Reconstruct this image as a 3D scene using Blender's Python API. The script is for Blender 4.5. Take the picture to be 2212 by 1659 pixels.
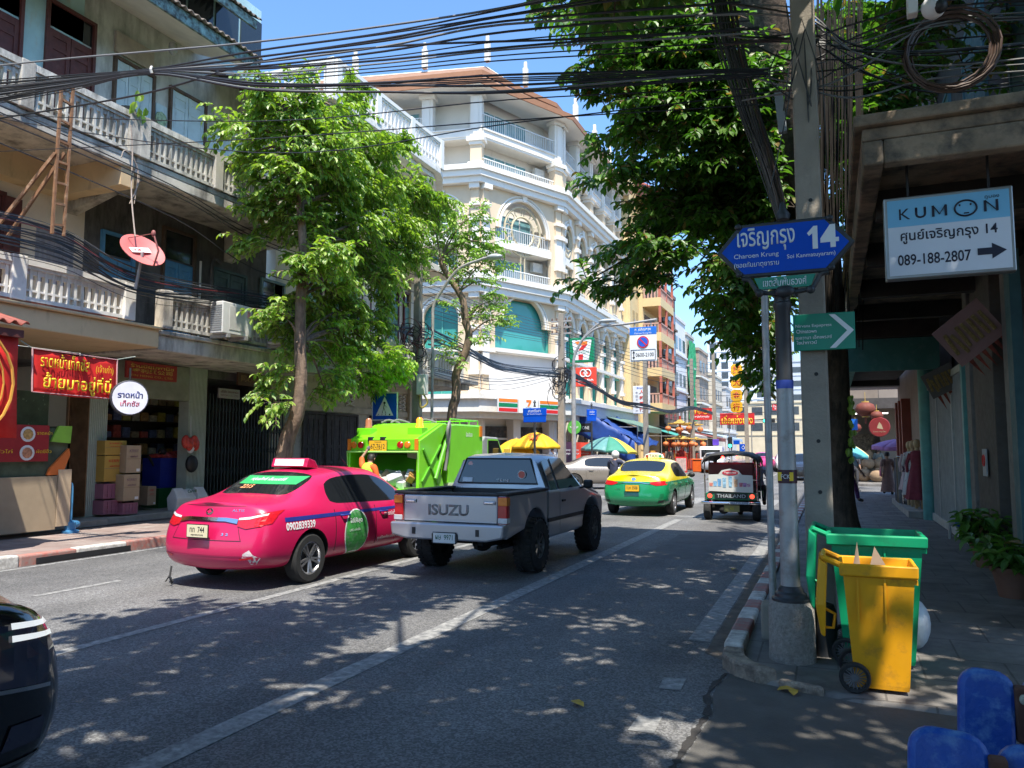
import bpy, bmesh, math, random
from math import sin, cos, pi, radians, sqrt, atan2
from mathutils import Vector, Matrix, Euler, noise
from mathutils.bvhtree import BVHTree

for o in list(bpy.data.objects): bpy.data.objects.remove(o)
S = bpy.context.scene
COL = S.collection

# ------------------------------------------------------------------ camera, sky, sun, exposure
EYE = Vector((0, 0, 1.75)); PITCH = radians(4.83); YAW = radians(22.455); FPX = 1661.0
cd = bpy.data.cameras.new('camera'); cam = bpy.data.objects.new('camera', cd); COL.objects.link(cam)
cam.location = EYE; cam.rotation_euler = (pi/2 + PITCH, 0, YAW)
cd.sensor_width = 36; cd.lens = 36*FPX/2212; cd.clip_start = .05; cd.clip_end = 3000
S.camera = cam
SUN = Vector((.25, -.39, 1)).normalized()
W = bpy.data.worlds.new('World'); S.world = W; W.use_nodes = True
nt = W.node_tree; bg = nt.nodes['Background']
sky = nt.nodes.new('ShaderNodeTexSky'); sky.sky_type = 'NISHITA'; sky.sun_disc = False
sky.sun_elevation = math.asin(SUN.z); sky.sun_rotation = atan2(SUN.x, SUN.y)
sky.air_density = 1.0; sky.dust_density = .6; sky.ozone_density = 3.5
tint = nt.nodes.new('ShaderNodeMix'); tint.data_type = 'RGBA'; tint.blend_type = 'MULTIPLY'; tint.inputs[0].default_value = 1; tint.inputs[7].default_value = (.8, .99, 1.12, 1)
nt.links.new(sky.outputs[0], tint.inputs[6]); nt.links.new(tint.outputs[2], bg.inputs[0]); bg.inputs[1].default_value = .15
sl = bpy.data.lights.new('sun', 'SUN'); sl.energy = 4.4; sl.angle = radians(.53); sl.color = (1, .94, .83)
so = bpy.data.objects.new('sun', sl); COL.objects.link(so); so.location = (10, -20, 40)
so.rotation_euler = SUN.to_track_quat('Z', 'Y').to_euler()
S.view_settings.view_transform = 'Standard'; S.view_settings.look = 'None'
S.view_settings.gamma = 1; S.view_settings.exposure = 1.02
S.cycles.max_bounces = 6; S.cycles.transparent_max_bounces = 12; S.cycles.diffuse_bounces = 3
S.cycles.caustics_reflective = False; S.cycles.caustics_refractive = False
S.cycles.sample_clamp_indirect = 6

# ------------------------------------------------------------------ where a line of sight meets the real planes of the street
CF = Vector((-sin(YAW)*cos(PITCH), cos(YAW)*cos(PITCH), sin(PITCH))); CR = Vector((cos(YAW), sin(YAW), 0)); CU = CR.cross(CF)
def ray(u, v): return CF + CR*((u-1106)/FPX) - CU*((v-829.5)/FPX)
def GZ(u, v, z=0): d = ray(u, v); return EYE + d*((z-EYE.z)/d.z)
def AX(u, v, X): d = ray(u, v); return EYE + d*(X/d.x)
def AY(u, v, Y): d = ray(u, v); return EYE + d*(Y/d.y)
def AP(u, v, A, B):                                  # on the upright plane through A and B
    n = Vector((B[1]-A[1], A[0]-B[0], 0)); d = ray(u, v)
    return EYE + d*((Vector((A[0], A[1], 0))-EYE).dot(n)/d.dot(n))
def AD(u, v, D): return EYE + ray(u, v)*D
def yX(u, X, v=900): return AX(u, v, X).y
def zX(u, v, X): return AX(u, v, X).z

# ------------------------------------------------------------------ materials
MATS = {}
def M(name, col=(.5, .5, .5), rough=.6, metal=0., var=.12, scale=3., bump=0., bscale=40., col2=None, amt=.5, streak=0., spec=.5, coat=0., trans=0., emit=None, es=1., thick=False, sharp=.12):
    if name in MATS: return MATS[name]
    m = bpy.data.materials.new(name); m.use_nodes = True; MATS[name] = m
    t = m.node_tree; N = t.nodes; L = t.links; b = N['Principled BSDF']
    b.inputs['Roughness'].default_value = rough; b.inputs['Metallic'].default_value = metal
    b.inputs['Specular IOR Level'].default_value = spec; b.inputs['Coat Weight'].default_value = coat
    b.inputs['Coat Roughness'].default_value = .06
    if trans: b.inputs['Transmission Weight'].default_value = trans
    tc = N.new('ShaderNodeTexCoord')
    def nz(sc, det=5., vec=None, r=.6):
        n = N.new('ShaderNodeTexNoise'); n.inputs['Scale'].default_value = sc; n.inputs['Detail'].default_value = det; n.inputs['Roughness'].default_value = r
        L.new(vec or tc.outputs['Object'], n.inputs['Vector']); return n
    def mix(a, bb, f, mode='MIX'):
        x = N.new('ShaderNodeMix'); x.data_type = 'RGBA'; x.blend_type = mode
        for s, val in ((6, a), (7, bb)):
            if isinstance(val, tuple): x.inputs[s].default_value = (*val, 1)
            else: L.new(val, x.inputs[s])
        if isinstance(f, float): x.inputs[0].default_value = f
        else: L.new(f, x.inputs[0])
        return x.outputs[2]
    def ramp(src, p0, p1, c0=0., c1=1.):
        r = N.new('ShaderNodeMapRange'); r.inputs[1].default_value = p0; r.inputs[2].default_value = p1; r.inputs[3].default_value = c0; r.inputs[4].default_value = c1
        L.new(src, r.inputs[0]); return r.outputs[0]
    c = tuple(col)
    if var:
        n = nz(scale); lo = tuple(x*(1-var) for x in col); hi = tuple(min(1, x*(1+var)) for x in col)
        c = mix(lo, hi, ramp(n.outputs['Fac'], .3, .7))
    if col2:
        vec = None
        if streak:
            mp = N.new('ShaderNodeMapping'); mp.inputs['Scale'].default_value = (1, 1, streak); L.new(tc.outputs['Object'], mp.inputs['Vector']); vec = mp.outputs[0]
        n2 = nz(scale*1.7, 8., vec, .68)
        c = mix(c, tuple(col2), ramp(n2.outputs['Fac'], 1-amt-sharp, 1-amt+sharp))
    if isinstance(c, tuple): b.inputs['Base Color'].default_value = (*c, 1)
    else: L.new(c, b.inputs['Base Color'])
    if var:
        rn = nz(scale*2.3); L.new(ramp(rn.outputs['Fac'], .3, .7, max(.02, rough*.82), min(1, rough*1.15)), b.inputs['Roughness'])
    if bump:
        bn = nz(bscale, 6.); bp = N.new('ShaderNodeBump'); bp.inputs['Strength'].default_value = bump; bp.inputs['Distance'].default_value = .02
        L.new(bn.outputs['Fac'], bp.inputs['Height']); L.new(bp.outputs[0], b.inputs['Normal'])
    if emit: b.inputs['Emission Color'].default_value = (*emit, 1); b.inputs['Emission Strength'].default_value = es
    return m
def hx(s):                                           # a display colour as linear light
    r = [int(s[i:i+2], 16)/255 for i in (0, 2, 4)]
    return tuple(x/12.92 if x < .04 else ((x+.055)/1.055)**2.4 for x in r)
def leafmat(name, c1, c2, tr, brown=None):
    m = bpy.data.materials.new(name); m.use_nodes = True; t = m.node_tree; N = t.nodes; L = t.links
    b = N['Principled BSDF']; b.inputs['Roughness'].default_value = .42; b.inputs['Specular IOR Level'].default_value = .35
    g = N.new('ShaderNodeNewGeometry'); r = N.new('ShaderNodeValToRGB'); L.new(g.outputs['Random Per Island'], r.inputs[0])
    r.color_ramp.elements[0].color = (*c1, 1); r.color_ramp.elements[1].color = (*c2, 1); r.color_ramp.elements[1].position = .9
    if brown: e = r.color_ramp.elements.new(.97); e.color = (*brown, 1)
    L.new(r.outputs[0], b.inputs['Base Color'])
    tb = N.new('ShaderNodeBsdfTranslucent'); mx = N.new('ShaderNodeMix'); mx.data_type = 'RGBA'; mx.blend_type = 'MULTIPLY'; mx.inputs[0].default_value = 1
    L.new(r.outputs[0], mx.inputs[6]); mx.inputs[7].default_value = (*tr, 1); L.new(mx.outputs[2], tb.inputs[0])
    ad = N.new('ShaderNodeAddShader'); L.new(b.outputs[0], ad.inputs[0]); L.new(tb.outputs[0], ad.inputs[1]); L.new(ad.outputs[0], N['Material Output'].inputs[0])
    return m

# ------------------------------------------------------------------ things and parts
def tag(o, label=None, cat=None, group=None, kind=None):
    if label: o['label'] = label
    if cat: o['category'] = cat
    if group: o['group'] = group
    if kind: o['kind'] = kind
    return o
def thing(name, label, cat, loc=(0, 0, 0), rz=0, group=None, rot=None):
    o = bpy.data.objects.new(name, None); COL.objects.link(o); o.location = loc; o.empty_display_size = .2
    o.rotation_euler = rot or (0, 0, radians(rz))
    return tag(o, label, cat, group)
def link(name, me, parent=None, mats=()):
    o = bpy.data.objects.new(name, me); COL.objects.link(o)
    for m in (mats if isinstance(mats, (list, tuple)) else [mats]): me.materials.append(m)
    if parent: o.parent = parent
    return o
def copy_tree(o, parent=None):
    c = o.copy(); COL.objects.link(c)
    if parent: c.parent = parent
    for ch in [x for x in o.children]: copy_tree(ch, c)
    return c
V = Vector
class MB:
    def __init__(s): s.v = []; s.f = []; s.m = []; s.mi = 0
    def add(s, vs, fs):
        o = len(s.v); s.v += [tuple(x) for x in vs]; s.f += [tuple(i+o for i in f) for f in fs]; s.m += [s.mi]*len(fs); return s
    def box(s, x0, y0, z0, x1, y1, z1):
        return s.add([(x, y, z) for z in (z0, z1) for y in (y0, y1) for x in (x0, x1)], [(0, 2, 3, 1), (4, 5, 7, 6), (0, 1, 5, 4), (2, 6, 7, 3), (0, 4, 6, 2), (1, 3, 7, 5)])
    def obox(s, c, d, rot=(0, 0, 0), mat=None):
        R = mat or Euler([radians(a) for a in rot]).to_matrix(); c = V(c)
        vs = [c + R @ V((x*d[0]/2, y*d[1]/2, z*d[2]/2)) for z in (-1, 1) for y in (-1, 1) for x in (-1, 1)]
        return s.add(vs, [(0, 2, 3, 1), (4, 5, 7, 6), (0, 1, 5, 4), (2, 6, 7, 3), (0, 4, 6, 2), (1, 3, 7, 5)])
    def bar(s, p, q, w, h=None):
        p = V(p); q = V(q); d = q-p; R = d.to_track_quat('Y', 'Z').to_matrix()
        return s.obox((p+q)/2, (w, d.length, h or w), mat=R)
    def prism(s, poly, ax, a, b):
        f = {'x': lambda p, t: (t, p[0], p[1]), 'y': lambda p, t: (p[0], t, p[1]), 'z': lambda p, t: (p[0], p[1], t)}[ax]
        n = len(poly); A = sum(poly[i][0]*poly[(i+1) % n][1]-poly[(i+1) % n][0]*poly[i][1] for i in range(n))
        if (A > 0) == (ax == 'y'): poly = poly[::-1]
        if a > b: a, b = b, a
        vs = [f(p, a) for p in poly]+[f(p, b) for p in poly]
        return s.add(vs, [tuple(range(n))[::-1], tuple(range(n, 2*n))]+[(i, (i+1) % n, n+(i+1) % n, n+i) for i in range(n)])
    def loft(s, rings, cap=True, closed=True):
        n = len(rings[0]); vs = [p for r in rings for p in r]; fs = []
        for k in range(len(rings)-1):
            for i in range(n if closed else n-1): j = (i+1) % n; fs.append((k*n+i, k*n+j, (k+1)*n+j, (k+1)*n+i))
        if cap: fs += [tuple(range(n))[::-1], tuple(range((len(rings)-1)*n, len(rings)*n))]
        return s.add(vs, fs)
    def tube(s, pts, r, n=6, cap=True):
        pts = [V(p) for p in pts]; rings = []; up = None
        for k, p in enumerate(pts):
            d = (pts[min(k+1, len(pts)-1)]-pts[max(k-1, 0)]).normalized()
            if up is None: up = d.orthogonal().normalized()
            up = (up-d*up.dot(d)).normalized(); sd = d.cross(up); rr = r[k] if isinstance(r, (list, tuple)) else r
            rings.append([p+up*(cos(a)*rr)+sd*(sin(a)*rr) for a in [2*pi*i/n for i in range(n)]])
        return s.loft(rings, cap)
    def lathe(s, prof, c=(0, 0, 0), n=16, R=None, cap=True):
        c = V(c); rings = []
        for r, z in prof:
            ring = [V((cos(2*pi*i/n)*r, sin(2*pi*i/n)*r, z)) for i in range(n)]
            rings.append([c+(R @ p if R else p) for p in ring])
        return s.loft(rings, cap)
    def cyl(s, p, q, r, r2=None, n=12): return s.tube([p, q], [r, r if r2 is None else r2], n)
    def ell(s, c, r, n=12, m=8, R=None):
        prof = [(max(.001, sin(pi*k/m)), -cos(pi*k/m)) for k in range(m+1)]; c = V(c); rings = []
        for a, z in prof:
            ring = [V((cos(2*pi*i/n)*a*r[0], sin(2*pi*i/n)*a*r[1], z*r[2])) for i in range(n)]
            rings.append([c+(R @ p if R else p) for p in ring])
        return s.loft(rings)
    def sheet(s, P):                                  # grid of points
        n = len(P[0]); return s.add([p for r in P for p in r], [(k*n+i, k*n+i+1, (k+1)*n+i+1, (k+1)*n+i) for k in range(len(P)-1) for i in range(n-1)])
    def build(s, name, mat, parent=None, smooth=None, bevel=0., sub=0, thick=0., label=None):
        me = bpy.data.meshes.new(name); me.from_pydata(s.v, [], s.f)
        o = link(name, me, parent, mat)
        if any(s.m): me.polygons.foreach_set('material_index', s.m)
        if smooth:
            me.polygons.foreach_set('use_smooth', [True]*len(me.polygons)); me.set_sharp_from_angle(angle=radians(smooth))
        if thick: k = o.modifiers.new('t', 'SOLIDIFY'); k.thickness = thick; k.offset = 0
        if bevel: k = o.modifiers.new('b', 'BEVEL'); k.width = bevel; k.segments = 2; k.limit_method = 'ANGLE'; k.angle_limit = radians(40); k.use_clamp_overlap = True
        if sub: k = o.modifiers.new('s', 'SUBSURF'); k.levels = k.render_levels = sub
        if label: o['label'] = label
        return o
def struct(name, mb, mat, **k): return tag(mb.build(name, mat, **k), kind='structure')
def arc(c, r, a0, a1, n): return [(c[0]+cos(radians(a0+(a1-a0)*i/n))*r, c[1]+sin(radians(a0+(a1-a0)*i/n))*r) for i in range(n+1)]
def spline(P, n=8):                                   # smooth curve through points
    P = [V(p) for p in P]; out = []
    for i in range(len(P)-1):
        a = P[max(i-1, 0)]; b = P[i]; c = P[i+1]; d = P[min(i+2, len(P)-1)]
        for k in range(n):
            t = k/n; out.append(.5*((2*b)+(c-a)*t+(2*a-5*b+4*c-d)*t*t+(3*b-a-3*c+d)*t**3))
    return out+[P[-1]]
def text_mesh(s, w, h=None, bold=0., ext=.0015, ls=1., keep=False):
    cu = bpy.data.curves.new('lettering', 'FONT'); cu.body = s; cu.size = 1; cu.offset = 0 if any(q in s for q in 'MAVWXKN') else bold; cu.space_character = ls; cu.resolution_u = 3
    o = bpy.data.objects.new('lettering', cu); COL.objects.link(o); bpy.context.view_layer.update()
    dg = bpy.context.evaluated_depsgraph_get(); me = bpy.data.meshes.new_from_object(o.evaluated_get(dg))
    bpy.data.objects.remove(o); bpy.data.curves.remove(cu)
    if not len(me.vertices): return None
    xs = [v.co.x for v in me.vertices]; ys = [v.co.y for v in me.vertices]
    kx = w/(max(xs)-min(xs)) if w else None; ky = h/max(1e-6, (max(ys)-min(ys))) if h else kx
    if kx is None: kx = ky
    if keep: kx = ky = min(kx, ky)
    cx = (max(xs)+min(xs))/2; cy = (max(ys)+min(ys))/2
    for v in me.vertices: v.co = ((v.co.x-cx)*kx, 0, (v.co.y-cy)*ky)
    if ext:
        bm = bmesh.new(); bm.from_mesh(me); g = bmesh.ops.extrude_face_region(bm, geom=bm.faces[:])
        bmesh.ops.translate(bm, verts=[x for x in g['geom'] if isinstance(x, bmesh.types.BMVert)], vec=(0, -ext, 0)); bm.to_mesh(me); bm.free()
    return me
def text(s, x, y, z, w, h, mat, parent, bold=0., name='lettering', rz=0, ext=.0015, ls=1., keep=False, tilt=0):
    me = text_mesh(s, w, h, bold, ext, ls, keep)
    if me is None: return None
    o = link(name, me, parent, mat); o.location = (x, y, z); o.rotation_euler = (0, radians(tilt), radians(rz)); return o
def W_(o):                                            # mesh was written in street coordinates: keep it there under its thing
    p = o.parent; o.matrix_parent_inverse = Matrix.LocRotScale(p.location, p.rotation_euler, None).inverted(); return o
# ------------------------------------------------------------------ ground, road, pavements
asph = M('asphalt', (.135, .133, .132), .82, var=.22, scale=.5, bump=.5, bscale=95, col2=(.075, .075, .078), amt=.33, sharp=.2)
def asphalt_detail(m):
    t = m.node_tree; N = t.nodes; L = t.links; b = N['Principled BSDF']; src = b.inputs['Base Color'].links[0].from_socket
    tc = N.new('ShaderNodeTexCoord'); v = N.new('ShaderNodeTexVoronoi'); v.inputs['Scale'].default_value = 75; L.new(tc.outputs['Object'], v.inputs['Vector'])
    mr = N.new('ShaderNodeMapRange'); mr.inputs[1].default_value = .25; mr.inputs[2].default_value = .95; mr.inputs[3].default_value = .62; mr.inputs[4].default_value = 1.5
    sp = N.new('ShaderNodeSeparateColor'); L.new(v.outputs['Color'], sp.inputs[0]); L.new(sp.outputs[0], mr.inputs[0])
    mp = N.new('ShaderNodeMapping'); mp.inputs['Scale'].default_value = (1.1, .05, 1); L.new(tc.outputs['Object'], mp.inputs[0])
    n = N.new('ShaderNodeTexNoise'); n.inputs['Scale'].default_value = 1.; n.inputs['Detail'].default_value = 3; L.new(mp.outputs[0], n.inputs['Vector'])
    m2 = N.new('ShaderNodeMapRange'); m2.inputs[1].default_value = .35; m2.inputs[2].default_value = .65; m2.inputs[3].default_value = .8; m2.inputs[4].default_value = 1.18; L.new(n.outputs['Fac'], m2.inputs[0])
    mu = N.new('ShaderNodeMath'); mu.operation = 'MULTIPLY'; L.new(mr.outputs[0], mu.inputs[0]); L.new(m2.outputs[0], mu.inputs[1])
    x = N.new('ShaderNodeMix'); x.data_type = 'RGBA'; x.blend_type = 'MULTIPLY'; x.inputs[0].default_value = 1; L.new(src, x.inputs[6]); L.new(mu.outputs[0], x.inputs[7])
    L.new(x.outputs[2], b.inputs['Base Color'])
asphalt_detail(asph)
earth = M('earth', (.2, .18, .16), .9)
struct('ground', MB().add([(-1500, -500, -.06), (1500, -500, -.06), (1500, 2500, -.06), (-1500, 2500, -.06)], [(0, 1, 2, 3)]), earth)
struct('road', MB().add([(-90, -40, 0), (90, -40, 0), (90, 420, 0), (-90, 420, 0)], [(0, 1, 2, 3)]), asph)
paint = M('road_paint', (.34, .335, .32), .75, var=.15, scale=8, col2=(.15, .15, .15), amt=.52, sharp=.12)
def strip(x, w, y0, y1): return MB().add([(x-w/2, y0, .004), (x+w/2, y0, .004), (x+w/2, y1, .004), (x-w/2, y1, .004)], [(0, 1, 2, 3)])
mk = MB()
for x, w, y0, y1 in ((-3.56, .2, -6, 19.5), (-6.2, .13, -6, 19.5), (-1.17, .2, 7.3, 19), (-11.05, .1, -10, 16), (-3.56, .15, 40, 90), (-6.2, .13, 40, 90)):
    mk.add(*[(lambda s: (s.v, s.f))(strip(x, w, y0, y1))][0])
for k in range(9): s = strip(-8.82, .11, -10.3+k*3.35, -9.1+k*3.35); mk.add(s.v, s.f)
for k in range(14): s = strip(-8.9+0*k, .11, 42+k*4., 43.5+k*4.); mk.add(s.v, s.f)
s = strip(0, 1, 0, 1); mk.add([(-6, 20.3, .004), (-1.2, 20.3, .004), (-1.2, 20.6, .004), (-6, 20.6, .004)], [(0, 1, 2, 3)])
for k in range(8): mk.add([(-10.6+k*1.2, 25.2, .004), (-10.05+k*1.2, 25.2, .004), (-10.05+k*1.2, 28.2, .004), (-10.6+k*1.2, 28.2, .004)], [(0, 1, 2, 3)])
for q in (((1265, 970), (1310, 875), (1510, 885), (1455, 988)), ((1000, 1330), (1090, 1205), (1300, 1215), (1225, 1362))):
    mk.add([GZ((2016+u/2.194)*.5486, (2268+v/2.194)*.5486, .004) for u, v in q], [(0, 3, 2, 1)])
struct('lane_markings', mk, paint)
patch = M('asphalt_patch', (.05, .05, .052), .9, var=.3, scale=6, bump=.6, bscale=60)
ck = MB()                                             # the tarred crack by the kerb corner
cl = [GZ((2016+u/2.194)*.5486, (2268+v/2.194)*.5486, .004) for u, v in ((1850, 840), (1790, 900), (1730, 960), (1690, 1040), (1700, 1130), (1680, 1210), (1620, 1290), (1570, 1380), (1500, 1480), (1440, 1580), (1380, 1670), (1330, 1760))]
rnd = random.Random(4); pl = []; pr = []
for k, p in enumerate(spline(cl, 5)): w = .008+.03*rnd.random(); pl.append(p+V((-w, 0, 0))); pr.append(p+V((w*.8, 0, 0)))
ck.sheet([pl, pr]); sl_ = [cl[0]+V((.03, 0, 0))]+[p+V((.03, 0, 0)) for p in cl[1:]]; sl_ = [V((p.x, p.y, .003)) for p in sl_]
struct('side_lane', MB().add(sl_+[V((cl[-1].x, -8, .003)), V((9, -8, .003)), V((9, 5.8, .003)), V((2.2, 5.88, .003)), V((.1, 6.03, .003)), V((-.5, 6.25, .003))], [tuple(range(len(sl_)+6))]), M('lane_asphalt', (.1, .094, .086), .88, var=.2, scale=1.1, bump=.5, bscale=70, col2=(.06, .056, .05), amt=.4, sharp=.2))
struct('gutter', MB().add([(-1.06, 6.9, .0025), (-.87, 6.7, .0025), (-.87, 31, .0025), (-1.0, 31, .0025)], [(0, 1, 2, 3)]), M('gutter_dirt', (.14, .115, .09), .95, var=.3, scale=3, bump=.6, bscale=40, col2=(.07, .06, .05), amt=.45))
rp = MB()
for x0, x1, y0, y1 in ((-9.9, -9.0, 10.2, 13.5), (-2.9, -1.9, 12.5, 16.2), (-7.9, -6.9, 1.2, 3.6)): rp.add([(x0, y0, .0022), (x1, y0+.05, .0022), (x1+.04, y1, .0022), (x0-.03, y1-.06, .0022)], [(0, 1, 2, 3)])
struct('road_patch', rp, M('patch_asphalt', (.11, .108, .107), .85, var=.15, scale=2, bump=.5, bscale=80))
struct('road_crack', ck, M('tar', (.035, .032, .03), .95, bump=.8, bscale=50))
# pavements
brick = M('left_paving', (.27, .2, .18), .85, var=.18, scale=1.2, bump=.2, bscale=60, col2=(.38, .33, .3), amt=.4)
tile = M('right_paving', (.2, .185, .17), .8, var=.25, scale=1.5, bump=.25, bscale=50, col2=(.11, .1, .095), amt=.42)
def joints(m, sx, sy, dark=.55):
    t = m.node_tree; N = t.nodes; L = t.links; b = N['Principled BSDF']; src = b.inputs['Base Color'].links[0].from_socket
    tc = N.new('ShaderNodeTexCoord'); bk = N.new('ShaderNodeTexBrick'); bk.inputs['Scale'].default_value = 1; bk.inputs['Brick Width'].default_value = sx; bk.inputs['Row Height'].default_value = sy
    bk.inputs['Mortar Size'].default_value = .008; bk.inputs['Color1'].default_value = (1, 1, 1, 1); bk.inputs['Color2'].default_value = (.8, .8, .8, 1); bk.inputs['Mortar'].default_value = (dark, dark, dark, 1)
    L.new(tc.outputs['Object'], bk.inputs['Vector']); x = N.new('ShaderNodeMix'); x.data_type = 'RGBA'; x.blend_type = 'MULTIPLY'; x.inputs[0].default_value = 1
    L.new(src, x.inputs[6]); L.new(bk.outputs['Color'], x.inputs[7]); L.new(x.outputs[2], b.inputs['Base Color'])
joints(brick, .3, .3, .6); joints(tile, .6, .6, .5)
struct('left_pavement', MB().box(-15.4, -30, -.05, -11.42, 27.2, .14), brick)
struct('far_pavement', MB().prism([(-11.42, 40), (-13.5, 38.4), (-40, 34.5), (-40, 48), (-15, 48), (-15, 130), (-11.42, 130)], 'z', -.05, .14), brick)
rk = MB(); rk.prism([(-.72, 8.4), (9, 8.4), (9, 31), (-.72, 31)], 'z', -.05, .12); rk.add([(-.72, 6.5, .05), (-.5, 6.2, .035), (.1, 6.0, .03), (2.2, 5.85, .03), (9, 5.7, .03), (9, 8.4, .12), (-.72, 8.4, .12), (-.5, 6.15, -.02), (.1, 5.95, -.02), (2.2, 5.8, -.02), (9, 5.65, -.02)], [(0, 1, 2, 3, 4, 5, 6), (1, 7, 8, 2), (2, 8, 9, 3), (3, 9, 10, 4)]); rk.prism([(-.7, 40), (40, 40), (40, 120), (-.7, 120)], 'z', -.05, .12)
struct('right_pavement', rk, tile, bevel=.02)
kw = M('kerb_white', (.6, .57, .52), .8, var=.15, scale=6, col2=(.3, .27, .24), amt=.46); kr = M('kerb_red', (.4, .13, .1), .8, var=.2, scale=6, col2=(.3, .21, .18), amt=.5)
kc = M('kerb_stone', (.36, .29, .22), .95, var=.3, scale=6, bump=1., bscale=22, col2=(.15, .12, .095), amt=.48)
kb = MB()
def kerb_line(x0, x1, y0, y1, st, h):
    k = 0; y = y0
    while y < y1:
        kb.mi = k % 2; kb.box(x0, y+.004, -.03, x1, y+st-.004, h+.006*((k*7) % 3)); y += st; k += 1
kerb_line(-11.42, -11.22, -12, 27.2, .95, .16); kerb_line(-11.42, -11.22, 40, 100, 1., .16)
kerb_line(-.88, -.72, 6.75, 31, .5, .15); kerb_line(-.88, -.7, 40, 110, 1., .15)
kb.mi = 2; kb.prism([(-.88, 6.75), (-.86, 6.5), (-.74, 6.3), (-.55, 6.16), (-.42, 6.2), (-.6, 6.36), (-.68, 6.52), (-.72, 6.75)], 'z', -.03, .12)
kb.mi = 2; kb.prism([(-.42, 6.13), (-.1, 6.02), (-.1, 6.1), (-.4, 6.2)], 'z', -.03, .06)
struct('kerb', kb, [kw, kr, kc], bevel=.025)

# ------------------------------------------------------------------ shophouses on the left
conc = M('concrete', (.54, .5, .43), .9, var=.2, scale=1.2, bump=.3, bscale=25, col2=(.08, .072, .065), amt=.42, streak=.25)
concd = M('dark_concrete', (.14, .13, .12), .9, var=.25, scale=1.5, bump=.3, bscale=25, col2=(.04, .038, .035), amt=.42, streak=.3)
cream = M('cream_render', (.72, .62, .49), .85, var=.06, scale=1.2, col2=(.36, .29, .22), amt=.25, streak=.3)
beige = M('beige_slab', (.62, .46, .27), .8, var=.08, scale=2, col2=(.3, .22, .14), amt=.3, streak=.3)
teal = M('pale_teal', (.38, .56, .58), .85, var=.12, scale=2, col2=(.42, .4, .33), amt=.33, streak=.35)
pblue = M('pale_blue', (.52, .64, .7), .7, var=.1, scale=3, col2=(.22, .26, .28), amt=.3, streak=.3)
maroon = M('maroon_wood', (.1, .028, .024), .6, var=.25, scale=5, col2=(.17, .08, .06), amt=.3, streak=.3)
whitec = M('white_balustrade', (.74, .71, .65), .85, var=.1, scale=3, col2=(.3, .27, .23), amt=.33, streak=.3)
glassd = M('dark_glass', (.02, .026, .028), .08, var=0, spec=.8)
tileroof = M('roof_sheet', (.2, .16, .13), .85, var=.3, scale=4, col2=(.4, .37, .33), amt=.3)
blued = M('blue_door', (.09, .27, .45), .6, var=.15, scale=4, col2=(.2, .36, .46), amt=.3)
greend = M('green_shutter', (.14, .3, .24), .65, var=.15, scale=4, col2=(.3, .4, .34), amt=.3)
brown = M('brown_wood', (.1, .062, .04), .7, var=.3, scale=5, col2=(.18, .13, .09), amt=.35, streak=.2)
def balus(root, x, y0, y1, z0, z1, mat, step=.145, posts=2.35, ax='y', postmat=None):
    b = MB()
    def bx(a0, a1, d, za, zb):
        if ax == 'y': b.box(x-d, a0, za, x+d, a1, zb)
        else: b.box(a0, x-d, za, a1, x+d, zb)
    H = z1-z0; bx(y0, y1, .11, z1-.11, z1+.015); bx(y0, y1, .075, z1-.17, z1-.112); bx(y0, y1, .08, z0, z0+.07)
    bx(y0, y1, .045, z0+H*.24, z0+H*.29); n = int((y1-y0)/step)
    for k in range(n+1):
        a = y0+(y1-y0)*k/n; bx(a-.024, a+.024, .05, z0+.07, z1-.17)
        if k < n: a += step/2; bx(a-.047, a+.047, .03, z1-.26, z1-.171)
    b.build('balustrade', mat, root and root)
    W_(COL.objects[-1]); n = max(1, round((y1-y0)/posts))
    for k in range(n+1):
        a = y0+(y1-y0)*k/n; p = MB()
        if ax == 'y': p.box(x-.125, a-.13, z0-.02, x+.125, a+.13, z1+.03)
        else: p.box(a-.13, x-.125, z0-.02, a+.13, x+.125, z1+.03)
        W_(p.build('post', postmat or mat, root, bevel=.015))
def part(root, name, mb, mat, **k): return W_(mb.build(name, mat, root, **k))
def panel_door(root, X, y0, y1, z0, z1, mat, leaves=2, name='door', top=None, frame=None, out=.04, rows=(.45,)):
    fr = MB(); t = .07; fr.box(X-.05, y0-t, z0, X+out+.03, y0, z1+t).box(X-.05, y1, z0, X+out+.03, y1+t, z1+t).box(X-.05, y0, z1, X+out+.03, y1, z1+t)
    d = part(root, name, fr, frame or mat); zt = z1-(top or 0)
    if top: MB().box(X-.03, y0, zt+.05, X, y1, z1).build('pane', glassd, d)
    for k in range(leaves):
        a = y0+(y1-y0)*k/leaves+.01; c = y0+(y1-y0)*(k+1)/leaves-.01; lb = MB().box(X-.03, a, z0+.03, X+.012, c, zt)
        zz = [z0+.14]+[z0+(zt-z0)*r for r in rows]+[zt-.12]; m = min(.09, (c-a)*.2)
        for q0, q1 in ((a, a+m), (c-m, c)): lb.box(X+.0125, q0, z0+.04, X+.034, q1, zt-.01)      # raised stiles and rails round sunk panels
        for z in zz[:-1]: lb.box(X+.0125, a+m+.001, z-.05, X+.032, c-m-.001, z+.05)
        lb.box(X+.0125, a+m+.001, zt-.17, X+.032, c-m-.001, zt-.03); lb.build('leaf', mat, d)
    return d
XF, XS = -15.0, -13.0                                 # facade and balcony planes
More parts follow.
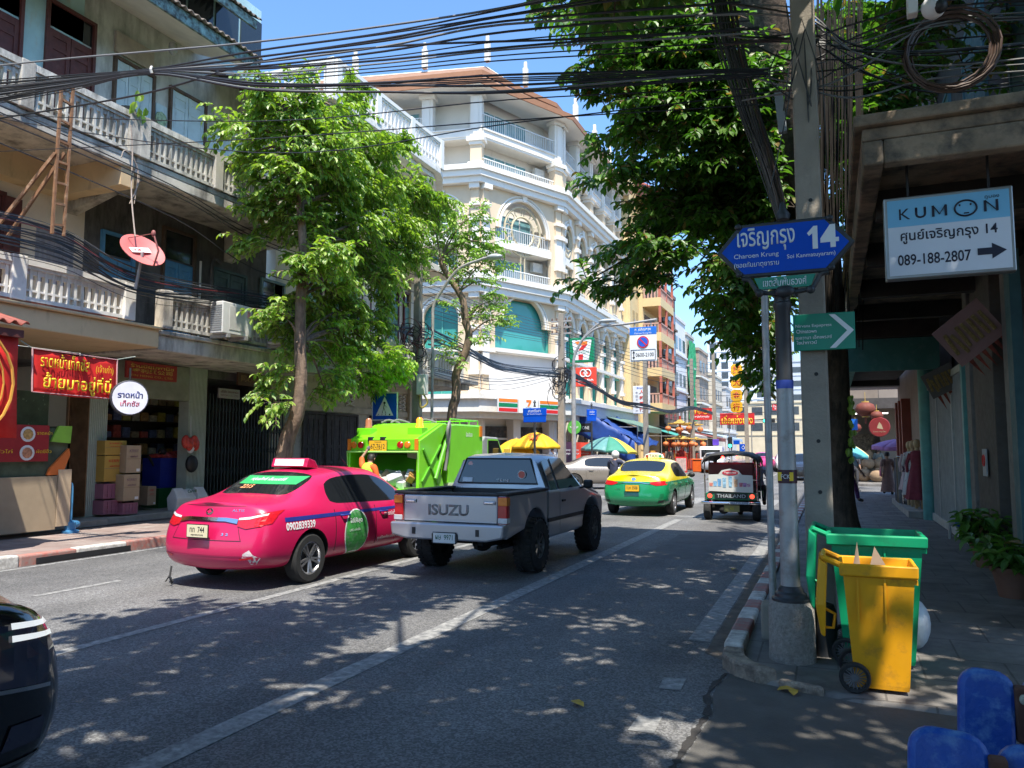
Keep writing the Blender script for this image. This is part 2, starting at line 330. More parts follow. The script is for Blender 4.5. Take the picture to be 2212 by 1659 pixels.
# --- A, cream and beige shophouse at the left edge
A = thing('shophouse', 'cream shophouse with teal top floor, dark red doors and beige balcony slab', 'shophouse', (XF, 6, .14))
part(A, 'upper_wall', MB().box(-15.3, 0, 7.86, XF, 11.45, 15), teal)
part(A, 'middle_wall', MB().box(-15.3, 0, 4.3, XF, 11.7, 7.62), cream)
part(A, 'balcony_slab', MB().box(-15.29, 0, 3.86, XS+.05, 11.95, 4.24).box(-15.29, 0, 4.24, XS+.12, 11.95, 4.3), beige, bevel=.02)
part(A, 'upper_slab', MB().box(-15.29, 0, 7.62, XS+.04, 11.2, 7.72).box(XS-.25, 0, 7.45, XS+.04, 11.2, 7.62), conc, bevel=.02)
part(A, 'upper_beam', MB().box(XF-.01, 0, 7.05, XF+.35, 11.45, 7.62).box(XF+.35, 10.9, 7.05, XS, 11.2, 7.62), beige)
oldb = M('old_balustrade', (.62, .59, .52), .9, var=.15, scale=3, bump=.2, col2=(.07, .065, .058), amt=.43, streak=.35, sharp=.16)
balus(A, XS, 2, 11.15, 4.34, 5.08, whitec, posts=2.2)
balus(A, XS, 2, 11.1, 7.75, 8.57, oldb, posts=2.4, postmat=conc)
part(A, 'brick_course', MB().box(XS-.06, 2, 4.302, XS+.075, 10.9, 4.345), M('red_brick', (.36, .11, .06), .8, var=.3, scale=9))
panel_door(A, XF, yX(104, XF, 60), yX(200, XF, 60), 7.9, 11.2, maroon, 2, top=.55, rows=(.3, .62, .86))
panel_door(A, XF, yX(104, XF, 60)-1.75, yX(40, XF, 60), 7.9, 11.2, maroon, 2, top=.75, rows=(.3, .62, .86))
panel_door(A, XF, yX(-60, XF, 500), yX(-2, XF, 500), 4.4, 6.75, maroon, 2, top=0, rows=(.5,))
part(A, 'open_shutter', MB().box(XF+.05, yX(1, XF, 500), 4.6, XF+.1, yX(38, XF, 500), 6.75), maroon)
w = part(A, 'window', MB().box(XF-.02, yX(78, XF, 500), 5.2, XF+.02, yX(160, XF, 500), 6.35), M('grey_curtain', (.3, .31, .34), .9, var=.2, scale=9, streak=.1, col2=(.2, .2, .24)))
for y, z in ((7.45, 8.75), (11.0, 8.63)):
    f = MB().obox((XS-.02, y, z), (.12, .3, .16), (20, 0, 0)); part(A, 'floodlight', f, M('black_metal', (.02, .02, .022), .5))
# --- B, grey shophouse
B = thing('shophouse', 'grey concrete shophouse with soot dark first floor, pale blue shutters above and corrugated eaves', 'shophouse', (XF, 13.5, .14))
part(B, 'upper_wall', MB().box(-15.3, 11.46, 7.86, XF-.01, 17.9, 12.2), M('grey_render', (.56, .56, .54), .9, var=.15, scale=1.5, col2=(.27, .27, .25), amt=.42, streak=.3))
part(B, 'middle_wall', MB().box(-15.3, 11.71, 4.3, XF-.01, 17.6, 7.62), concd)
part(B, 'balcony_slab', MB().box(-15.28, 11.96, 3.82, XS+.03, 17.9, 4.15).box(XS-.3, 11.96, 4.15, XS+.1, 17.9, 4.24), conc, bevel=.02)
part(B, 'upper_slab', MB().box(-15.28, 11.21, 7.6, XS+.05, 17.9, 7.72).box(XS-.2, 11.21, 7.38, XS+.04, 17.9, 7.6), conc, bevel=.02)
part(B, 'corbel', MB().prism([(XF, 7.6), (XS-.1, 7.6), (XS-.1, 7.3), (XF, 6.8)], 'y', 11.25, 11.5), conc)
part(B, 'corbel', MB().prism([(XF, 7.6), (XS-.1, 7.6), (XS-.1, 7.3), (XF, 6.8)], 'y', 15.9, 16.2), conc)
balus(B, XS, 11.35, 17.6, 7.74, 8.57, oldb, posts=2.0, postmat=conc)
balus(B, XS, 12.1, 17.6, 4.3, 5.08, oldb, posts=2.2, postmat=conc)
panel_door(B, XF, yX(245, XF, 250), yX(325, XF, 250), 7.9, 10.75, pblue, 3, rows=(.3, .62, .86), frame=brown)
panel_door(B, XF, yX(365, XF, 320), yX(437, XF, 320), 7.9, 10.75, pblue, 2, rows=(.3, .62, .86), frame=brown)
part(B, 'blue_panel', MB().box(XF-.02, yX(326, XF, 300)+.1, 7.9, XF+.02, yX(364, XF, 300)-.1, 10.2), pblue)
part(B, 'blue_panel', MB().box(XF-.02, yX(440, XF, 300)+.1, 7.9, XF+.02, yX(520, XF, 300), 10.2), pblue)
part(B, 'lintel', MB().box(XF, yX(246, XF, 120), 10.9, XF+.06, yX(328, XF, 160), 11.4), M('bare_plaster', (.42, .36, .31), .9, var=.2))
panel_door(B, XF, yX(220, XF, 580), yX(282, XF, 580), 4.4, 6.6, blued, 2, rows=(.45,), top=.5)
panel_door(B, XF, yX(352, XF, 580), yX(415, XF, 580), 4.4, 7.15, blued, 2, rows=(.45,), top=.75, frame=brown)
panel_door(B, XF, yX(462, XF, 600), yX(527, XF, 600), 4.4, 6.5, M('dull_green', (.07, .11, .1), .7, var=.3), 2, rows=(.45,))
panel_door(B, XF, yX(565, XF, 620), yX(610, XF, 620), 4.4, 6.6, M('grey_green', (.16, .24, .24), .7, var=.2), 2, rows=(.45,), top=.7)
part(B, 'pipe', MB().tube([(XF+.06, yX(430, XF, 560), 6.6), (XF+.06, yX(430, XF, 560), 4.3)], .03), whitec, smooth=40)
part(B, 'pipe', MB().tube(spline([(XF+.06, yX(475, XF, 560), 6.7), (XF+.1, yX(458, XF, 560), 6.75), (XF+.06, yX(455, XF, 560), 6.4), (XF+.06, yX(455, XF, 600), 5.2)]), .045), concd, smooth=40)
part(B, 'soffit', MB().prism([(XF, 12.03), (XS-.04, 11.25), (XS-.04, 11.31), (XF, 12.09)], 'y', 5, 14.65), M('soffit_board', (.62, .57, .48), .8, var=.1, scale=2))
part(B, 'fascia', MB().box(XS-.06, 6, 11.2, XS, 14.7, 11.48), M('teal_fascia', (.24, .36, .34), .8, var=.3, scale=4, col2=(.06, .06, .055), amt=.5))
def corrug(root, x0, x1, y0, y1, z0, z1, name='roof', mat=tileroof, amp=.035, per=.19):
    n = int((y1-y0)/per*6); P = []
    for t in (0, 1): P.append([(x0+(x1-x0)*t, y0+(y1-y0)*k/n, z0+(z1-z0)*t+amp*sin(2*pi*k/6)) for k in range(n+1)])
    return part(root, name, MB().sheet(P), mat, smooth=60, thick=.02)
corrug(B, XS+.1, XF-.2, 5, 14.8, 11.5, 12.35)
part(B, 'clerestory', MB().box(-15.3, 5, 12.1, -15.1, 17.2, 14.6), teal)
for k in range(8):
    y = 9.7+k*.95; part(B, 'window', MB().box(-15.12, y, 12.95, -15.06, y+.84, 14.2), glassd)
part(B, 'upper_soffit', MB().prism([(-15.2, 14.3), (-13.95, 13.02), (-13.95, 13.08), (-15.2, 14.36)], 'y', 5, 15.6), cream)
part(B, 'upper_fascia', MB().box(-13.95, 5, 12.98, -13.88, 15.65, 13.22), M('teal_fascia', (0, 0, 0)))
corrug(B, -13.8, -16, 5, 15.75, 13.25, 14.6, 'upper_roof')
corrug(B, -13.2, -16, 15.2, 18, 11.0, 12.3, 'side_roof', mat=M('black_tile', (.035, .03, .03), .8, var=.3))
part(B, 'porch_lamp', MB().lathe([(.06, .22), (.09, .2), (.1, .1), (.09, 0), (.05, -.06), (0, -.08)], (XF+1, 13.0, 11.05)), M('smoky_glass', (.3, .3, .28), .2), smooth=40)
part(B, 'octagon_mirror', MB().lathe([(.18, 0), (.18, .03)], (XF+.05, yX(344, XF, 258), zX(344, 258, XF)), n=8, R=Matrix.Rotation(pi/2, 3, 'Y')), M('green_emblem', (.3, .4, .25), .5, var=.6, scale=14))
# ground floor wall behind the shops
part(A, 'ground_wall', MB().box(-15.3, 0, .14, XF-.02, 5.5, 3.86).box(-20, 0, .14, -19.8, 11.96, 3.86).box(-20, 11.75, .14, -15.3, 11.96, 3.86), cream)
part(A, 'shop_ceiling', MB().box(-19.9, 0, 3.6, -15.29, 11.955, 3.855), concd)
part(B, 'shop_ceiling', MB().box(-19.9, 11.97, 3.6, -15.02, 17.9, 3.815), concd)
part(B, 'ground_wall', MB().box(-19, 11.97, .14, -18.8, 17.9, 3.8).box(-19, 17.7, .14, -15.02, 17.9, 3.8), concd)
plinth = M('plinth_concrete', (.3, .28, .25), .9, var=.25, scale=3)
part(A, 'plinth', MB().box(-19.8, 0, .1, -14.2, 11.95, .27), plinth, bevel=.02)
part(B, 'plinth', MB().box(-18.8, 11.96, .1, -14.5, 17.9, .27), plinth, bevel=.02)
pil = M('fluted_tile', (.42, .47, .38), .7, var=.08, scale=5, col2=(.25, .26, .2), amt=.3)
def pillar(root, y0, y1):
    b = MB().box(-15.3, y0, .27, -14.97, y1, 3.82); n = int((y1-y0)/.045)
    for k in range(n): b.box(-14.97, y0+(k+.2)*(y1-y0)/n, .3, -14.955, y0+(k+.8)*(y1-y0)/n, 3.8)
    return part(root, 'pillar', b, pil)
yp = [yX(x, XF, 990) for x in (138, 182, 186, 226, 402, 440, 612, 640)]
slat = MB()
for k in range(16): y = yp[0]+(yp[1]-yp[0])*k/16; slat.box(-15.0, y, .3, -14.93, y+.05, 3.6)
part(A, 'slatted_shutter', slat, M('shutter_wood', (.2, .11, .05), .7, var=.25, scale=5))
pillar(A, yp[2], yp[3]); pillar(B, yp[4], yp[5]); pillar(B, yp[6], yp[6]+.35)
part(B, 'shop_lintel', MB().box(-15.2, yp[3], 2.95, -14.98, yp[4], 3.8), M('lintel_green', (.25, .26, .2), .8, var=.2))
# folding steel gate
fg = MB(); y = yp[5]; k = 0
while y < yp[6]-.05:
    fg.box(-15.02, y, .28, -14.98, y+.025, 3.2); zz = .45
    while zz < 3.0: fg.bar((-15, y+.012, zz), (-15, y+.135, zz+.28), .008); fg.bar((-15, y+.135, zz), (-15, y+.012, zz+.28), .008); zz += .56
    y += .122
part(B, 'folding_gate', fg, M('gate_green', (.022, .032, .028), .6, var=.3))
# --- C, cream shophouse with roof terrace
C = thing('shophouse', 'cream shophouse with white balustraded roof terrace and tall green louvred shutters behind the tree', 'shophouse', (XF, 22, .14))
creamC = M('pale_cream', (.66, .6, .48), .85, var=.05, scale=1, col2=(.5, .44, .34), amt=.25, streak=.3)
part(C, 'wall', MB().box(-26, 18.0, 4.3, XF, 26.3, 12.0), creamC)
part(C, 'ground_wall', MB().box(-26, 17.95, .14, XF-.01, 26.3, 4.2), M('ground_cream', (.55, .48, .37), .85, var=.12, scale=2, col2=(.25, .21, .17), amt=.35))
part(C, 'terrace_slab', MB().prism([(-26, 17.9), (XS-.02, 17.9), (XS-.02, 24.6), (XS-.25, 25.2), (-14, 26.6), (-26, 26.6)], 'z', 11.9, 12.1).prism([(-26, 18.1), (XS-.25, 18.1), (XS-.25, 24.5), (-14.1, 26.3), (-26, 26.3)], 'z', 11.72, 11.9), whitec, bevel=.02)
balus(C, XS-.12, 18.2, 24.7, 12.12, 13.18, M('white_render', (.76, .74, .7), .8, var=.05, col2=(.5, .48, .44), amt=.25, streak=.3), step=.23, posts=2.1)
balus(C, 18.1, -18, XS-.2, 12.12, 13.18, M('white_render'), step=.23, posts=2.4, ax='x')
balus(C, 26.3, -20, -14.1, 12.12, 13.18, M('white_render'), step=.23, posts=2.4, ax='x')
part(C, 'balustrade', MB().prism([(XS-.2, 24.7), (XS-.05, 24.7), (-14.0, 26.2), (-14.15, 26.2)], 'z', 13.05, 13.2).prism([(XS-.2, 24.7), (XS-.05, 24.7), (-14.0, 26.2), (-14.15, 26.2)], 'z', 12.12, 12.25), M('white_render'))
part(C, 'corbel', MB().prism([(XF, 11.7), (XS-.3, 11.7), (XS-.4, 11.45), (XF, 10.9)], 'y', 24.1, 24.4), creamC)
part(C, 'corbel', MB().prism([(XF, 11.7), (XS-.3, 11.7), (XS-.4, 11.45), (XF, 10.9)], 'y', 21.0, 21.3), creamC)
part(C, 'pilaster', MB().box(XF, 25.75, 4.3, XF+.12, 26.3, 10.6).box(XF, 25.6, 10.6, XF+.2, 26.35, 10.95), creamC, bevel=.02)
part(C, 'upper_slab', MB().box(-16, 18.02, 8.35, XS-.35, 26.5, 8.6), creamC, bevel=.02)
part(C, 'balcony_slab', MB().box(-26, 17.92, 4.25, XS+.15, 27.6, 4.42).box(-16, 17.92, 4.05, XS-.1, 27.3, 4.25), conc, bevel=.02)
balus(C, XS-.05, 18.0, 26.3, 4.44, 5.25, whitec, step=.2)
for u in (662, 705, 755, 800, 838, 873):
    y = yX(u, XF, 700); d = panel_door(C, XF+.01, y-.05, y+.62, 4.5, 7.7, greend, 1, name='shutter', top=.5, frame=maroon, rows=(.3, .5, .75))
part(C, 'white_board', MB().box(XF+.02, yX(772, XF, 700), 4.5, XF+.06, yX(795, XF, 700)+.4, 8.6), whitec)
for u0, u1 in ((655, 700), (702, 768), (800, 850)):
    panel_door(C, XF, yX(u0, XF, 940), yX(u1, XF, 940), .3, 2.85, M('old_wood', (.06, .05, .042), .8, var=.35, scale=6, col2=(.12, .1, .085), amt=.4, streak=.2), 4, rows=(.4, .6))
part(C, 'lintel_band', MB().box(XF, 18.1, 2.95, XF+.06, 26.3, 3.15).box(XF, 18.1, 3.85, XF+.05, 26.3, 4.05), M('ground_cream'))
for u in (640, 745, 800, 860):
    g = MB(); y = yX(u, XF, 860)
    for k in range(4):
        g.bar((XF+.03, y, 3.2+k*.15), (XF+.03, y+.5, 3.35+k*.15), .03); g.bar((XF+.03, y+.5, 3.2+k*.15), (XF+.03, y, 3.35+k*.15), .03)
    part(C, 'vent_grille', g, whitec)
part(C, 'pillar', MB().box(XF, 25.7, .14, XF+.15, 26.3, 4.05), M('ground_cream'))
# ------------------------------------------------------------------ white corner hotel
class Face:
    def __init__(s, o, e): s.o = V((o[0], o[1], 0)); s.e = V((e[0], e[1], 0)).normalized(); s.n = V((s.e.y, -s.e.x, 0))
    def p(s, a, z, d=0.): return s.o+s.e*a+s.n*d+V((0, 0, z))
    def box(s, b, a0, a1, z0, z1, d0, d1):
        if d0 > d1: d0, d1 = d1, d0
        return b.add([s.p(a, z, d) for z in (z0, z1) for d in (d1, d0) for a in (a0, a1)], [(0, 2, 3, 1), (4, 5, 7, 6), (0, 1, 5, 4), (2, 6, 7, 3), (0, 4, 6, 2), (1, 3, 7, 5)])
    def prism(s, b, poly, d0, d1):
        n = len(poly); A = sum(poly[i][0]*poly[(i+1) % n][1]-poly[(i+1) % n][0]*poly[i][1] for i in range(n))
        if A < 0: poly = poly[::-1]
        if d0 > d1: d0, d1 = d1, d0
        return b.add([s.p(a, z, d1) for a, z in poly]+[s.p(a, z, d0) for a, z in poly], [tuple(range(n)), tuple(range(n, 2*n))[::-1]]+[(i, n+i, n+(i+1) % n, (i+1) % n) for i in range(n)])
    def tube(s, b, pts, r, n=6): return b.tube([s.p(*q) for q in pts], r, n)
P0 = (-18.4, 39.8); P1 = (-15.6, 45.9); d1 = V((-.98, -.19)).normalized(); L1 = 15.; L2 = 6.71; L3 = 15.2
F1 = Face((P0[0]+d1.x*L1, P0[1]+d1.y*L1), (-d1.x, -d1.y)); F2 = Face(P0, (P1[0]-P0[0], P1[1]-P0[1])); F3 = Face(P1, (0, 1))
hw = M('hotel_white', (.76, .72, .65), .75, var=.04, scale=1, col2=(.56, .52, .46), amt=.27, streak=.2)
hc = M('hotel_cream', (.66, .52, .36), .8, var=.04, scale=1.5, col2=(.55, .46, .36), amt=.2, streak=.3)
htg = M('teal_glass', (.05, .3, .27), .12, var=.08, scale=.6, spec=.7); hcur = M('curtain_glass', (.16, .33, .36), .15, var=.25, scale=3, spec=.7)
roofm = M('roof_shingle', (.26, .145, .09), .85, var=.18, scale=2.5, bump=.4, bscale=12); rfas = M('roof_fascia', (.3, .14, .07), .7, var=.06)
rail = M('rail_white', (.72, .72, .7), .5, var=.05)
H = thing('hotel', 'white and cream corner hotel with arched windows, loggias and brown hipped roof', 'hotel', (-18.4, 44, .14))
FS = ((F1, L1), (F2, L2), (F3, L3))
def isect(f, g, d):
    a = f.p(0, 0, d); b = g.p(0, 0, d); t = (b-a).cross(g.e).z/f.e.cross(g.e).z; return a+f.e*t
core = [F1.p(0, 0, -1.3), isect(F1, F2, -1.3), isect(F2, F3, -1.3), F3.p(L3, 0, -1.3), V((-32, 61.1, 0))]
part(H, 'core_wall', MB().prism([(p.x, p.y) for p in core], 'z', .14, 23.5), hw)
part(H, 'end_wall', MB().box(-30, 61.1, .14, -15.62, 61.3, 22.8), hw)
def cornice(z0, z1, out, name, mat, steps=((0, .35), (.35, .7), (.7, 1))):
    b = MB()
    for a, c in steps:
        o = out*(.35+.65*c)
        pts = [F1.p(0, 0, o), F1.p(L1, 0, o)+V((.22*o, -.0, 0)), F2.p(L2, 0, o)+V((.0, .1*o, 0)), F3.p(L3+.2, 0, o), F3.p(L3+.2, 0, -.2), F2.p(L2, 0, -.2), F1.p(L1, 0, -.2), F1.p(0, 0, -.2)]
        b.prism([(p.x, p.y) for p in pts], 'z', z0+(z1-z0)*a, z0+(z1-z0)*c)
    return part(H, name, b, mat)
cornice(3.5, 4.8, 1.5, 'canopy', M('canopy_white', (.7, .68, .63), .8, var=.06, col2=(.5, .48, .45), amt=.3, streak=.3), ((0, .25), (.25, .8), (.8, 1)))
cornice(10.75, 11.8, .75, 'cornice', hw); cornice(17.2, 18.2, .75, 'cornice', hw)
cornice(7.35, 7.55, .25, 'string_course', hw, ((0, 1),))
def arch_poly(a0, a1, c, w, z0, zs, r, zt, n=18):
    return [(a0, z0), (a0, zt), (a1, zt), (a1, z0), (c+w, z0), (c+w, zs), (c+r, zs)]+[(c+cos(pi*k/n)*r, zs+sin(pi*k/n)*r) for k in range(1, n)]+[(c-r, zs), (c-w, zs), (c-w, z0)]
def ring(f, b, c, z, r, d, w=.05, sx=1., n=28, a0=0, a1=360):
    f.tube(b, [(c+cos(radians(a0+(a1-a0)*k/n))*r*sx, z+sin(radians(a0+(a1-a0)*k/n))*r, d) for k in range(n+1)], w, 5)
def railing(f, a0, a1, z, h, d, step=.16, name='railing'):
    b = MB(); f.box(b, a0, a1, z+h-.05, z+h, d-.03, d+.03); f.box(b, a0, a1, z+.08, z+.12, d-.02, d+.02); n = int((a1-a0)/step)
    for k in range(n+1): a = a0+(a1-a0)*k/n; f.box(b, a-.015, a+.015, z, z+h-.05, d-.012, d+.012)
    return part(H, name, b, rail)
def slider(f, a0, a1, z0, z1, d, n=4, glass=None):
    b = MB(); t = .06; f.box(b, a0, a1, z1-t, z1, d, d+.07); f.box(b, a0, a1, z0, z0+t, d, d+.07)
    for k in range(n+1): a = a0+(a1-a0)*k/n; f.box(b, max(a0, a-t/2), min(a1, a+t/2), z0+t, z1-t, d, d+.07)
    w = part(H, 'window', b, rail); g = MB(); f.box(g, a0+.01, a1-.01, z0+.01, z1-.01, d+.002, d+.03); g.build('pane', glass or hcur, w)
def bay(f, c, hwid, w, r, big):
    a0, a1 = c-hwid, c+hwid
    # first block: teal glazed arch over a blank panel
    b = MB(); zs = 10.35-r if r < 1.2 else 9.15; zz = 4.8 if not big else 7.55
    f.prism(b, arch_poly(a0, a1, c, w, zz, zs, r, 10.75), -.25, 0); part(H, 'arch_wall', b, hc)
    b = MB(); ring(f, b, c, zs, r+.12, .02, .09, 1, 20, 0, 180); ring(f, b, c, zs, r+.33, .01, .05, 1, 20, 0, 180)
    f.prism(b, [(c-.14, zs+r+.02), (c+.14, zs+r+.02), (c+.2, zs+r+.45), (c-.2, zs+r+.45)], 0, .12); part(H, 'arch_moulding', b, hw, smooth=40)
    b = MB(); f.box(b, c-max(w, r)-.05, c+max(w, r)+.05, zz+.02, zs+r+.1, -.5, -.4); wd = part(H, 'window', b, htg)
    b = MB(); f.box(b, c-w, c-w+.07, zz, zs, -.39, -.3); f.box(b, c+w-.07, c+w, zz, zs, -.39, -.3); f.box(b, c-w, c+w, zz, zz+.1, -.39, -.3)
    if not big: f.box(b, c-.03, c+.03, zz+.1, zs+r, -.39, -.35); f.box(b, c-w, c+w, 7.2, 7.5, -.3, 0)
    b.build('frame', M('teal_frame', (.1, .4, .33), .5), wd)
    if big:
        b = MB(); f.box(b, a0, a1, 4.8, 7.35, -.25, -.1); part(H, 'blank_panel', b, M('panel_white', (.68, .66, .63), .8, var=.03)); b = MB(); f.box(b, c-w-.15, c+w+.15, 7.4, 7.62, -.1, .3); part(H, 'sill', b, hw)
    # second block: two storey arch with a ring grille
    b = MB(); zs2 = 14.9 if big else 16.4-r
    f.prism(b, arch_poly(a0, a1, c, w, 11.8, zs2, r+.15 if big else r, 17.2), -.25, 0); part(H, 'arch_wall', b, hc)
    rr = r+.15 if big else r; b = MB(); ring(f, b, c, zs2, rr+.12, .02, .1, 1, 20, 0, 180); ring(f, b, c, zs2, rr+.34, .01, .06, 1, 20, 0, 180)
    f.prism(b, [(c-.14, zs2+rr+.02), (c+.14, zs2+rr+.02), (c+.22, zs2+rr+.5), (c-.22, zs2+rr+.5)], 0, .14); part(H, 'arch_moulding', b, hw, smooth=40)
    b = MB(); f.box(b, c-w-.02, c+w+.02, 13.7, 14.15, -1.29, .03); part(H, 'balcony_slab', b, hw)
    railing(f, c-w, c+w, 14.15, .85, -.1); railing(f, c-w, c+w, 11.8, .7, -.1)
    slider(f, c-w*.9, c+w*.75, 14.2, 16.2, -1.29, 4 if big else 2); slider(f, c-w*.9, c+w*.5, 11.85, 13.4, -1.29, 4 if big else 2)
    if r > .5:
        R = min(rr*.92, 1.5); zc = zs2+rr*.05 if big else zs2-.1; sy = 1. if big else 1.35; b = MB(); g = .075
        for k in (1, .62): f.tube(b, [(c+cos(2*pi*i/28)*R*k, zc+sin(2*pi*i/28)*R*k*sy, -.12) for i in range(29)], g, 5)
        for i in range(10):
            t = 2*pi*i/10; ring(f, b, c+cos(t)*R*.81, zc+sin(t)*R*.81*sy, R*.2, -.12, .03, 1, 10)
        for q in (-.16, .16): f.tube(b, [(c+q, zc-R*sy*.98, -.12), (c+q, 11.9, -.12)], .04, 5)
        part(H, 'ring_grille', b, M('grille_cream', (.5, .42, .27), .6), smooth=40)
def loggia(f, a0, a1, big, rl=True):
    b = MB(); f.box(b, a0, a1, 20.1, 20.5, -1.29, .05); f.box(b, a0, a1, 20.5, 20.58, -1.29, .12); f.box(b, a0, a1, 19.98, 20.1, -.3, 0); part(H, 'balcony_slab', b, hw)
    if rl: railing(f, a0, a1, 20.58, .95, -.05); railing(f, a0, a1, 18.2, .65, -.05)
    if rl or not big:
        m = (a0+a1)/2; q = (a1-a0)*.3; slider(f, m-q-.1, m+q-.2, 20.6, 22.4, -1.29, 4 if big else 2); slider(f, m-q-.1, m+q-.2, 18.25, 19.7, -1.29, 4 if big else 2)
def column(f, a, w=.34):
    b = MB(); f.box(b, a-w, a+w, 20.0, 22.55, -.45, .1); f.box(b, a-w*.45, a+w*.45, 20.0, 22.5, .1, .16); f.box(b, a-w-.15, a+w+.15, 22.55, 22.8, -.5, .25)
    f.box(b, a-w-.2, a+w+.2, 19.75, 20.0, -.5, .3); f.box(b, a-w-.05, a+w+.05, 19.55, 19.75, -.5, .2); f.box(b, a-w-.12, a+w+.12, 18.2, 18.5, -.5, .25)
    b.mi = 1; f.box(b, a-w, a+w, 18.5, 19.55, -.45, .12); part(H, 'column', b, [hw, hc])
def pilaster(f, a, w=.4):
    for z0, z1, zt in ((11.8, 15.0, 17.2), (4.8, 8.6, 10.75)):
        b = MB(); f.box(b, a-w, a+w, z0, z0+.3, .0, .3); f.box(b, a-w*.8, a+w*.8, z0+1.45, z1, .0, .16); f.box(b, a-w, a+w, z1, z1+.25, 0, .3); f.box(b, a-w, a+w, z0+1.2, z0+1.45, 0, .28)
        f.box(b, a-w, a+w, zt-.3, zt, 0, .35); f.box(b, a-w, a+w, zt-1.3, zt-1.1, 0, .25); b.mi = 1
        for q0, q1 in ((zt-1.1, zt-.3), (z1+.25, zt-1.3), (z0+.3, z0+1.2)): f.box(b, a-w*.8, a+w*.8, q0, q1, 0, .12)
        part(H, 'pilaster', b, [hw, hc])
bay(F2, L2/2+.1, L2/2+.1, 2.35, 1.75, True); bay(F1, L1-2.4, 2.35, 1.05, 1.05, False); bay(F1, L1-7.1, 2.35, 1.05, 1.05, False); bay(F1, L1-11.8, 2.35, 1.05, 1.05, False)
for k in range(5): bay(F3, 1.7+k*3., 1.5, .85, .85, False)
for f, a in ((F1, L1-.35), (F1, L1-4.75), (F1, L1-9.45), (F2, L2-.3), (F2, .3), (F3, .25), (F3, 3.2), (F3, 6.2), (F3, 9.2), (F3, 12.2), (F3, 15)): pilaster(f, a, .3)
for f, a in ((F1, L1-.3), (F1, L1-3.3), (F1, L1-6.1), (F1, L1-9), (F2, L2-.25), (F3, .5), (F3, 3.6), (F3, 6.8), (F3, 10), (F3, 13), (F3, 15.0)): column(f, a)
loggia(F1, L1-3., L1-.6, True, False); loggia(F1, L1-5.8, L1-3.6, False); loggia(F1, L1-8.7, L1-6.4, False); loggia(F2, .1, L2-.5, True)
for k in range(5): loggia(F3, .85+k*3.1, 3.2+k*3.1, False)
def aircon(root, M3, name='air_conditioner'):
    b = MB().obox((0, 0, 0), (.85, .32, .6)); a = b.build(name, M('ac_white', (.62, .6, .55), .6, var=.08, scale=4), root, bevel=.02)
    a.matrix_parent_inverse = Matrix.LocRotScale(root.location, root.rotation_euler, None).inverted() @ M3
    g = MB().lathe([(.22, -.165), (.22, -.175), (.2, -.18), (0, -.18)], (.1, 0, 0), R=Matrix.Rotation(-pi/2, 3, 'X') @ Matrix.Rotation(0, 3, 'Z'), n=20).build('fan_grille', M('ac_grille', (.2, .2, .19), .6), a, smooth=40)
    g.rotation_euler = (0, 0, pi); return a
for a, z in ((L2-1.1, 19.4), (L2-1.3, 13.2)):
    p = F2.p(a, z, -.9); aircon(H, Matrix.Translation(p) @ Matrix.Rotation(atan2(F2.e.y, F2.e.x), 4, 'Z'))
def roof_ring(z0, o0, z1, o1, mat, name):
    def loop(o, z):
        return [F1.p(0, z, o), F1.p(L1, z, o)+V((.22*o, -.1*o, 0)), F2.p(L2, z, o)+V((.05*o, .1*o, 0)), F3.p(L3+.3, z, o)]
    A_ = loop(o0, z0); B_ = loop(o1, z1); return part(H, name, MB().sheet([A_, B_]), mat, thick=.08)
roof_ring(23.0, 1.0, 24.05, -.5, roofm, 'roof'); roof_ring(24.25, -.3, 26.3, -3.4, roofm, 'roof'); roof_ring(22.75, 1.02, 23.1, 1.02, rfas, 'roof_fascia'); roof_ring(24.0, -.28, 24.3, -.28, rfas, 'roof_fascia'); roof_ring(26.25, -3.3, 26.4, -3.5, hw, 'ridge_cap')
part(H, 'soffit', MB().sheet([[F1.p(0, 22.82, 1), F1.p(L1, 22.82, 1)+V((.2, -.1, 0)), F2.p(L2, 22.82, 1)+V((0, .1, 0)), F3.p(L3+.3, 22.82, 1)], [F1.p(0, 22.82, -1.4), F1.p(L1, 22.82, -1.4), F2.p(L2, 22.82, -1.4), F3.p(L3+.3, 22.82, -1.4)]]), hw)
for f, a, d, z in ((F1, L1-.4, -3.2, 26.3), (F1, L1-4.6, -3.3, 26.3), (F1, L1-9.4, -3.3, 26.3), (F2, L2-.2, -3, 26.3), (F3, 1.5, .6, 23.3), (F3, 6, .6, 23.3), (F3, 10, .6, 23.3)):
    b = MB(); p = f.p(a, z, d); b.box(p.x-.16, p.y-.16, p.z, p.x+.16, p.y+.16, p.z+1.3).box(p.x-.1, p.y-.1, p.z+1.3, p.x+.1, p.y+.1, p.z+1.75); part(H, 'finial', b, whitec, bevel=.03)
shopf = M('shop_interior', (.2, .17, .14), .9, var=.4, scale=2)
for f, L, n in ((F1, L1, 5), (F2, L2, 2), (F3, L3, 5)):
    for k in range(n+1):
        b = MB(); a = .3+(L-.6)*k/n; f.box(b, a-.3, a+.3, .14, 3.5, -1.2, -.5); part(H, 'pier', b, hw, bevel=.03)
    for k in range(n):
        b = MB(); f.box(b, .6+(L-.6)*k/n, (L-.6)*(k+1)/n, .5, 3.1, -1.25, -1.1); wd = part(H, 'shop_window', b, M('shop_glass', (.05, .05, .05), .1, var=.6, scale=2, col2=(.22, .17, .12), amt=.35, spec=.7))
        b = MB(); f.box(b, .6+(L-.6)*k/n, (L-.6)*(k+1)/n, 2.3, 2.42, -1.1, -1.02); f.box(b, .6+(L-.6)*k/n, (L-.6)*(k+1)/n, .14, .5, -1.25, -1.02); b.build('frame', M('frame_cream', (.6, .54, .44), .6), wd)

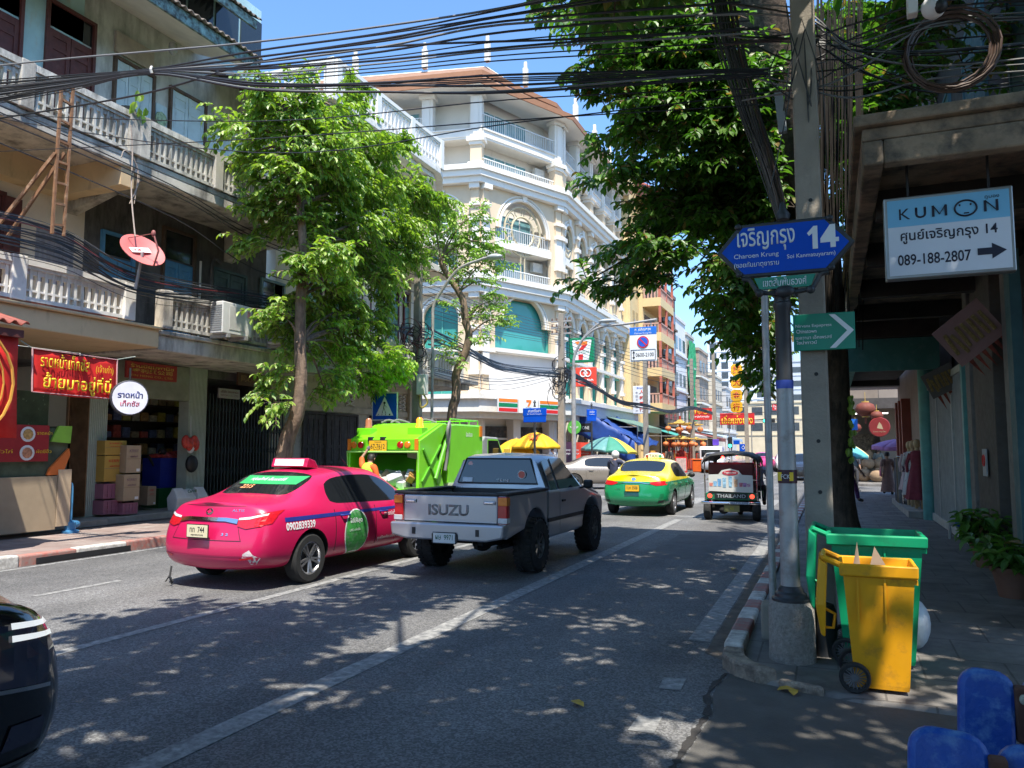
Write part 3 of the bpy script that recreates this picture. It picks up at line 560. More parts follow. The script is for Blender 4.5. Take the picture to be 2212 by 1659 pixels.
# ------------------------------------------------------------------ buildings farther along the left side
win_d = M('window_dark', (.06, .07, .08), .2, var=.2, scale=2)
def block(label, x0, y0, x1, y1, h, mat, nf, ny, nx=0, z0=4., wh=1.3, roofc=None, name='building', frame=None, group=None):
    r = thing(name, label, 'building', ((x0+x1)/2, (y0+y1)/2, .14), group=group)
    part(r, 'wall', MB().box(x0, y0, .14, x1, y1, h), mat)
    for k in range(nf):
        z = z0+(h-z0)*k/nf+.7
        for i in range(ny):
            y = y0+(y1-y0)*(i+.2)/ny; b = MB().box(x1-.02, y, z, x1+.03, y+(y1-y0)*.6/ny, z+wh); part(r, 'window', b, win_d)
        for i in range(nx):
            x = x0+(x1-x0)*(i+.2)/nx; b = MB().box(x, y0-.03, z, x+(x1-x0)*.6/nx, y0+.02, z+wh); part(r, 'window', b, win_d)
        part(r, 'ledge', MB().box(x0, y0-.1, z-.75, x1+.25, y1, z-.55), frame or mat)
    part(r, 'parapet', MB().box(x0-.05, y0-.15, h, x1+.1, y1+.05, h+.35), roofc or mat); return r
yel = M('yellow_render', (.66, .5, .26), .8, var=.06, scale=.7, col2=(.5, .37, .2), amt=.28, streak=.2); redp = M('red_paint', (.45, .13, .09), .7, var=.2, scale=3)
Y1 = thing('building', 'tall yellow building with red railed balconies and upturned red tiled roof', 'building', (-18, 66, .14))
part(Y1, 'wall', MB().box(-30, 61.4, .14, -15.3, 66.5, 25).box(-30, 66.5, .14, -15.0, 73, 23.5), yel)
part(Y1, 'pilaster', MB().box(-15.3, 61.5, 3, -14.9, 62.3, 24.6), yel)
for k in range(6):
    z = 5+k*3.1; part(Y1, 'balcony', MB().box(-15, 66.6, z, -13.4, 72.6, z+.75), yel)
    b = MB().box(-13.6, 66.6, z+1.5, -13.4, 72.6, z+1.62); n = 14
    for i in range(n): b.box(-13.55, 66.7+i*.42, z+.75, -13.45, 66.85+i*.42, z+1.5)
    b.box(-15, 66.6, z+1.5, -13.4, 66.75, z+1.62)
    for i in range(5): b.box(-14.9+i*.3, 66.62, z+.75, -14.75+i*.3, 66.72, z+1.5)
    part(Y1, 'railing', b, M('pink_rail', (.5, .3, .24), .7, var=.15))
    b = MB().box(-13.6, 66.6, z+.75, -13.4, 66.8, z+3.1).box(-13.6, 72.4, z+.75, -13.4, 72.6, z+3.1).box(-13.6, 69.4, z+.75, -13.4, 69.6, z+3.1); part(Y1, 'post', b, redp)
    part(Y1, 'door', MB().box(-15.02, 67.2, z+.2, -14.95, 71.8, z+2.5), brown)
    for i in range(3): part(Y1, 'window', MB().box(-15.32, 62.8+i*1.2, z+.6, -15.27, 63.5+i*1.2, z+2.4), M('ochre_louvre', (.42, .3, .14), .7, var=.3, scale=6))
rf = MB(); prof = [(-13.0, 23.55), (-12.2, 23.75), (-13.6, 24.3), (-15.5, 25.4), (-18, 26.2)]
rf.sheet([[(x, y, z+.25*abs((y-69)/4)**2) for x, z in prof] for y in [65.3+k*.95 for k in range(9)]]); part(Y1, 'roof', rf, M('red_tile', (.4, .1, .07), .6, var=.3, scale=3), thick=.15)
part(Y1, 'eave_board', MB().box(-15, 65.6, 23.3, -12.6, 72.8, 23.5), M('orange_board', (.55, .25, .08), .7))
G1 = block('weathered grey brown building with black water stains beside the green netting', -26, 73.4, -14.6, 80, 17.2, M('stained_wall', (.2, .17, .13), .9, var=.4, scale=.5, col2=(.07, .06, .05), amt=.5, streak=.3), 4, 3)
part(G1, 'roof_shed', MB().box(-22, 74, 17.5, -15.5, 79, 20.3), M('zinc', (.5, .51, .53), .5, metal=.2, var=.15, scale=2))
W1 = block('white peeling building next to green construction netting', -26, 80.3, -14.8, 87, 15.6, M('peeling_white', (.66, .67, .68), .85, var=.08, scale=.6, col2=(.4, .39, .37), amt=.34, streak=.2), 3, 3)
N1 = thing('construction_netting', 'bright green netting hung on the front of a building under repair', 'netting', (-14.5, 89, 1)); n_ = MB()
n_.sheet([[(-14.5+.12*sin(y*3.1+z), y, z) for z in [5+k*.7 for k in range(14)]] for y in [87.2+.4*k for k in range(13)]]); part(N1, 'net', n_, M('net_green', (.03, .33, .14), .8, var=.25, scale=1.5))
W2 = block('narrow pale building behind the green netting', -26, 87.1, -14.7, 92.2, 14.6, M('pale_wall', (.5, .47, .43), .85, var=.15, scale=.8), 3, 2)
W3 = block('brown and white shophouse with open balconies beyond the netting', -26, 92.6, -14.2, 100, 13.5, M('brown_wall', (.34, .26, .2), .85, var=.3, scale=.6, col2=(.5, .46, .4), amt=.4), 3, 3, frame=whitec)
W4 = block('cream shophouse with dark windows behind the red shop signs', -26, 100.5, -13.8, 110, 11.2, M('cream2', (.6, .54, .44), .85, var=.1, scale=.7), 2, 4)
W5 = block('grey white shophouse at the far bend of the street', -26, 111, -13.4, 123, 10.2, M('grey2', (.56, .55, .54), .85, var=.12, scale=.6), 2, 4, 3)
W6 = block('yellow cream shophouse across the far end of the street', -18, 132, -4, 144, 9.2, M('yellow2', (.62, .52, .36), .85, var=.1, scale=.6), 2, 2, 5)
W7 = block('low beige shophouse right of the far traffic light', -3.6, 136, 8, 150, 9.8, M('beige2', (.55, .5, .43), .85, var=.1, scale=.6), 2, 2, 4)
T1 = block('white high rise with rows of square windows above the far roofs', -37, 260, -15, 285, 37, M('tower_white', (.74, .76, .78), .7, var=.03), 9, 5, 6, z0=8, wh=2.2, name='tower')
part(T1, 'side_slab', MB().box(-14.9, 259, .14, -11, 285, 39.5), M('tower_grey', (.5, .54, .6), .7, var=.03))
B8 = block('grey office block at the end of the street behind the lamp post', -12, 190, 12, 205, 22, M('office_grey', (.5, .52, .55), .7, var=.05), 5, 3, 7, z0=6, name='building')

# ------------------------------------------------------------------ shophouse on the right with its canopy
R = thing('shophouse', 'dark shaded shophouse on the right with a deep concrete canopy over the pavement', 'shophouse', (5, 14, .12))
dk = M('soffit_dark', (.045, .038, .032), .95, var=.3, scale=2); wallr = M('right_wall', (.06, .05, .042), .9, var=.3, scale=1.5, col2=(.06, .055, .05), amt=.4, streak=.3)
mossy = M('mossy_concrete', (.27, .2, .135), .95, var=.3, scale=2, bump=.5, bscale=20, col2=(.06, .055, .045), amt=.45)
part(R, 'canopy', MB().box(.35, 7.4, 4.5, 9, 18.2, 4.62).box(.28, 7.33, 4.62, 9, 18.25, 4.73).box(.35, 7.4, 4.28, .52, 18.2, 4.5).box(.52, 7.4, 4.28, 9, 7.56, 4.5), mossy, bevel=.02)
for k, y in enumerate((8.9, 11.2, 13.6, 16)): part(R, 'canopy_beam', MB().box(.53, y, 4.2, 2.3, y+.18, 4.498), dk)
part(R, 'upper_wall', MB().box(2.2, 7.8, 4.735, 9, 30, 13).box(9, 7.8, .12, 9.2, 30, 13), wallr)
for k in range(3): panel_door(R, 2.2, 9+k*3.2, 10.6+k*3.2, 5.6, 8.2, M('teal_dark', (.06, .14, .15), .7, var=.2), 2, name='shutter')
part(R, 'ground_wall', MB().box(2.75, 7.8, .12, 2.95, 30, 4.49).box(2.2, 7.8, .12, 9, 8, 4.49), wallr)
for y0, y1, m in ((11.4, 11.85, 'right_tile'), (12.6, 14.2, 'right_wall2'), (14.55, 14.95, 'right_tile'), (8.2, 9.4, 'right_wall2')):
    part(R, 'pillar', MB().box(2.15, y0, .12, 2.74, y1, 4.48), M(m, (.2, .19, .17) if 'tile' in m else (.1, .085, .07), .85, var=.15, scale=5, col2=(.1, .1, .09), amt=.35), bevel=.01)
tealc = M('teal_paint', (.1, .3, .28), .6, var=.15, scale=4, col2=(.2, .34, .32), amt=.25)
part(R, 'teal_column', MB().cyl((2.1, 20.3, .12), (2.1, 20.3, 4.1), .17, n=16), tealc, smooth=40)
part(R, 'teal_post', MB().box(2.1, 15.0, .12, 2.2, 15.18, 3.4), tealc); part(R, 'teal_post', MB().box(2.08, 10.9, .12, 2.2, 11.2, 4.2), M('teal_dark', (0, 0, 0)))
gt = MB(); y = 15.25
while y < 20.0:
    gt.box(2.13, y, .3, 2.17, y+.02, 3.1); z = .5
    while z < 2.9: gt.bar((2.15, y+.01, z), (2.15, y+.105, z+.2), .009); gt.bar((2.15, y+.105, z), (2.15, y+.01, z+.2), .009); z += .4
    y += .1
gt.box(2.1, 15.2, 3.1, 2.22, 20.1, 3.22).box(2.1, 15.2, .14, 2.22, 20.1, .3)
for y in (16.4, 18.6): gt.box(2.1, y, .3, 2.16, y+.06, 3.1)
part(R, 'folding_gate', gt, M('gate_white', (.42, .42, .4), .6, var=.15, scale=5))
R2 = thing('shophouse', 'second shophouse on the right with teal canopy fascia and open clothes stall below', 'shophouse', (5, 25, .12))
part(R2, 'canopy_fascia', MB().box(.42, 18.5, 3.45, 2.2, 18.6, 4.15).box(.42, 18.6, 3.45, .55, 30, 4.15), M('teal_fascia2', (.05, .18, .16), .7, var=.2, scale=2, col2=(.12, .26, .24), amt=.35))
part(R2, 'shade_board', MB().box(.42, 18.3, 4.16, 2.2, 18.4, 5.2), dk); part(R2, 'end_board', MB().box(.45, 29.9, 3.97, 2.29, 30.1, 4.9), dk)  # dark boards added to cover bright gaps where the canopy is in shade
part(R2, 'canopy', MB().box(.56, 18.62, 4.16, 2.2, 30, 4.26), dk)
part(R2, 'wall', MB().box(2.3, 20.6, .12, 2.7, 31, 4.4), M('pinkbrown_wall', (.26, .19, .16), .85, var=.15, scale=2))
for y in (26.5, 27.6, 28.8): part(R2, 'red_pillar', MB().box(2.05, y, .12, 2.3, y+.28, 3.3), M('dull_red', (.24, .05, .035), .7, var=.15))
part(R2, 'step', MB().box(1.65, 20.6, .12, 2.3, 26, .28), plinth, bevel=.01)
# across the side street on the right
R3 = thing('shophouse', 'open fronted shophouse across the side street with white soffit and hanging lanterns', 'shophouse', (4, 46, .12))
part(R3, 'soffit', MB().box(.3, 30.2, 3.95, 4, 31.6, 4.05), M('soffit_white', (.4, .35, .33), .8, var=.1, col2=(.3, .27, .25), amt=.3)); 
part(R3, 'wall', MB().box(2.4, 44.5, .12, 9, 45, 8).box(-.2, 48, .12, 9, 48.5, 9), M('far_wall', (.26, .21, .17), .85, var=.15, scale=1, col2=(.3, .25, .2), amt=.35))
part(R3, 'canopy', MB().box(-.4, 41, 3.9, 9, 48, 4.1).box(-.5, 40.9, 3.7, 9, 41.05, 4.2), M('far_canopy', (.07, .06, .055), .85, var=.2)); part(R3, 'shelves', MB().box(.3, 46.5, .12, 2.2, 47.2, 2.6), M('goods', (.16, .12, .08), .8, var=.8, scale=6, col2=(.4, .32, .2), amt=.4))
part(R3, 'tube_light', MB().box(.6, 41.2, 3.45, 2.6, 41.26, 3.5), M('tube', (.9, .9, .9), .5, emit=(1, .98, .95), es=3))
R4 = block('shophouse row on the far right behind the tree trunk', .2, 50, 12, 90, 10, M('far_right', (.24, .2, .16), .85, var=.15, scale=.6), 2, 3, 2)
# row behind the camera on the right, closing the side lane
R0 = thing('shophouse', 'shophouse at the near right corner of the lane beside the viewer', 'shophouse', (6, -8, 0)); part(R0, 'wall', MB().box(2.6, -22, 0, 10, -1.5, 11), wallr)
# ------------------------------------------------------------------ vehicles
tyrem = M('tyre', (.018, .018, .018), .85, var=.25, scale=8); rimm = M('alloy', (.55, .55, .57), .3, metal=.9, var=.05); blk = M('black_plastic', (.014, .014, .015), .55, var=.1)
cglass = M('car_glass', (.012, .014, .016), .04, var=0, spec=.9); chrome = M('chrome', (.75, .75, .76), .12, metal=1., var=0)
lred = M('lamp_red', (.45, .012, .015), .2, var=.1, scale=20, spec=.7); lamb = M('lamp_amber', (.7, .2, .02), .2, var=.1, scale=20); lclr = M('lamp_clear', (.6, .6, .6), .15, var=.1, scale=20)
under = M('underside', (.01, .01, .01), .9, var=0); whitep = M('white_vinyl', (.75, .75, .75), .6, var=.03); blackp = M('black_vinyl', (.01, .01, .012), .6, var=0)
def paintm(name, col, rough=.28, metal=0., **k): return M(name, col, rough, metal, var=.04, scale=1.2, coat=.6, **k)
def bvh_of(me): return BVHTree.FromPolygons([v.co[:] for v in me.vertices], [p.vertices[:] for p in me.polygons])
def decal(name, root, bvh, side, mat, polys=None, me=None, at=(0, 0), off=.004, grid=.05, group=None):
    # lies a flat shape (a, b) on the body seen from 'R' (right side), 'B' (rear) or 'F' (front)
    bm = bmesh.new()
    if me: bm.from_mesh(me)
    for poly in polys or ():
        bm.faces.new([bm.verts.new((a, 0, b)) for a, b in poly])
    if polys:
        xs = [v.co.x for v in bm.verts]; zs = [v.co.z for v in bm.verts]
        for ax, lo, hi in ((0, min(xs), max(xs)), (2, min(zs), max(zs))):
            n = int((hi-lo)/grid)
            for k in range(1, n+1):
                c = [0, 0, 0]; c[ax] = lo+(hi-lo)*k/(n+1); nn = [0, 0, 0]; nn[ax] = 1
                bmesh.ops.bisect_plane(bm, geom=bm.verts[:]+bm.edges[:]+bm.faces[:], plane_co=c, plane_no=nn)
    bad = []
    for v in bm.verts:
        a, b = v.co.x+at[0], v.co.z+at[1]
        if side == 'R': o, d = V((6, a, b)), V((-1, 0, 0))
        elif side == 'B': o, d = V((a, -6, b)), V((0, 1, 0))
        elif side == 'T': o, d = V((a, b, 6)), V((0, 0, -1))
        else: o, d = V((-a, 12, b)), V((0, -1, 0))
        h, n, i, t = bvh.ray_cast(o, d)
        if h is None: bad.append(v)
        else: v.co = h-d*off
    bmesh.ops.delete(bm, geom=bad, context='VERTS')
    m2 = bpy.data.meshes.new(name); bm.to_mesh(m2); bm.free(); return link(name, m2, root, mat)
def dtext(s, root, bvh, side, mat, a, b, w, h, bold=0., name='lettering', off=.006):
    me = text_mesh(s, w, h, bold, 0); return decal(name, root, bvh, side, mat, me=me, at=(a, b), off=off)
def wheel(root, x, y, r, w, spokes=10, rim=.66, right=True, mat=None, chunky=False):
    s = 1 if right else -1; Rm = Matrix.Rotation(pi/2*s, 3, 'Y'); c = V((x, y, r))
    hub = MB().cyl(c-V((s*w*.3, 0, 0)), c+V((s*w*.2, 0, 0)), r*rim*.98, n=24).build('wheel', blk, root, smooth=40)
    pr = [(r*rim, -w/2), (r*.9, -w/2), (r*.985, -w*.38), (r, -w*.2), (r, w*.2), (r*.985, w*.38), (r*.9, w/2), (r*rim, w/2), (r*rim*.97, 0)]
    t = MB().lathe(pr+[pr[0]], c, 32, R=Rm, cap=False)
    if chunky:
        for k in range(30):
            a = 2*pi*k/30
            for q in (-1, 1): t.obox(c+V((q*w*.3, cos(a)*r*.99, sin(a)*r*.99)), (w*.34, .045, .03), mat=Matrix.Rotation(a-pi/2, 3, 'X'))
    t.build('tyre', tyrem, hub, smooth=40)
    b = MB().lathe([(r*rim, w*.46), (r*rim*.93, w*.47), (r*rim*.88, w*.38), (r*rim*.86, w*.2)], c, 28, R=Rm, cap=False); xo = c.x+s*w*.36
    for k in range(spokes):
        a = 2*pi*k/spokes; q = a+.16*(1 if k % 2 else -1)*(spokes > 8)
        b.bar((xo, c.y+cos(a)*r*.09, c.z+sin(a)*r*.09), (xo+s*w*.06, c.y+cos(q)*r*rim*.9, c.z+sin(q)*r*rim*.9), .025, r*.075)
    b.lathe([(0, w*.42), (r*.1, w*.42), (r*.13, w*.33)], c, 14, R=Rm); b.build('rim', mat or rimm, hub, smooth=35); return hub
def boolean_cut(me, cutter):
    a = bpy.data.objects.new('a', me); b = bpy.data.objects.new('b', cutter); COL.objects.link(a); COL.objects.link(b)
    m = a.modifiers.new('b', 'BOOLEAN'); m.operation = 'DIFFERENCE'; m.object = b; m.solver = 'EXACT'
    bpy.context.view_layer.update(); out = bpy.data.meshes.new_from_object(a.evaluated_get(bpy.context.evaluated_depsgraph_get()))
    bpy.data.objects.remove(a); bpy.data.objects.remove(b); return out
def split_mesh(me, classify):                         # face lists by class -> new meshes
    groups = {}
    for p in me.polygons: groups.setdefault(classify(p), []).append(p)
    out = {}
    for k, ps in groups.items():
        idx = {}; vs = []; fs = []
        for p in ps:
            f = []
            for i in p.vertices:
                if i not in idx: idx[i] = len(vs); vs.append(me.vertices[i].co[:])
                f.append(idx[i])
            fs.append(f)
        m = bpy.data.meshes.new('m'); m.from_pydata(vs, [], fs); m.polygons.foreach_set('material_index', [p.material_index for p in ps])
        m.polygons.foreach_set('use_smooth', [True]*len(fs)); m.set_sharp_from_angle(angle=radians(38)); out[k] = m
    return out
def sedan_mesh(rear=1., hi=1.475):
    def sec(y, p): return [(x, y, z) for x, z in p]
    R0 = [(0, .26, .16), (.68, .25, .16), (.81, .38, .09), (.85, .6, .1), (.83, .84, .17), (.77, .98, .24), (.68, 1.035, .25), (.52, 1.065, .24), (.26, 1.085, .22), (0, 1.09, .21)]
    rings = []
    for s, bl in ((0, .16), (.4, .14), (.78, .07), (1, 0)):
        rings.append([(x*s, y-bl*(1 if 1 < i < 9 else .6)+.03, z) for i, (x, z, y) in enumerate(R0)])
    low = lambda w: [(0, .22), (w*.84, .22), (w*.97, .34), (w, .6), (w*.985, .84)]
    S_ = [(.5, .895, [(.82, 1.0), (.72, 1.06), (.56, 1.1), (.28, 1.12), (0, 1.125)]), (.82, .905, [(.83, 1.01), (.73, 1.09), (.6, 1.125), (.3, 1.15), (0, 1.155)]),
          (1.2, .91, [(.83, 1.0), (.715, 1.2), (.61, 1.285), (.3, 1.32), (0, 1.33)]), (1.42, .91, [(.83, .995), (.68, 1.3), (.6, 1.39), (.3, 1.425), (0, 1.435)]), (1.75, .91, [(.83, .985), (.66, 1.37), (.58, 1.445), (.3, 1.48), (0, 1.49)]),
          (2.3, .905, [(.83, .97), (.66, 1.39), (.59, 1.455), (.3, 1.495), (0, 1.505)]), (2.8, .905, [(.83, .955), (.65, 1.36), (.575, 1.425), (.3, 1.465), (0, 1.475)]), (3.25, .9, [(.825, .945), (.72, 1.13), (.64, 1.19), (.32, 1.235), (0, 1.245)]),
          (3.62, .895, [(.81, .935), (.73, .98), (.62, 1.01), (.32, 1.035), (0, 1.045)]), (4.1, .88, [(.78, .88), (.7, .92), (.52, .945), (.26, .955), (0, .96)]), (4.42, .84, [(.72, .78), (.62, .81), (.48, .83), (.24, .84), (0, .845)])]
    for y, w, up in S_: rings.append(sec(y, low(w)+up))
    Fr = [(0, .24, 4.5), (.62, .24, 4.5), (.74, .36, 4.56), (.77, .54, 4.56), (.7, .68, 4.54), (.62, .74, 4.52), (.54, .765, 4.52), (.42, .78, 4.52), (.2, .79, 4.52), (0, .795, 4.52)]
    for s, bl in ((1, 0), (.75, .07), (.4, .13), (0, .15)): rings.append([(x*s, y+bl, z) for x, z, y in Fr])
    bm = bmesh.new(); G_ = []
    for s in (1, -1):
        for r in rings: G_.append([bm.verts.new((x*s, y, z)) for x, y, z in r])
    n = len(rings)
    for h in (0, 1):
        g = G_[h*n:(h+1)*n]
        for k in range(n-1):
            for i in range(9):
                q = [g[k][i], g[k][i+1], g[k+1][i+1], g[k+1][i]]
                try: f = bm.faces.new(q[::-1] if h == 0 else q)
                except ValueError: continue
                kk = k-4
                if (3 <= kk <= 6 and i == 5) or (kk in (1, 2) and i >= 7) or (kk in (6, 7) and i >= 7): f.material_index = 1
    bmesh.ops.remove_doubles(bm, verts=bm.verts[:], dist=.0005); bmesh.ops.dissolve_degenerate(bm, edges=bm.edges[:], dist=.0002)
    bmesh.ops.recalc_face_normals(bm, faces=bm.faces[:])
    cl = bm.edges.layers.float.new('crease_edge')
    for e in bm.edges:
        ms = {f.material_index for f in e.link_faces}
        if len(ms) > 1: e[cl] = .55
    me = bpy.data.meshes.new('c'); bm.to_mesh(me); bm.free(); return me
def subdivided(me, lv=2):
    o = bpy.data.objects.new('s', me); COL.objects.link(o); m = o.modifiers.new('s', 'SUBSURF'); m.levels = lv; m.boundary_smooth = 'PRESERVE_CORNERS'
    bpy.context.view_layer.update(); r = bpy.data.meshes.new_from_object(o.evaluated_get(bpy.context.evaluated_depsgraph_get())); bpy.data.objects.remove(o); return r
def arches(ys, r, x0=.55, x1=1.2, z=None):
    b = MB()
    for y in ys:
        for s in (1, -1): b.cyl((s*x0, y, z or r*.92), (s*x1, y, z or r*.92), r, n=28)
    me = bpy.data.meshes.new('k'); me.from_pydata(b.v, [], b.f); return me
_sedan = None
def sedan(label, loc, rz, paint, group=None, detail=True, name='sedan_car', wheel_m=None, r=.325):
    global _sedan
    root = thing(name, label, 'car', loc, rz, group)
    if _sedan is None:
        m = subdivided(sedan_mesh()); m.materials.append(blk); m.materials.append(cglass); m.materials.append(under)
        c = arches((.99, 3.69), .375, z=.335); c.materials.append(under); c.materials.append(under); c.materials.append(under); c.polygons.foreach_set('material_index', [2]*len(c.polygons)); _sedan = boolean_cut(m, c)
        bm = bmesh.new(); bm.from_mesh(_sedan)
        for y in (1.5, 2.48, 3.5): bmesh.ops.bisect_plane(bm, geom=bm.verts[:]+bm.edges[:]+bm.faces[:], plane_co=(0, y, 0), plane_no=(0, 1, 0))
        bmesh.ops.bisect_plane(bm, geom=bm.verts[:]+bm.edges[:]+bm.faces[:], plane_co=(0, 0, .34), plane_no=(0, 0, 1)); bm.to_mesh(_sedan); bm.free()
    def cls(p):
        c = p.center
        if p.material_index == 1: return ('rear_window',) if c.y < 1.7 and abs(c.x) < .63 and c.z > 1.1 and p.normal.y < -.1 else (('windshield',) if p.normal.y > .3 else ('window', c.x > 0, c.y > 2.48))
        if p.material_index == 0 and abs(c.x) > .6 and .34 < c.z < 1.05 and 1.5 < c.y < 3.5 and abs(p.normal.x) > .5: return ('door', c.x > 0, c.y > 2.48)
        return ('body',)
    parts = {}
    for k, m in split_mesh(_sedan, cls).items():
        mats = [paint, cglass, under] if k[0] in ('body', 'door') else [cglass, cglass, cglass]
        parts[k] = link(k[0], m, root, mats)
    bv = bvh_of(_sedan); seam = MB()
    for s in (1, -1):
        for y in (1.5, 2.48, 3.5):
            pts = [bv.ray_cast(V((s*4, y, z)), V((-s, 0, 0)))[0] for z in [.36+.07*k for k in range(9)]]; pts = [p for p in pts if p]
            if len(pts) > 2: seam.tube(pts, .006, 4)
    seam.build('door_seam', blackp, root)
    if detail:
        for s, (y, z) in [(s, q) for s in (1, -1) for q in ((1.72, .83), (2.68, .82))]:
            h = bv.ray_cast(V((s*4, y, z)), V((-s, 0, 0)))[0]
            hd = MB().tube([h+V((s*.0, -.1, 0)), h+V((s*.035, -.07, 0)), h+V((s*.035, .07, 0)), h+V((0, .1, 0))], .013, 6).build('door_handle', paint if detail != 'blue' else M('stripe_blue', (.02, .03, .22), .4), parts[('door', s > 0, y > 2.48)], smooth=40)
    for s in (1, -1):
        mr = MB().ell((s*.97, 3.12, 1.0), (.1, .06, .075)); mr.bar((s*.85, 3.15, .97), (s*.95, 3.12, .98), .04); mr.build('wing_mirror', blk if detail else paint, root, smooth=50)
    for y in (.99, 3.69):
        for s in (1, -1): wheel(root, s*.79, y, r, .2, 10 if detail else 5, right=s > 0, mat=wheel_m)
    return root, bv, parts
def plate(root, x, y, z, w, h, lines, bg, fg, name='number_plate', rz=0):
    p = MB().box(-w/2-.012, .004, -h/2-.012, w/2+.012, .012, h/2+.012); p.mi = 1; p.box(-w/2, -.002, -h/2, w/2, .0035, h/2)
    o = p.build(name, [blk, bg], root, bevel=.004); o.location = (x, y, z); o.rotation_euler = (0, 0, radians(rz))
    for s, dz, tw, th in lines: text(s, 0, -.002, dz, tw, th, fg, o, bold=.008)
    return o
cream_pl = M('plate_cream', (.72, .62, .4), .5, var=.04); yel_pl = M('plate_yellow', (.8, .45, .02), .5, var=.04); wh_pl = M('plate_white', (.6, .62, .6), .5, var=.1)
# --- pink taxi in front
pink = M('pink_paint', (.54, .01, .082), .33, var=.04, scale=1.2, coat=.35); stripe = M('stripe_blue', (.02, .03, .22), .4)
T, bv, pp = sedan('bright pink taxi seen from behind with green rear window banner beside the silver pickup', (-7.27, 7.5, 0), -1.6, pink, detail='blue', name='taxi')
pinkr = M('lamp_red2', (.5, .01, .02), .15, var=.2, scale=30, spec=.8)
for s in (1, -1):
    tl = decal('tail_light', T, bv, 'B', pinkr, [[(s*.47, .895), (s*.62, .91), (s*.82, .95), (s*.83, .86), (s*.77, .8), (s*.6, .77), (s*.48, .8)][::s]], off=.012)
    decal('clear_lens', tl, bv, 'B', lclr, [[(s*.48, .9), (s*.62, .915), (s*.83, .965), (s*.82, .94), (s*.62, .885), (s*.48, .875)][::s]], off=.018); 
    decal('reflector', T, bv, 'B', pinkr, [[(s*.55, .39), (s*.72, .41), (s*.72, .435), (s*.55, .415)][::s]], off=.006)
decal('tail_light', T, bv, 'R', pinkr, [[(.2, .81), (.3, .83), (.42, .93), (.55, .985), (.3, .965), (.2, .95)]], off=.008)
decal('chrome_strip', T, bv, 'B', chrome, [[(-.47, .885), (-.3, .9), (.3, .9), (.47, .885), (.47, .83), (.3, .855), (-.3, .855), (-.47, .83)]], off=.016)
decal('boot_seam', T, bv, 'B', blackp, [[(-.56, .62), (.56, .62), (.56, .628), (-.56, .628)], [(-.5, 1.035), (.5, 1.035), (.5, 1.041), (-.5, 1.041)], [(-.565, .62), (-.557, .62), (-.49, .78), (-.497, .78)], [(.557, .62), (.565, .62), (.497, .78), (.49, .78)]], off=.003)
decal('bumper_seam', T, bv, 'B', M('pink_dark', (.4, .012, .07), .5), [[(-.7, .43), (.7, .43), (.72, .445), (-.72, .445)]], off=.003)
plate(T, -.02, -.075, .735, .34, .15, [('ทท  744', .02, .24, .07), ('กรุงเทพมหานคร', -.05, .2, .025)], cream_pl, blackp)
for cx, rx, rz_ in ((0, .058, .04), (0, .022, .038), (0, .05, .014)):
    decal('badge', T, bv, 'B', chrome, [[(cos(2*pi*k/24)*rx, .965+sin(2*pi*k/24)*rz_) for k in range(24)]], off=.006) if rx > .055 else decal('badge', T, bv, 'B', pink, [[(cos(2*pi*k/24)*rx*.8, .968+sin(2*pi*k/24)*rz_*.75) for k in range(24)]], off=.01)
dtext('ALTIS', T, bv, 'B', chrome, .42, .985, .16, .03, .01); dtext('3 2', T, bv, 'B', chrome, .33, .7, .1, .03, .02)
gband = M('banner_green', (.03, .36, .11), .5, var=.05)
rw = [v for v in ((-.5, 1.27), (.5, 1.27), (.545, 1.375), (-.52, 1.375))]
decal('window_banner', T, bv, 'B', gband, [rw], off=.008)
dtext('กลุ่มแท็กซี่ เอ็นเนอร์ยี่', T, bv, 'B', whitep, -.05, 1.33, .62, .05, .01, off=.013); dtext('2215', T, bv, 'B', M('sticker_orange', (.8, .35, .15), .6), -.24, 1.24, .22, .045, .02, off=.012)
decal('stripe', T, bv, 'R', stripe, [[(.5, .885), (3.5, .87), (3.5, .835), (.5, .83)]], off=.004)
dtext('0902839339', T, bv, 'R', whitep, .78, .77, .55, .1, .03); dtext('สหกรณ์แท็กซี่มหานคร', T, bv, 'R', whitep, 3.0, .78, .62, .07, .01); dtext('ทท744', T, bv, 'R', whitep, 3.0, .62, .24, .06, .02); dtext('ศูนย์ร้องเรียนแท็กซี่ โทร.1584', T, bv, 'R', whitep, 2.9, .42, .75, .07, .01)
ad = [(1.98+cos(a)*.27, .57+sin(a)*.31) for a in [radians(q) for q in range(-100, 250, 14)]]
gb = decal('door_sticker', T, bv, 'R', whitep, [[(1.98+(x-1.98)*1.07, .57+(z-.57)*1.06) for x, z in ad]+[(1.85, .26)]], off=.005); decal('sticker_face', gb, bv, 'R', M('sticker_green', (.05, .3, .06), .5, var=.35, scale=6, col2=(.3, .33, .3), amt=.35), [ad+[(1.87, .28)]], off=.008)
dtext('ไปให้สุด', gb, bv, 'R', whitep, 1.96, .73, .3, .09, .02, off=.012); dtext('LPG แค่ขยับ', gb, bv, 'R', whitep, 1.93, .61, .26, .04, .01, off=.012)
decal('scrape', T, bv, 'B', M('bare_scrape', (.6, .5, .5), .6, var=.3, scale=20), [[(.6, .47), (.68, .52), (.72, .46), (.78, .42), (.74, .36), (.68, .3), (.66, .4), (.58, .4)]], off=.003)
sg = MB().prism([(-.06, 0), (-.02, .13), (.13, .1), (.2, .02), (.2, 0)], 'x', -.32, .32); sg = sg.build('roof_sign', pink, T, bevel=.02); sg.location = (0, 1.62, 1.49); sg.rotation_euler = (radians(-3), 0, 0)
MB().obox((0, -.047, .065), (.52, .012, .1), (-15, 0, 0)).build('sign_panel', M('panel_pale', (.72, .72, .74), .35, var=.08, scale=4), sg)
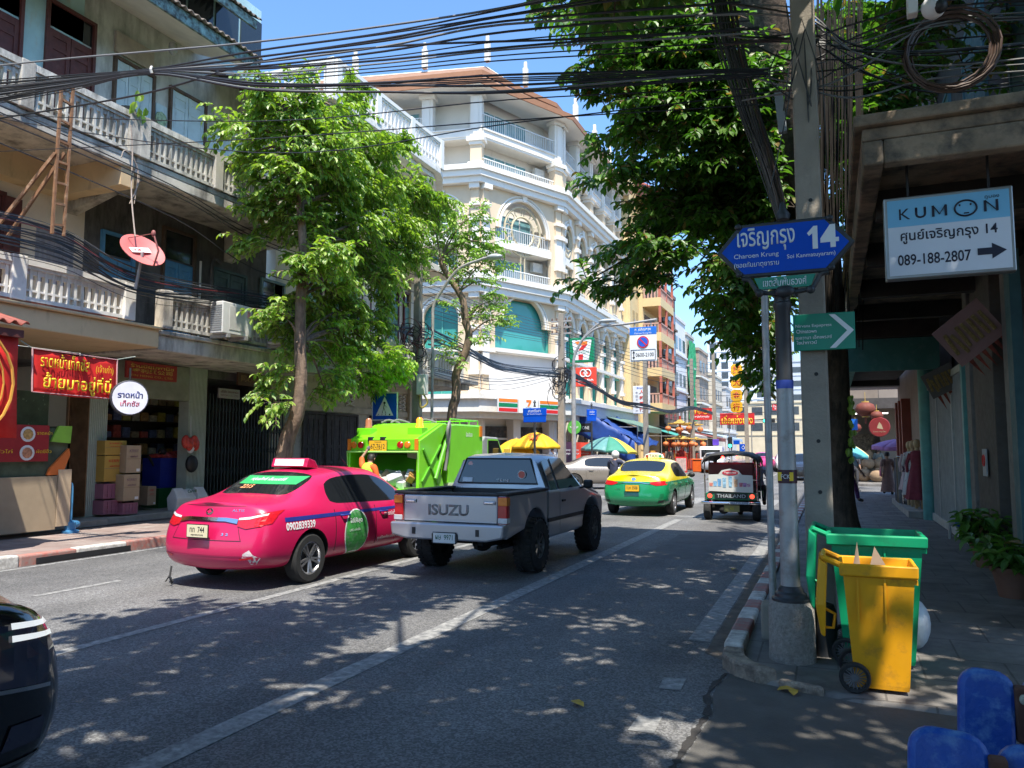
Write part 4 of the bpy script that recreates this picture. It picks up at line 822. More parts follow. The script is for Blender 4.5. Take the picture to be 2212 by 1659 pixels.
MB().ell((0, .35, .01), (.1, .12, .05)).build('sign_motor', pink, sg, smooth=50)
MB().tube([(.35, 2.5, 1.48), (.35, 2.35, 1.6)], .006).build('aerial', blk, T)
st = MB().tube([(-.62, .1, .25), (-.6, .06, .12), (-.58, .08, .03)], .012).tube([(-.6, .06, .14), (-.66, .05, .06)], .008).tube([(-.6, .06, .14), (-.53, .05, .07)], .008).build('hanging_strap', blk, T)
# --- green and yellow taxi
gy = M('taxi_green', (.01, .23, .09), .25, coat=.7, var=.04)
def two_tone(m, z, top):
    t = m.node_tree; N = t.nodes; L = t.links; b = N['Principled BSDF']; src = b.inputs['Base Color'].links[0].from_socket; tc = N.new('ShaderNodeTexCoord'); sp = N.new('ShaderNodeSeparateXYZ'); L.new(tc.outputs['Object'], sp.inputs[0])
    g = N.new('ShaderNodeMath'); g.operation = 'GREATER_THAN'; g.inputs[1].default_value = z; L.new(sp.outputs[2], g.inputs[0]); x = N.new('ShaderNodeMix'); x.data_type = 'RGBA'; L.new(g.outputs[0], x.inputs[0]); L.new(src, x.inputs[6]); x.inputs[7].default_value = (*top, 1); L.new(x.outputs[2], b.inputs['Base Color'])
two_tone(gy, .905, (.78, .62, .0))
T2, bv, pp = sedan('green taxi with yellow roof and boot waiting ahead of the silver pickup', (-4.8, 19.85, 0), -.6, gy, name='taxi')
for s in (1, -1):
    decal('tail_light', T2, bv, 'B', pinkr, [[(s*.42, .88), (s*.6, .915), (s*.84, .935), (s*.83, .82), (s*.6, .8), (s*.45, .84)][::s]], off=.012)
    decal('reflector', T2, bv, 'B', blk, [[(s*.62, .35), (s*.8, .38), (s*.8, .44), (s*.66, .42)][::s]], off=.006); decal('crease_shade', T2, bv, 'B', M('green_dark', (.006, .14, .055), .4), [[(s*.6, .3), (s*.82, .34), (s*.82, .6), (s*.7, .6)][::s]], off=.002)  # crease shade painted as darker green corners on the smooth bumper
decal('chrome_strip', T2, bv, 'B', chrome, [[(-.46, .845), (-.2, .885), (.2, .885), (.46, .845), (.46, .83), (.2, .868), (-.2, .868), (-.46, .83)]], off=.016)
decal('badge', T2, bv, 'B', chrome, [[(cos(2*pi*k/20)*.06, .965+sin(2*pi*k/20)*.04) for k in range(20)]], off=.006)
plate(T2, 0, -.075, .735, .36, .16, [('1มก 3508', .01, .28, .08)], yel_pl, blackp); dtext('ALTIS', T2, bv, 'B', chrome, -.42, .7, .14, .025, .01)
sg = MB().prism([(-.28, 0), (-.24, .1), (-.1, .15), (.1, .15), (.24, .1), (.28, 0)], 'y', -.05, .1).build('roof_sign', M('sign_white', (.75, .75, .72), .5, var=.03), T2, bevel=.015); sg.location = (.1, 2.1, 1.49); text('TAXI', 0, -.052, .065, .26, .075, blackp, sg, .03)
for s, m in ((-1, lred), (1, M('dot_green', (.02, .3, .2), .5))): MB().lathe([(.04, 0), (.04, .006)], (s*.19, -.05, .055), 14, R=Matrix.Rotation(pi/2, 3, 'X')).build('sign_dot', m, sg)
MB().tube([(0, 1.75, 1.49), (0, 1.6, 1.58)], .012).build('aerial', blk, T2)
# --- silver pickup
silver = paintm('silver_paint', (.36, .37, .4), .32, .55); silverd = M('silver_trim', (.42, .42, .44), .4, metal=.4, var=.08)
K = thing('pickup_truck', 'old silver pickup truck with raised suspension and black bed rail seen from behind', 'pickup', (-4.81, 9.42, 0), -.9)
def side_out(y0, y1, zt, zb, holes, r):
    pts = [(y0, zt), (y0, zb)]
    for c in holes: pts += [p for p in arc((c, .44), r, 180, 0, 14) if p[1] >= zb]
    return pts+[(y1, zb), (y1, zt)]
for s in (1, -1):
    a, b_ = (.72, .85) if s > 0 else (-.85, -.72)
    MB().prism(side_out(.0, 1.5, 1.13, .56, (1.04,), .47), 'x', a, b_).build('bed_side', silver, K, bevel=.03)
    MB().box(min(s*.69, s*.87), -.01, 1.13, max(s*.69, s*.87), 1.52, 1.175).build('bed_rail', blk, K, bevel=.012)
    MB().prism([(-.02, .76), (-.02, 1.12), (.08, 1.12), (.08, .76)], 'x', min(s*.725, s*.86), max(s*.725, s*.86)).build('tail_light', lred, K, bevel=.012)
    o = COL.objects[-1]
    for z0, z1, m in ((1.0, 1.11, lamb), (.77, .84, lclr)): MB().box(min(s*.73, s*.865), -.027, z0, max(s*.73, s*.865), .085, z1).build('lens', m, o, bevel=.008)
    wheel(K, s*.78, 1.04, .385, .27, 8, .5, s > 0, M('dull_rim', (.16, .16, .16), .5, metal=.6), True); wheel(K, s*.78, 3.68, .385, .27, 8, .5, s > 0, M('dull_rim'), True)
    f = MB().prism([(1.53, 1.14), (1.53, .42), (2.9, .42)]+[p for p in arc((3.68, .44), .47, 180, 0, 14) if p[1] >= .42]+[(4.3, .45), (4.36, .8), (4.3, .93), (3.55, 1.06), (3.2, 1.14)], 'x', min(s*.6, s*.85), max(s*.6, s*.85)).build('front_wing' if s else '', silver, K, bevel=.045)
    dr = MB().box(min(s*.846, s*.856), 2.05, .47, max(s*.846, s*.856), 3.1, 1.09).build('door', silver, K, bevel=.006); MB().box(min(s*.85, s*.88), 2.12, .93, max(s*.85, s*.88), 2.26, .965).build('door_handle', blk, dr, bevel=.008)
    MB().box(min(s*.85, s*.868), 1.5, .66, max(s*.85, s*.868), 3.2, .72).build('side_strip', blk, K, bevel=.006)
    mr = MB().obox((s*1.0, 3.02, 1.17), (.16, .08, .14)).build('wing_mirror', blk, K, bevel=.03); MB().bar((s*.84, 3.05, 1.1), (s*.97, 3.03, 1.13), .03).build('arm', blk, mr)
MB().box(-.72, 0, .76, .72, .06, 1.125).build('tailgate', silver, K, bevel=.02); tg = COL.objects[-1]
MB().box(-.73, -.012, 1.125, .73, .075, 1.165).build('tailgate_cap', blk, tg, bevel=.012)
MB().box(-.7, -.006, .77, .7, .0, .79).build('lower_lip', silverd, tg)
text('ISUZU', -.02, -.001, .925, .62, .15, M('letter_grey', (.2, .19, .18), .5, var=.1), tg, bold=.035)
for s in (-.6, .6): h = MB().obox((s, -.012, 1.035), (.17, .02, .05)).build('handle', silverd, tg, bevel=.012); MB().obox((s, -.026, 1.035), (.13, .012, .018)).build('grip', chrome, h, bevel=.004)
MB().box(-.72, .07, .6, .72, 1.5, .66).build('bed_floor', blk, K)
MB().box(-.71, 1.44, .66, .71, 1.5, 1.15).build('bed_front', blk, K)
bp = MB().prism([(-.86, .72), (-.84, .58), (-.6, .53), (.6, .53), (.84, .58), (.86, .72), (.86, .755), (-.86, .755)], 'y', -.13, .06).build('rear_bumper', silver, K, bevel=.025)
for x in (-.48, .48): MB().box(x-.025, -.137, .6, x+.025, -.12, .69).build('slot', blk, bp)
MB().box(-.19, -.15, .5, .19, -.13, .62).build('plate_recess', blk, bp); plate(K, 0, -.155, .565, .33, .13, [('ผษ  9971', .01, .26, .07)], wh_pl, M('plate_green', (.02, .12, .06), .5))
ub = MB().cyl((-.66, 1.04, .4), (.66, 1.04, .4), .05, n=10).ell((0, 1.04, .4), (.16, .15, .15)).box(-.45, .1, .45, -.37, 3.9, .55).box(.37, .1, .45, .45, 3.9, .55).tube([(.3, .2, .42), (.3, 1.6, .4)], .035).ell((.28, .5, .44), (.09, .25, .08))
for s in (-.55, .55): ub.box(s-.03, .4, .38, s+.03, 1.6, .42).cyl((s, 1.1, .4), (s*.9, 1.25, .75), .035)
ub.build('chassis', under, K, smooth=40)
# cab shell
def ringz(y, zb, xb, zt, xt, r=.08): return [(-xb, y, zb), (-xb, y, zb+.0), (-xt-.02, y, zt-r), (-xt+r, y, zt), (0, y, zt+.025), (xt-r, y, zt), (xt+.02, y, zt-r), (xb, y, zb)]
cab = MB().loft([ringz(1.55, .6, .82, 1.1, .8), ringz(1.56, 1.1, .82, 1.18, .8), ringz(1.62, 1.1, .82, 1.63, .6), ringz(1.9, 1.1, .83, 1.665, .62), ringz(2.5, 1.1, .83, 1.66, .62), ringz(2.72, 1.1, .83, 1.63, .61), ringz(3.25, 1.1, .83, 1.15, .76, .03)])
cab.build('cab', silver, K, smooth=50, bevel=.012)
MB().prism([(-.8, 0), (-.8, .5), (.8, .5), (.8, 0)], 'y', 0, .01); hood = MB().sheet([[(x, y, z+(.03 if abs(x) < .5 else 0)) for x in (-.8, -.5, 0, .5, .8)] for y, z in ((3.2, 1.13), (3.7, 1.08), (4.2, .97), (4.32, .9), (4.36, .6))]).build('bonnet', silver, K, smooth=50, thick=.03)
rw = MB().add([(-.66, 1.553, 1.235), (.66, 1.553, 1.235), (.53, 1.603, 1.585), (-.53, 1.603, 1.585)], [(0, 1, 2, 3)]).build('rear_window', cglass, K, thick=.02)
fr_ = MB().tube([(-.67, 1.548, 1.225), (.67, 1.548, 1.225), (.545, 1.598, 1.6), (-.545, 1.598, 1.6), (-.67, 1.548, 1.225)], .014, 5).build('seal', blk, rw)
text('TEIN', .1, 1.53, 1.27, .2, .04, whitep, rw, .03)
MB().lathe([(.055, 0), (.055, .004)], (.42, 1.535, 1.36), 18, R=Matrix.Rotation(pi/2, 3, 'X')).build('round_sticker', lred, rw); MB().lathe([(.065, 0), (.065, .004)], (.42, 1.54, 1.36), 18, R=Matrix.Rotation(pi/2, 3, 'X')).build('sticker_ring', whitep, rw)
MB().lathe([(.04, 0), (.04, .004)], (-.47, 1.585, 1.52), 6, R=Matrix.Rotation(pi/2, 3, 'X')).build('corner_sticker', M('sticker_pink', (.6, .4, .38), .5), rw); MB().obox((-.5, 1.54, 1.275), (.17, .006, .07), (-8, 0, 0)).build('pale_sticker', M('sticker_pale', (.55, .63, .68), .5), rw)
for s in (1, -1):
    for q in ([(1.68, 1.12), (1.72, 1.57), (1.98, 1.6), (1.98, 1.12)], [(2.08, 1.12), (2.08, 1.6), (2.6, 1.6), (3.1, 1.12)]):
        xx = lambda z: s*(.838-(z-1.1)*.375); MB().add([(xx(z), y, z) for y, z in q], [(0, 1, 2, 3)]).build('window', cglass, K, thick=.015)
MB().add([(-.7, 3.2, 1.17), (.7, 3.2, 1.17), (.55, 2.76, 1.6), (-.55, 2.76, 1.6)], [(0, 1, 2, 3)]).build('windshield', cglass, K, thick=.015)
# --- tuk-tuk
green = M('tuk_green', (.02, .17, .07), .4, coat=.3, var=.1); tkcan = M('canopy_vinyl', (.035, .034, .032), .7, var=.3, scale=3)
Q = thing('tuk_tuk', 'tuk-tuk seen from behind with advertising board and two red roof lamps', 'tuk-tuk', (-2.3, 19.6, 0), 0)
top = [(-.66, 1.42), (-.62, 1.53), (-.45, 1.62), (0, 1.67), (.45, 1.62), (.62, 1.53), (.66, 1.42)]
MB().sheet([[(x*k, y, z+dz) for x, z in top] for y, k, dz in ((-.12, 1, -.04), (.0, 1, .0), (.9, 1, .03), (1.7, .95, 0), (1.85, .9, -.08))]).build('canopy', tkcan, Q, smooth=50, thick=.03)
fr = MB()
for s in (-.62, .62):
    for y in (0, .8, 1.65): fr.tube([(s, y, .5), (s, y, 1.45)], .018)
    fr.tube([(s, 0, 1.0), (s, 1.65, 1.0)], .015)
fr.tube([(-.62, 0, 1.0), (.62, 0, 1.0)], .015).tube([(-.62, 1.65, 1.0), (.62, 1.65, 1.0)], .015); fr.build('roof_frame', chrome, Q, smooth=40)
MB().prism([(-.6, .5), (-.6, .68), (.6, .68), (.6, .5)], 'y', -.03, .9).build('rear_body', green, Q, bevel=.02); rb = COL.objects[-1]
MB().box(-.38, -.045, .545, .4, -.031, .665).build('name_board', blackp, rb); text('THAILAND', .01, -.046, .605, .68, .085, M('silver_letters', (.5, .55, .55), .4), rb, .02)
for s in (-1, 1): MB().lathe([(.055, 0), (.05, .02), (0, .03)], (s*.5, -.03, .6), 14, R=Matrix.Rotation(pi/2, 3, 'X')).build('tail_light', M('tail_lit', (.5, .02, .02), .3, emit=(1, .06, .03), es=1.6), Q)
adb = MB().prism([(-.52, .72), (.53, .69), (.53, 1.11), (.28, 1.12), (.2, 1.22), (0, 1.27), (-.2, 1.23), (-.28, 1.13), (-.52, 1.12)], 'y', -.06, -.04).build('advert_board', M('board_white', (.6, .6, .56), .6, var=.08), Q)
MB().prism([(x*.19, 1.165+z*.06) for x, z in arc((0, 0), 1, 0, 345, 22)], 'y', -.067, -.061).build('logo_panel', M('logo_red', (.5, .04, .06), .5), adb); text('Tigerplast', 0, -.068, 1.165, .29, .055, whitep, adb, .01)
rnd = random.Random(3)
for k, (x, z, h, c) in enumerate(((-.36, .9, .12, (.2, .4, .6)), (-.26, .93, .18, (.15, .35, .6)), (-.14, .93, .24, (.3, .5, .65)), (.0, .95, .26, (.25, .45, .6)), (.13, .92, .18, (.6, .35, .2)), (.25, .88, .1, (.5, .15, .2)), (.34, .88, .1, (.4, .2, .4)), (-.46, .88, .08, (.6, .2, .15)), (.43, .87, .08, (.5, .3, .4)))):
    MB().prism([(x-.035, z-h/2), (x+.035, z-h/2), (x+.045, z+h/2), (x-.045, z+h/2)], 'y', -.066, -.061).build('printed_jar', M('jar_%d' % k, c, .5, var=.5, scale=25), adb)
bm_ = MB().tube([(-.68, -.1, .44), (-.6, -.16, .44), (.6, -.16, .44), (.68, -.1, .44)], .035, 8).build('bumper', chrome, Q, smooth=50)
MB().box(-.02, -.205, .42, .45, -.198, .475).build('phone_strip', M('strip_blue', (.55, .65, .75), .5), bm_); text('062-715-5595', .21, -.206, .447, .42, .04, M('strip_ink', (.02, .04, .2), .5), bm_, .02)
plate(Q, .03, -.14, .31, .36, .15, [('40', 0, .1, .08)], M('plate_dull', (.3, .28, .1), .6), M('plate_ink', (.5, .45, .05), .5))
for s in (1, -1): wheel(Q, s*.58, .2, .245, .17, 6, .55, s > 0, M('dull_rim'))
wheel(Q, 0, 2.05, .23, .12, 6, .55, True, M('dull_rim'))
MB().box(-.5, .1, .25, .5, 1.5, .45).box(-.45, -.02, .32, -.4, .5, .5).box(.4, -.02, .32, .45, .5, .5).cyl((-.5, .2, .26), (.5, .2, .26), .05).ell((-.2, .15, .25), (.12, .15, .1)).build('chassis', under, Q)
MB().prism([(.12, .68), (.95, .68), (.95, .85), (.35, .9), (.27, 1.3), (.2, 1.42), (.1, 1.42)], 'x', -.55, .55).build('seat', M('seat_red', (.13, .02, .018), .6), Q, bevel=.06)
MB().prism([(1.6, .35), (1.95, .35), (1.9, .95), (1.68, 1.05)], 'x', -.5, .5).build('front_cowl', green, Q, bevel=.05)
for s in (-.19, .15): MB().lathe([(.035, 0), (.03, .03), (0, .035)], (s, .1, 1.54), 12, R=Matrix.Rotation(pi/2, 3, 'X')).build('roof_lamp', M('roof_lamp_lit', (.6, .02, .02), .3, emit=(1, .03, .02), es=14), Q)
MB().ell((.68, .2, 1.0), (.02, .02, .02)).tube([(.66, 1.5, 1.0), (.8, 1.45, .95)], .012).obox((.8, 1.42, .97), (.12, .03, .09)).build('wing_mirror', blk, Q)
# --- garbage truck
lime = M('lime_paint', (.2, .68, .015), .35, coat=.4, var=.06, scale=2, col2=(.12, .42, .02), amt=.22); limed = M('lime_dark', (.1, .36, .02), .45, var=.12, scale=3); grime = M('hopper_grime', (.09, .16, .04), .8, var=.4, scale=5, col2=(.05, .05, .04), amt=.4)  # limed is a darker green for braces, packer blade and ram
Z = thing('garbage_truck', 'lime green rear loading garbage truck with amber beacons collecting by the left kerb', 'garbage truck', (-10.22, 16.4, 0), 1.)
for s in (1, -1):
    MB().prism([(-.05, .75), (.0, 1.95), (1.25, 2.4), (1.55, 2.4), (.9, 1.6), (1.35, .75)], 'x', s*1.02, s*.94).build('tailgate_side', lime, Z, bevel=.015)
    MB().bar((s*1.03, .1, .95), (s*1.03, 1.1, 1.85), .05).bar((s*1.03, .15, 1.75), (s*1.03, .95, .85), .05).build('side_brace', limed, Z)
MB().prism([(-.02, 1.72), (-.04, 2.0), (1.2, 2.42), (1.6, 2.42), (1.6, 2.3), (.3, 1.72)], 'x', -.94, .94).build('tailgate_hood', lime, Z, bevel=.02)
hd_ = COL.objects[-1]
MB().box(-.93, .1, .75, .93, 1.3, .82).box(-.93, 1.25, .8, .93, 1.32, 1.72).build('hopper', grime, Z); MB().prism([(.5, .85), (1.22, .85), (1.22, 1.6), (.9, 1.3)], 'x', -.9, .9).build('packer_blade', limed, Z)
hp = COL.objects[-2]
for k in range(5): MB().box(-.92, 1.19, .9+k*.15, .92, 1.25, .93+k*.15).build('blade_rib', lime, hp) if k < 3 else None
MB().box(-.98, -.08, .62, .98, .12, .78).build('hopper_lip', lime, Z, bevel=.02)
MB().tube([(-1.0, .02, .9), (-1.0, -.06, 1.68), (1.0, -.06, 1.68), (1.0, .02, .9)], .025, 8).build('grab_bar', M('bar_lime', (.35, .7, .15), .5), Z, smooth=40)
for x, m in ((-.82, lamb), (-.62, lred), (.5, lred), (.7, lamb)): MB().lathe([(.085, 0), (.085, .02), (.07, .035), (0, .04)], (x, -.035, 1.85), 18, R=Matrix.Rotation(pi/2, 3, 'X')).build('tail_light', m, Z, smooth=40)
plate(Z, -.12, -.06, 1.83, .5, .25, [('67-7612', -.015, .4, .12), ('THAILAND', .09, .2, .03), ('กรุงเทพมหานคร', -.1, .25, .03)], yel_pl, blackp)
for s in (-.75, .72):
    b0 = MB().box(s-.2, .28, 2.02, s+.2, .6, 2.28).build('beacon_box', lime, Z, bevel=.01); bc = MB().lathe([(.1, 0), (.1, .04), (.085, .06), (.085, .2), (.05, .25), (0, .26)], (s+.05, .44, 2.28), 16).build('beacon', M('beacon_amber', (.7, .2, .02), .2, emit=(1, .35, .03), es=.7) if s > 0 else M('beacon_off', (.4, .16, .08), .25), Z, smooth=40)
for x in (-.35, .0): MB().box(x-.07, -.06, 1.93, x+.07, .05, 2.05).build('rear_camera', blk, Z, bevel=.02)
for s in (1, -1): MB().box(min(s*.9, s*1.0), -.055, 1.72, max(s*.9, s*1.0), -.03, 2.0).build('marker_strip', lamb, Z)
MB().prism([(1.55, .85), (1.62, 2.38), (2.0, 2.42), (3.75, 2.42), (3.85, 2.3), (3.85, .85)], 'x', -1.0, 1.0).build('body', lime, Z, bevel=.04); bd = COL.objects[-1]
MB().box(-1.02, 1.62, .78, 1.02, 3.8, .86).build('body_rail', M('rail_pale', (.55, .65, .45), .6), bd); tx = text('ปิยะปภาภา', 1.003, 2.9, 2.15, .42, .13, whitep, bd, .0, rz=90)
cg = MB()
for z in (2.55, ): cg.tube([(.9, 1.9, z), (.9, 3.7, z), (-.9, 3.7, z)], .018)
for y in (1.9, 2.5, 3.1, 3.7): cg.tube([(.9, y, 2.42), (.9, y, 2.55)], .015)
cg.build('roof_rail', lime, bd); MB().box(.96, 3.6, 2.1, 1.03, 3.75, 2.4).build('corner_lamp', lamb, bd)
hy = MB()
for x in (-.8, -.5, .3): hy.tube(spline([(x, 1.2, 2.44), (x+.15, 1.35, 2.52), (x+.4, 1.5, 2.44)]), .025)
hy.tube(spline([(1.05, 1.5, 2.3), (1.15, 1.35, 2.45), (1.17, 1.2, 2.2), (1.1, 1.35, 1.7), (1.06, 1.3, 1.2)]), .04, 8).tube(spline([(1.0, 1.6, 2.3), (1.1, 1.5, 2.4), (1.1, 1.45, 2.0), (1.05, 1.4, 1.6)]), .03, 8).build('hydraulic_hose', M('hose_grey', (.2, .2, .19), .6), Z, smooth=40)
MB().cyl((1.06, .75, 1.0), (1.06, 1.35, 1.95), .06, n=12).cyl((1.06, 1.2, 1.7), (1.06, 1.45, 2.1), .035).build('ram', limed, Z, smooth=40)
cb = MB().prism([(3.95, .7), (3.95, 2.0), (4.15, 2.12), (5.1, 2.1), (5.65, 1.5), (5.75, .9), (5.75, .5), (3.95, .5)], 'x', -.95, .95).build('cab', M('cab_grey', (.3, .31, .3), .5, var=.15, scale=3), Z, bevel=.04)
MB().prism([(4.35, 1.25), (4.35, 2.0), (5.05, 2.0), (5.5, 1.45), (5.5, 1.25)], 'x', .952, .97).build('window', cglass, cb); MB().prism([(4.3, .7), (4.3, 2.05), (5.1, 2.05), (5.62, 1.45), (5.62, .7)], 'x', .93, .951).build('door', lime, cb, bevel=.02)
MB().obox((1.15, 5.35, 1.6), (.2, .1, .35)).build('wing_mirror', M('mirror_yellow', (.6, .38, .05), .5), cb, bevel=.03)
for y in (2.6, 4.9):
    for s in (1, -1): wheel(Z, s*.85, y, .38, .24, 6, .5, s > 0, M('dull_rim'))
MB().box(-.4, .3, .55, .4, 5.5, .75).build('chassis', under, Z)
rn = random.Random(8)
for k in range(30):
    p = (rn.uniform(-.8, .85), rn.uniform(.15, .85), rn.uniform(.86, 1.12)); b = MB().obox(p, (rn.uniform(.15, .4), rn.uniform(.1, .3), rn.uniform(.08, .25)), (rn.uniform(-40, 40), rn.uniform(-40, 40), rn.uniform(0, 90)))
    r_ = b.build('refuse', M('refuse_%d' % (k % 5), ((.5, .25, .06), (.55, .5, .42), (.4, .42, .44), (.45, .34, .22), (.6, .6, .58))[k % 5], .8, var=.2), None, bevel=.02)
    tag(r_, 'crumpled cardboard and bags of rubbish heaped in the truck hopper', 'rubbish', 'rubbish in the truck hopper'); r_.location = Z.location
pa = MB().obox((.5, .9, 1.62), (.7, .02, .3), (25, 8, 0)).build('cardboard_sheet', M('cardboard_pale', (.55, .48, .38), .8, var=.1), None); tag(pa, 'pale cardboard sheet wedged under the hood of the garbage truck', 'cardboard'); pa.location = Z.location
# --- car coming out of the side street, far traffic
gold = paintm('gold_paint', (.36, .31, .26), .3, .5)
X1, bv, pp = sedan('beige metallic car with six spoke alloy wheels turning in from the left', (-11.6, 32.6, 0), -68, gold, wheel_m=rimm, r=.34)
X2, bv, pp = sedan('distant pink taxi driving away beyond the tuk-tuk', (-5.1, 66, 0), 4, paintm('pink_far', (.7, .05, .25), .3), name='taxi', detail=False)
decal('tail_light', X2, bv, 'B', lred, [[(.45, .8), (.82, .8), (.82, .95), (.45, .92)]], off=.01); decal('tail_light', X2, bv, 'B', lred, [[(-.45, .8), (-.45, .92), (-.82, .95), (-.82, .8)]], off=.01)
X3, bv, pp = sedan('distant white car facing the viewer in the far right lane', (-3.5, 66, 0), 186, paintm('white_far', (.7, .7, .7), .3), detail=False)
X4, bv, pp = sedan('black car at the far right lane half hidden by the lamp post', (-1.6, 50, 0), 183, paintm('black_far', (.02, .02, .022), .3), detail=False)
X5, bv, pp = sedan('distant silver car ahead of the tuk-tuk roof', (-7.9, 57, 0), 4, paintm('silver_far', (.5, .5, .52), .3, .3), detail=False)
pv = thing('van', 'white van far ahead just above the tuk-tuk roof', 'van', (-8.6, 61, 0), 4)
MB().prism([(0, .35), (0, 1.7), (.2, 1.95), (3.2, 1.95), (4.1, 1.2), (4.7, 1.0), (4.7, .35)], 'x', -.85, .85).build('body', paintm('white_far', (0, 0, 0)), pv, bevel=.08); MB().box(-.7, -.02, 1.15, .7, .03, 1.7).build('rear_window', cglass, pv)
for y in (.9, 3.7):
    for s in (1, -1): wheel(pv, s*.77, y, .33, .2, 5, right=s > 0)
# --- black car nosing in at the lower left
bk = paintm('black_paint', (.008, .008, .01), .12)
BC, bv, pp = sedan('glossy black car whose front corner and lit headlight enter at the lower left', (-4.15, -2.2, 0), 12, bk, detail=True)
# ------------------------------------------------------------------ headlight of the black car, people
BC.location = (-4.1, -3.82, 0); BC.rotation_euler = (0, 0, radians(1)); BC.scale = (1.38, 1.38, 1.38); drl = M('headlamp_lit', (.8, .8, .8), .2, emit=(1, 1, .95), es=.35)
hl = decal('headlight', BC, bv, 'R', M('headlamp_dark', (.03, .03, .05), .08, spec=.9), [[(3.98, .66), (4.2, .6), (4.44, .56), (4.5, .66), (4.42, .74), (4.1, .79)]], off=.006)
for z in (.725, .76): decal('light_bar', hl, bv, 'R', drl, [[(4.3, z-.012), (4.48, z-.03), (4.48, z-.016), (4.3, z+.006)]], off=.012)
decal('chrome_strip', BC, bv, 'R', chrome, [[(3.98, .645), (4.2, .585), (4.46, .545), (4.46, .557), (4.2, .597), (3.98, .657)]], off=.009); decal('bumper_seam', BC, bv, 'R', M('seam_grey', (.08, .08, .085), .3), [[(4.1, .36), (4.5, .33), (4.5, .342), (4.1, .372)]], off=.006); decal('bonnet_seam', BC, bv, 'R', M('seam_grey'), [[(3.5, .885), (4.3, .83), (4.3, .838), (3.5, .893)]], off=.006); decal('fog_lamp', BC, bv, 'R', M('headlamp_dark'), [[(4.3, .4), (4.45, .39), (4.45, .46), (4.32, .47)]], off=.006)
decal('headlight', BC, bv, 'F', M('headlamp_dark'), [[(-.7, .58), (-.45, .6), (-.45, .7), (-.68, .74)]], off=.006)
skin = M('skin', (.36, .2, .13), .6, var=.08, scale=8); hairm = M('hair', (.012, .01, .009), .6)
cloths = {}
def cloth(c): 
    k = 'cloth_%02x%02x%02x' % tuple(int(x*255) for x in c); return M(k, c, .85, var=.18, scale=9)
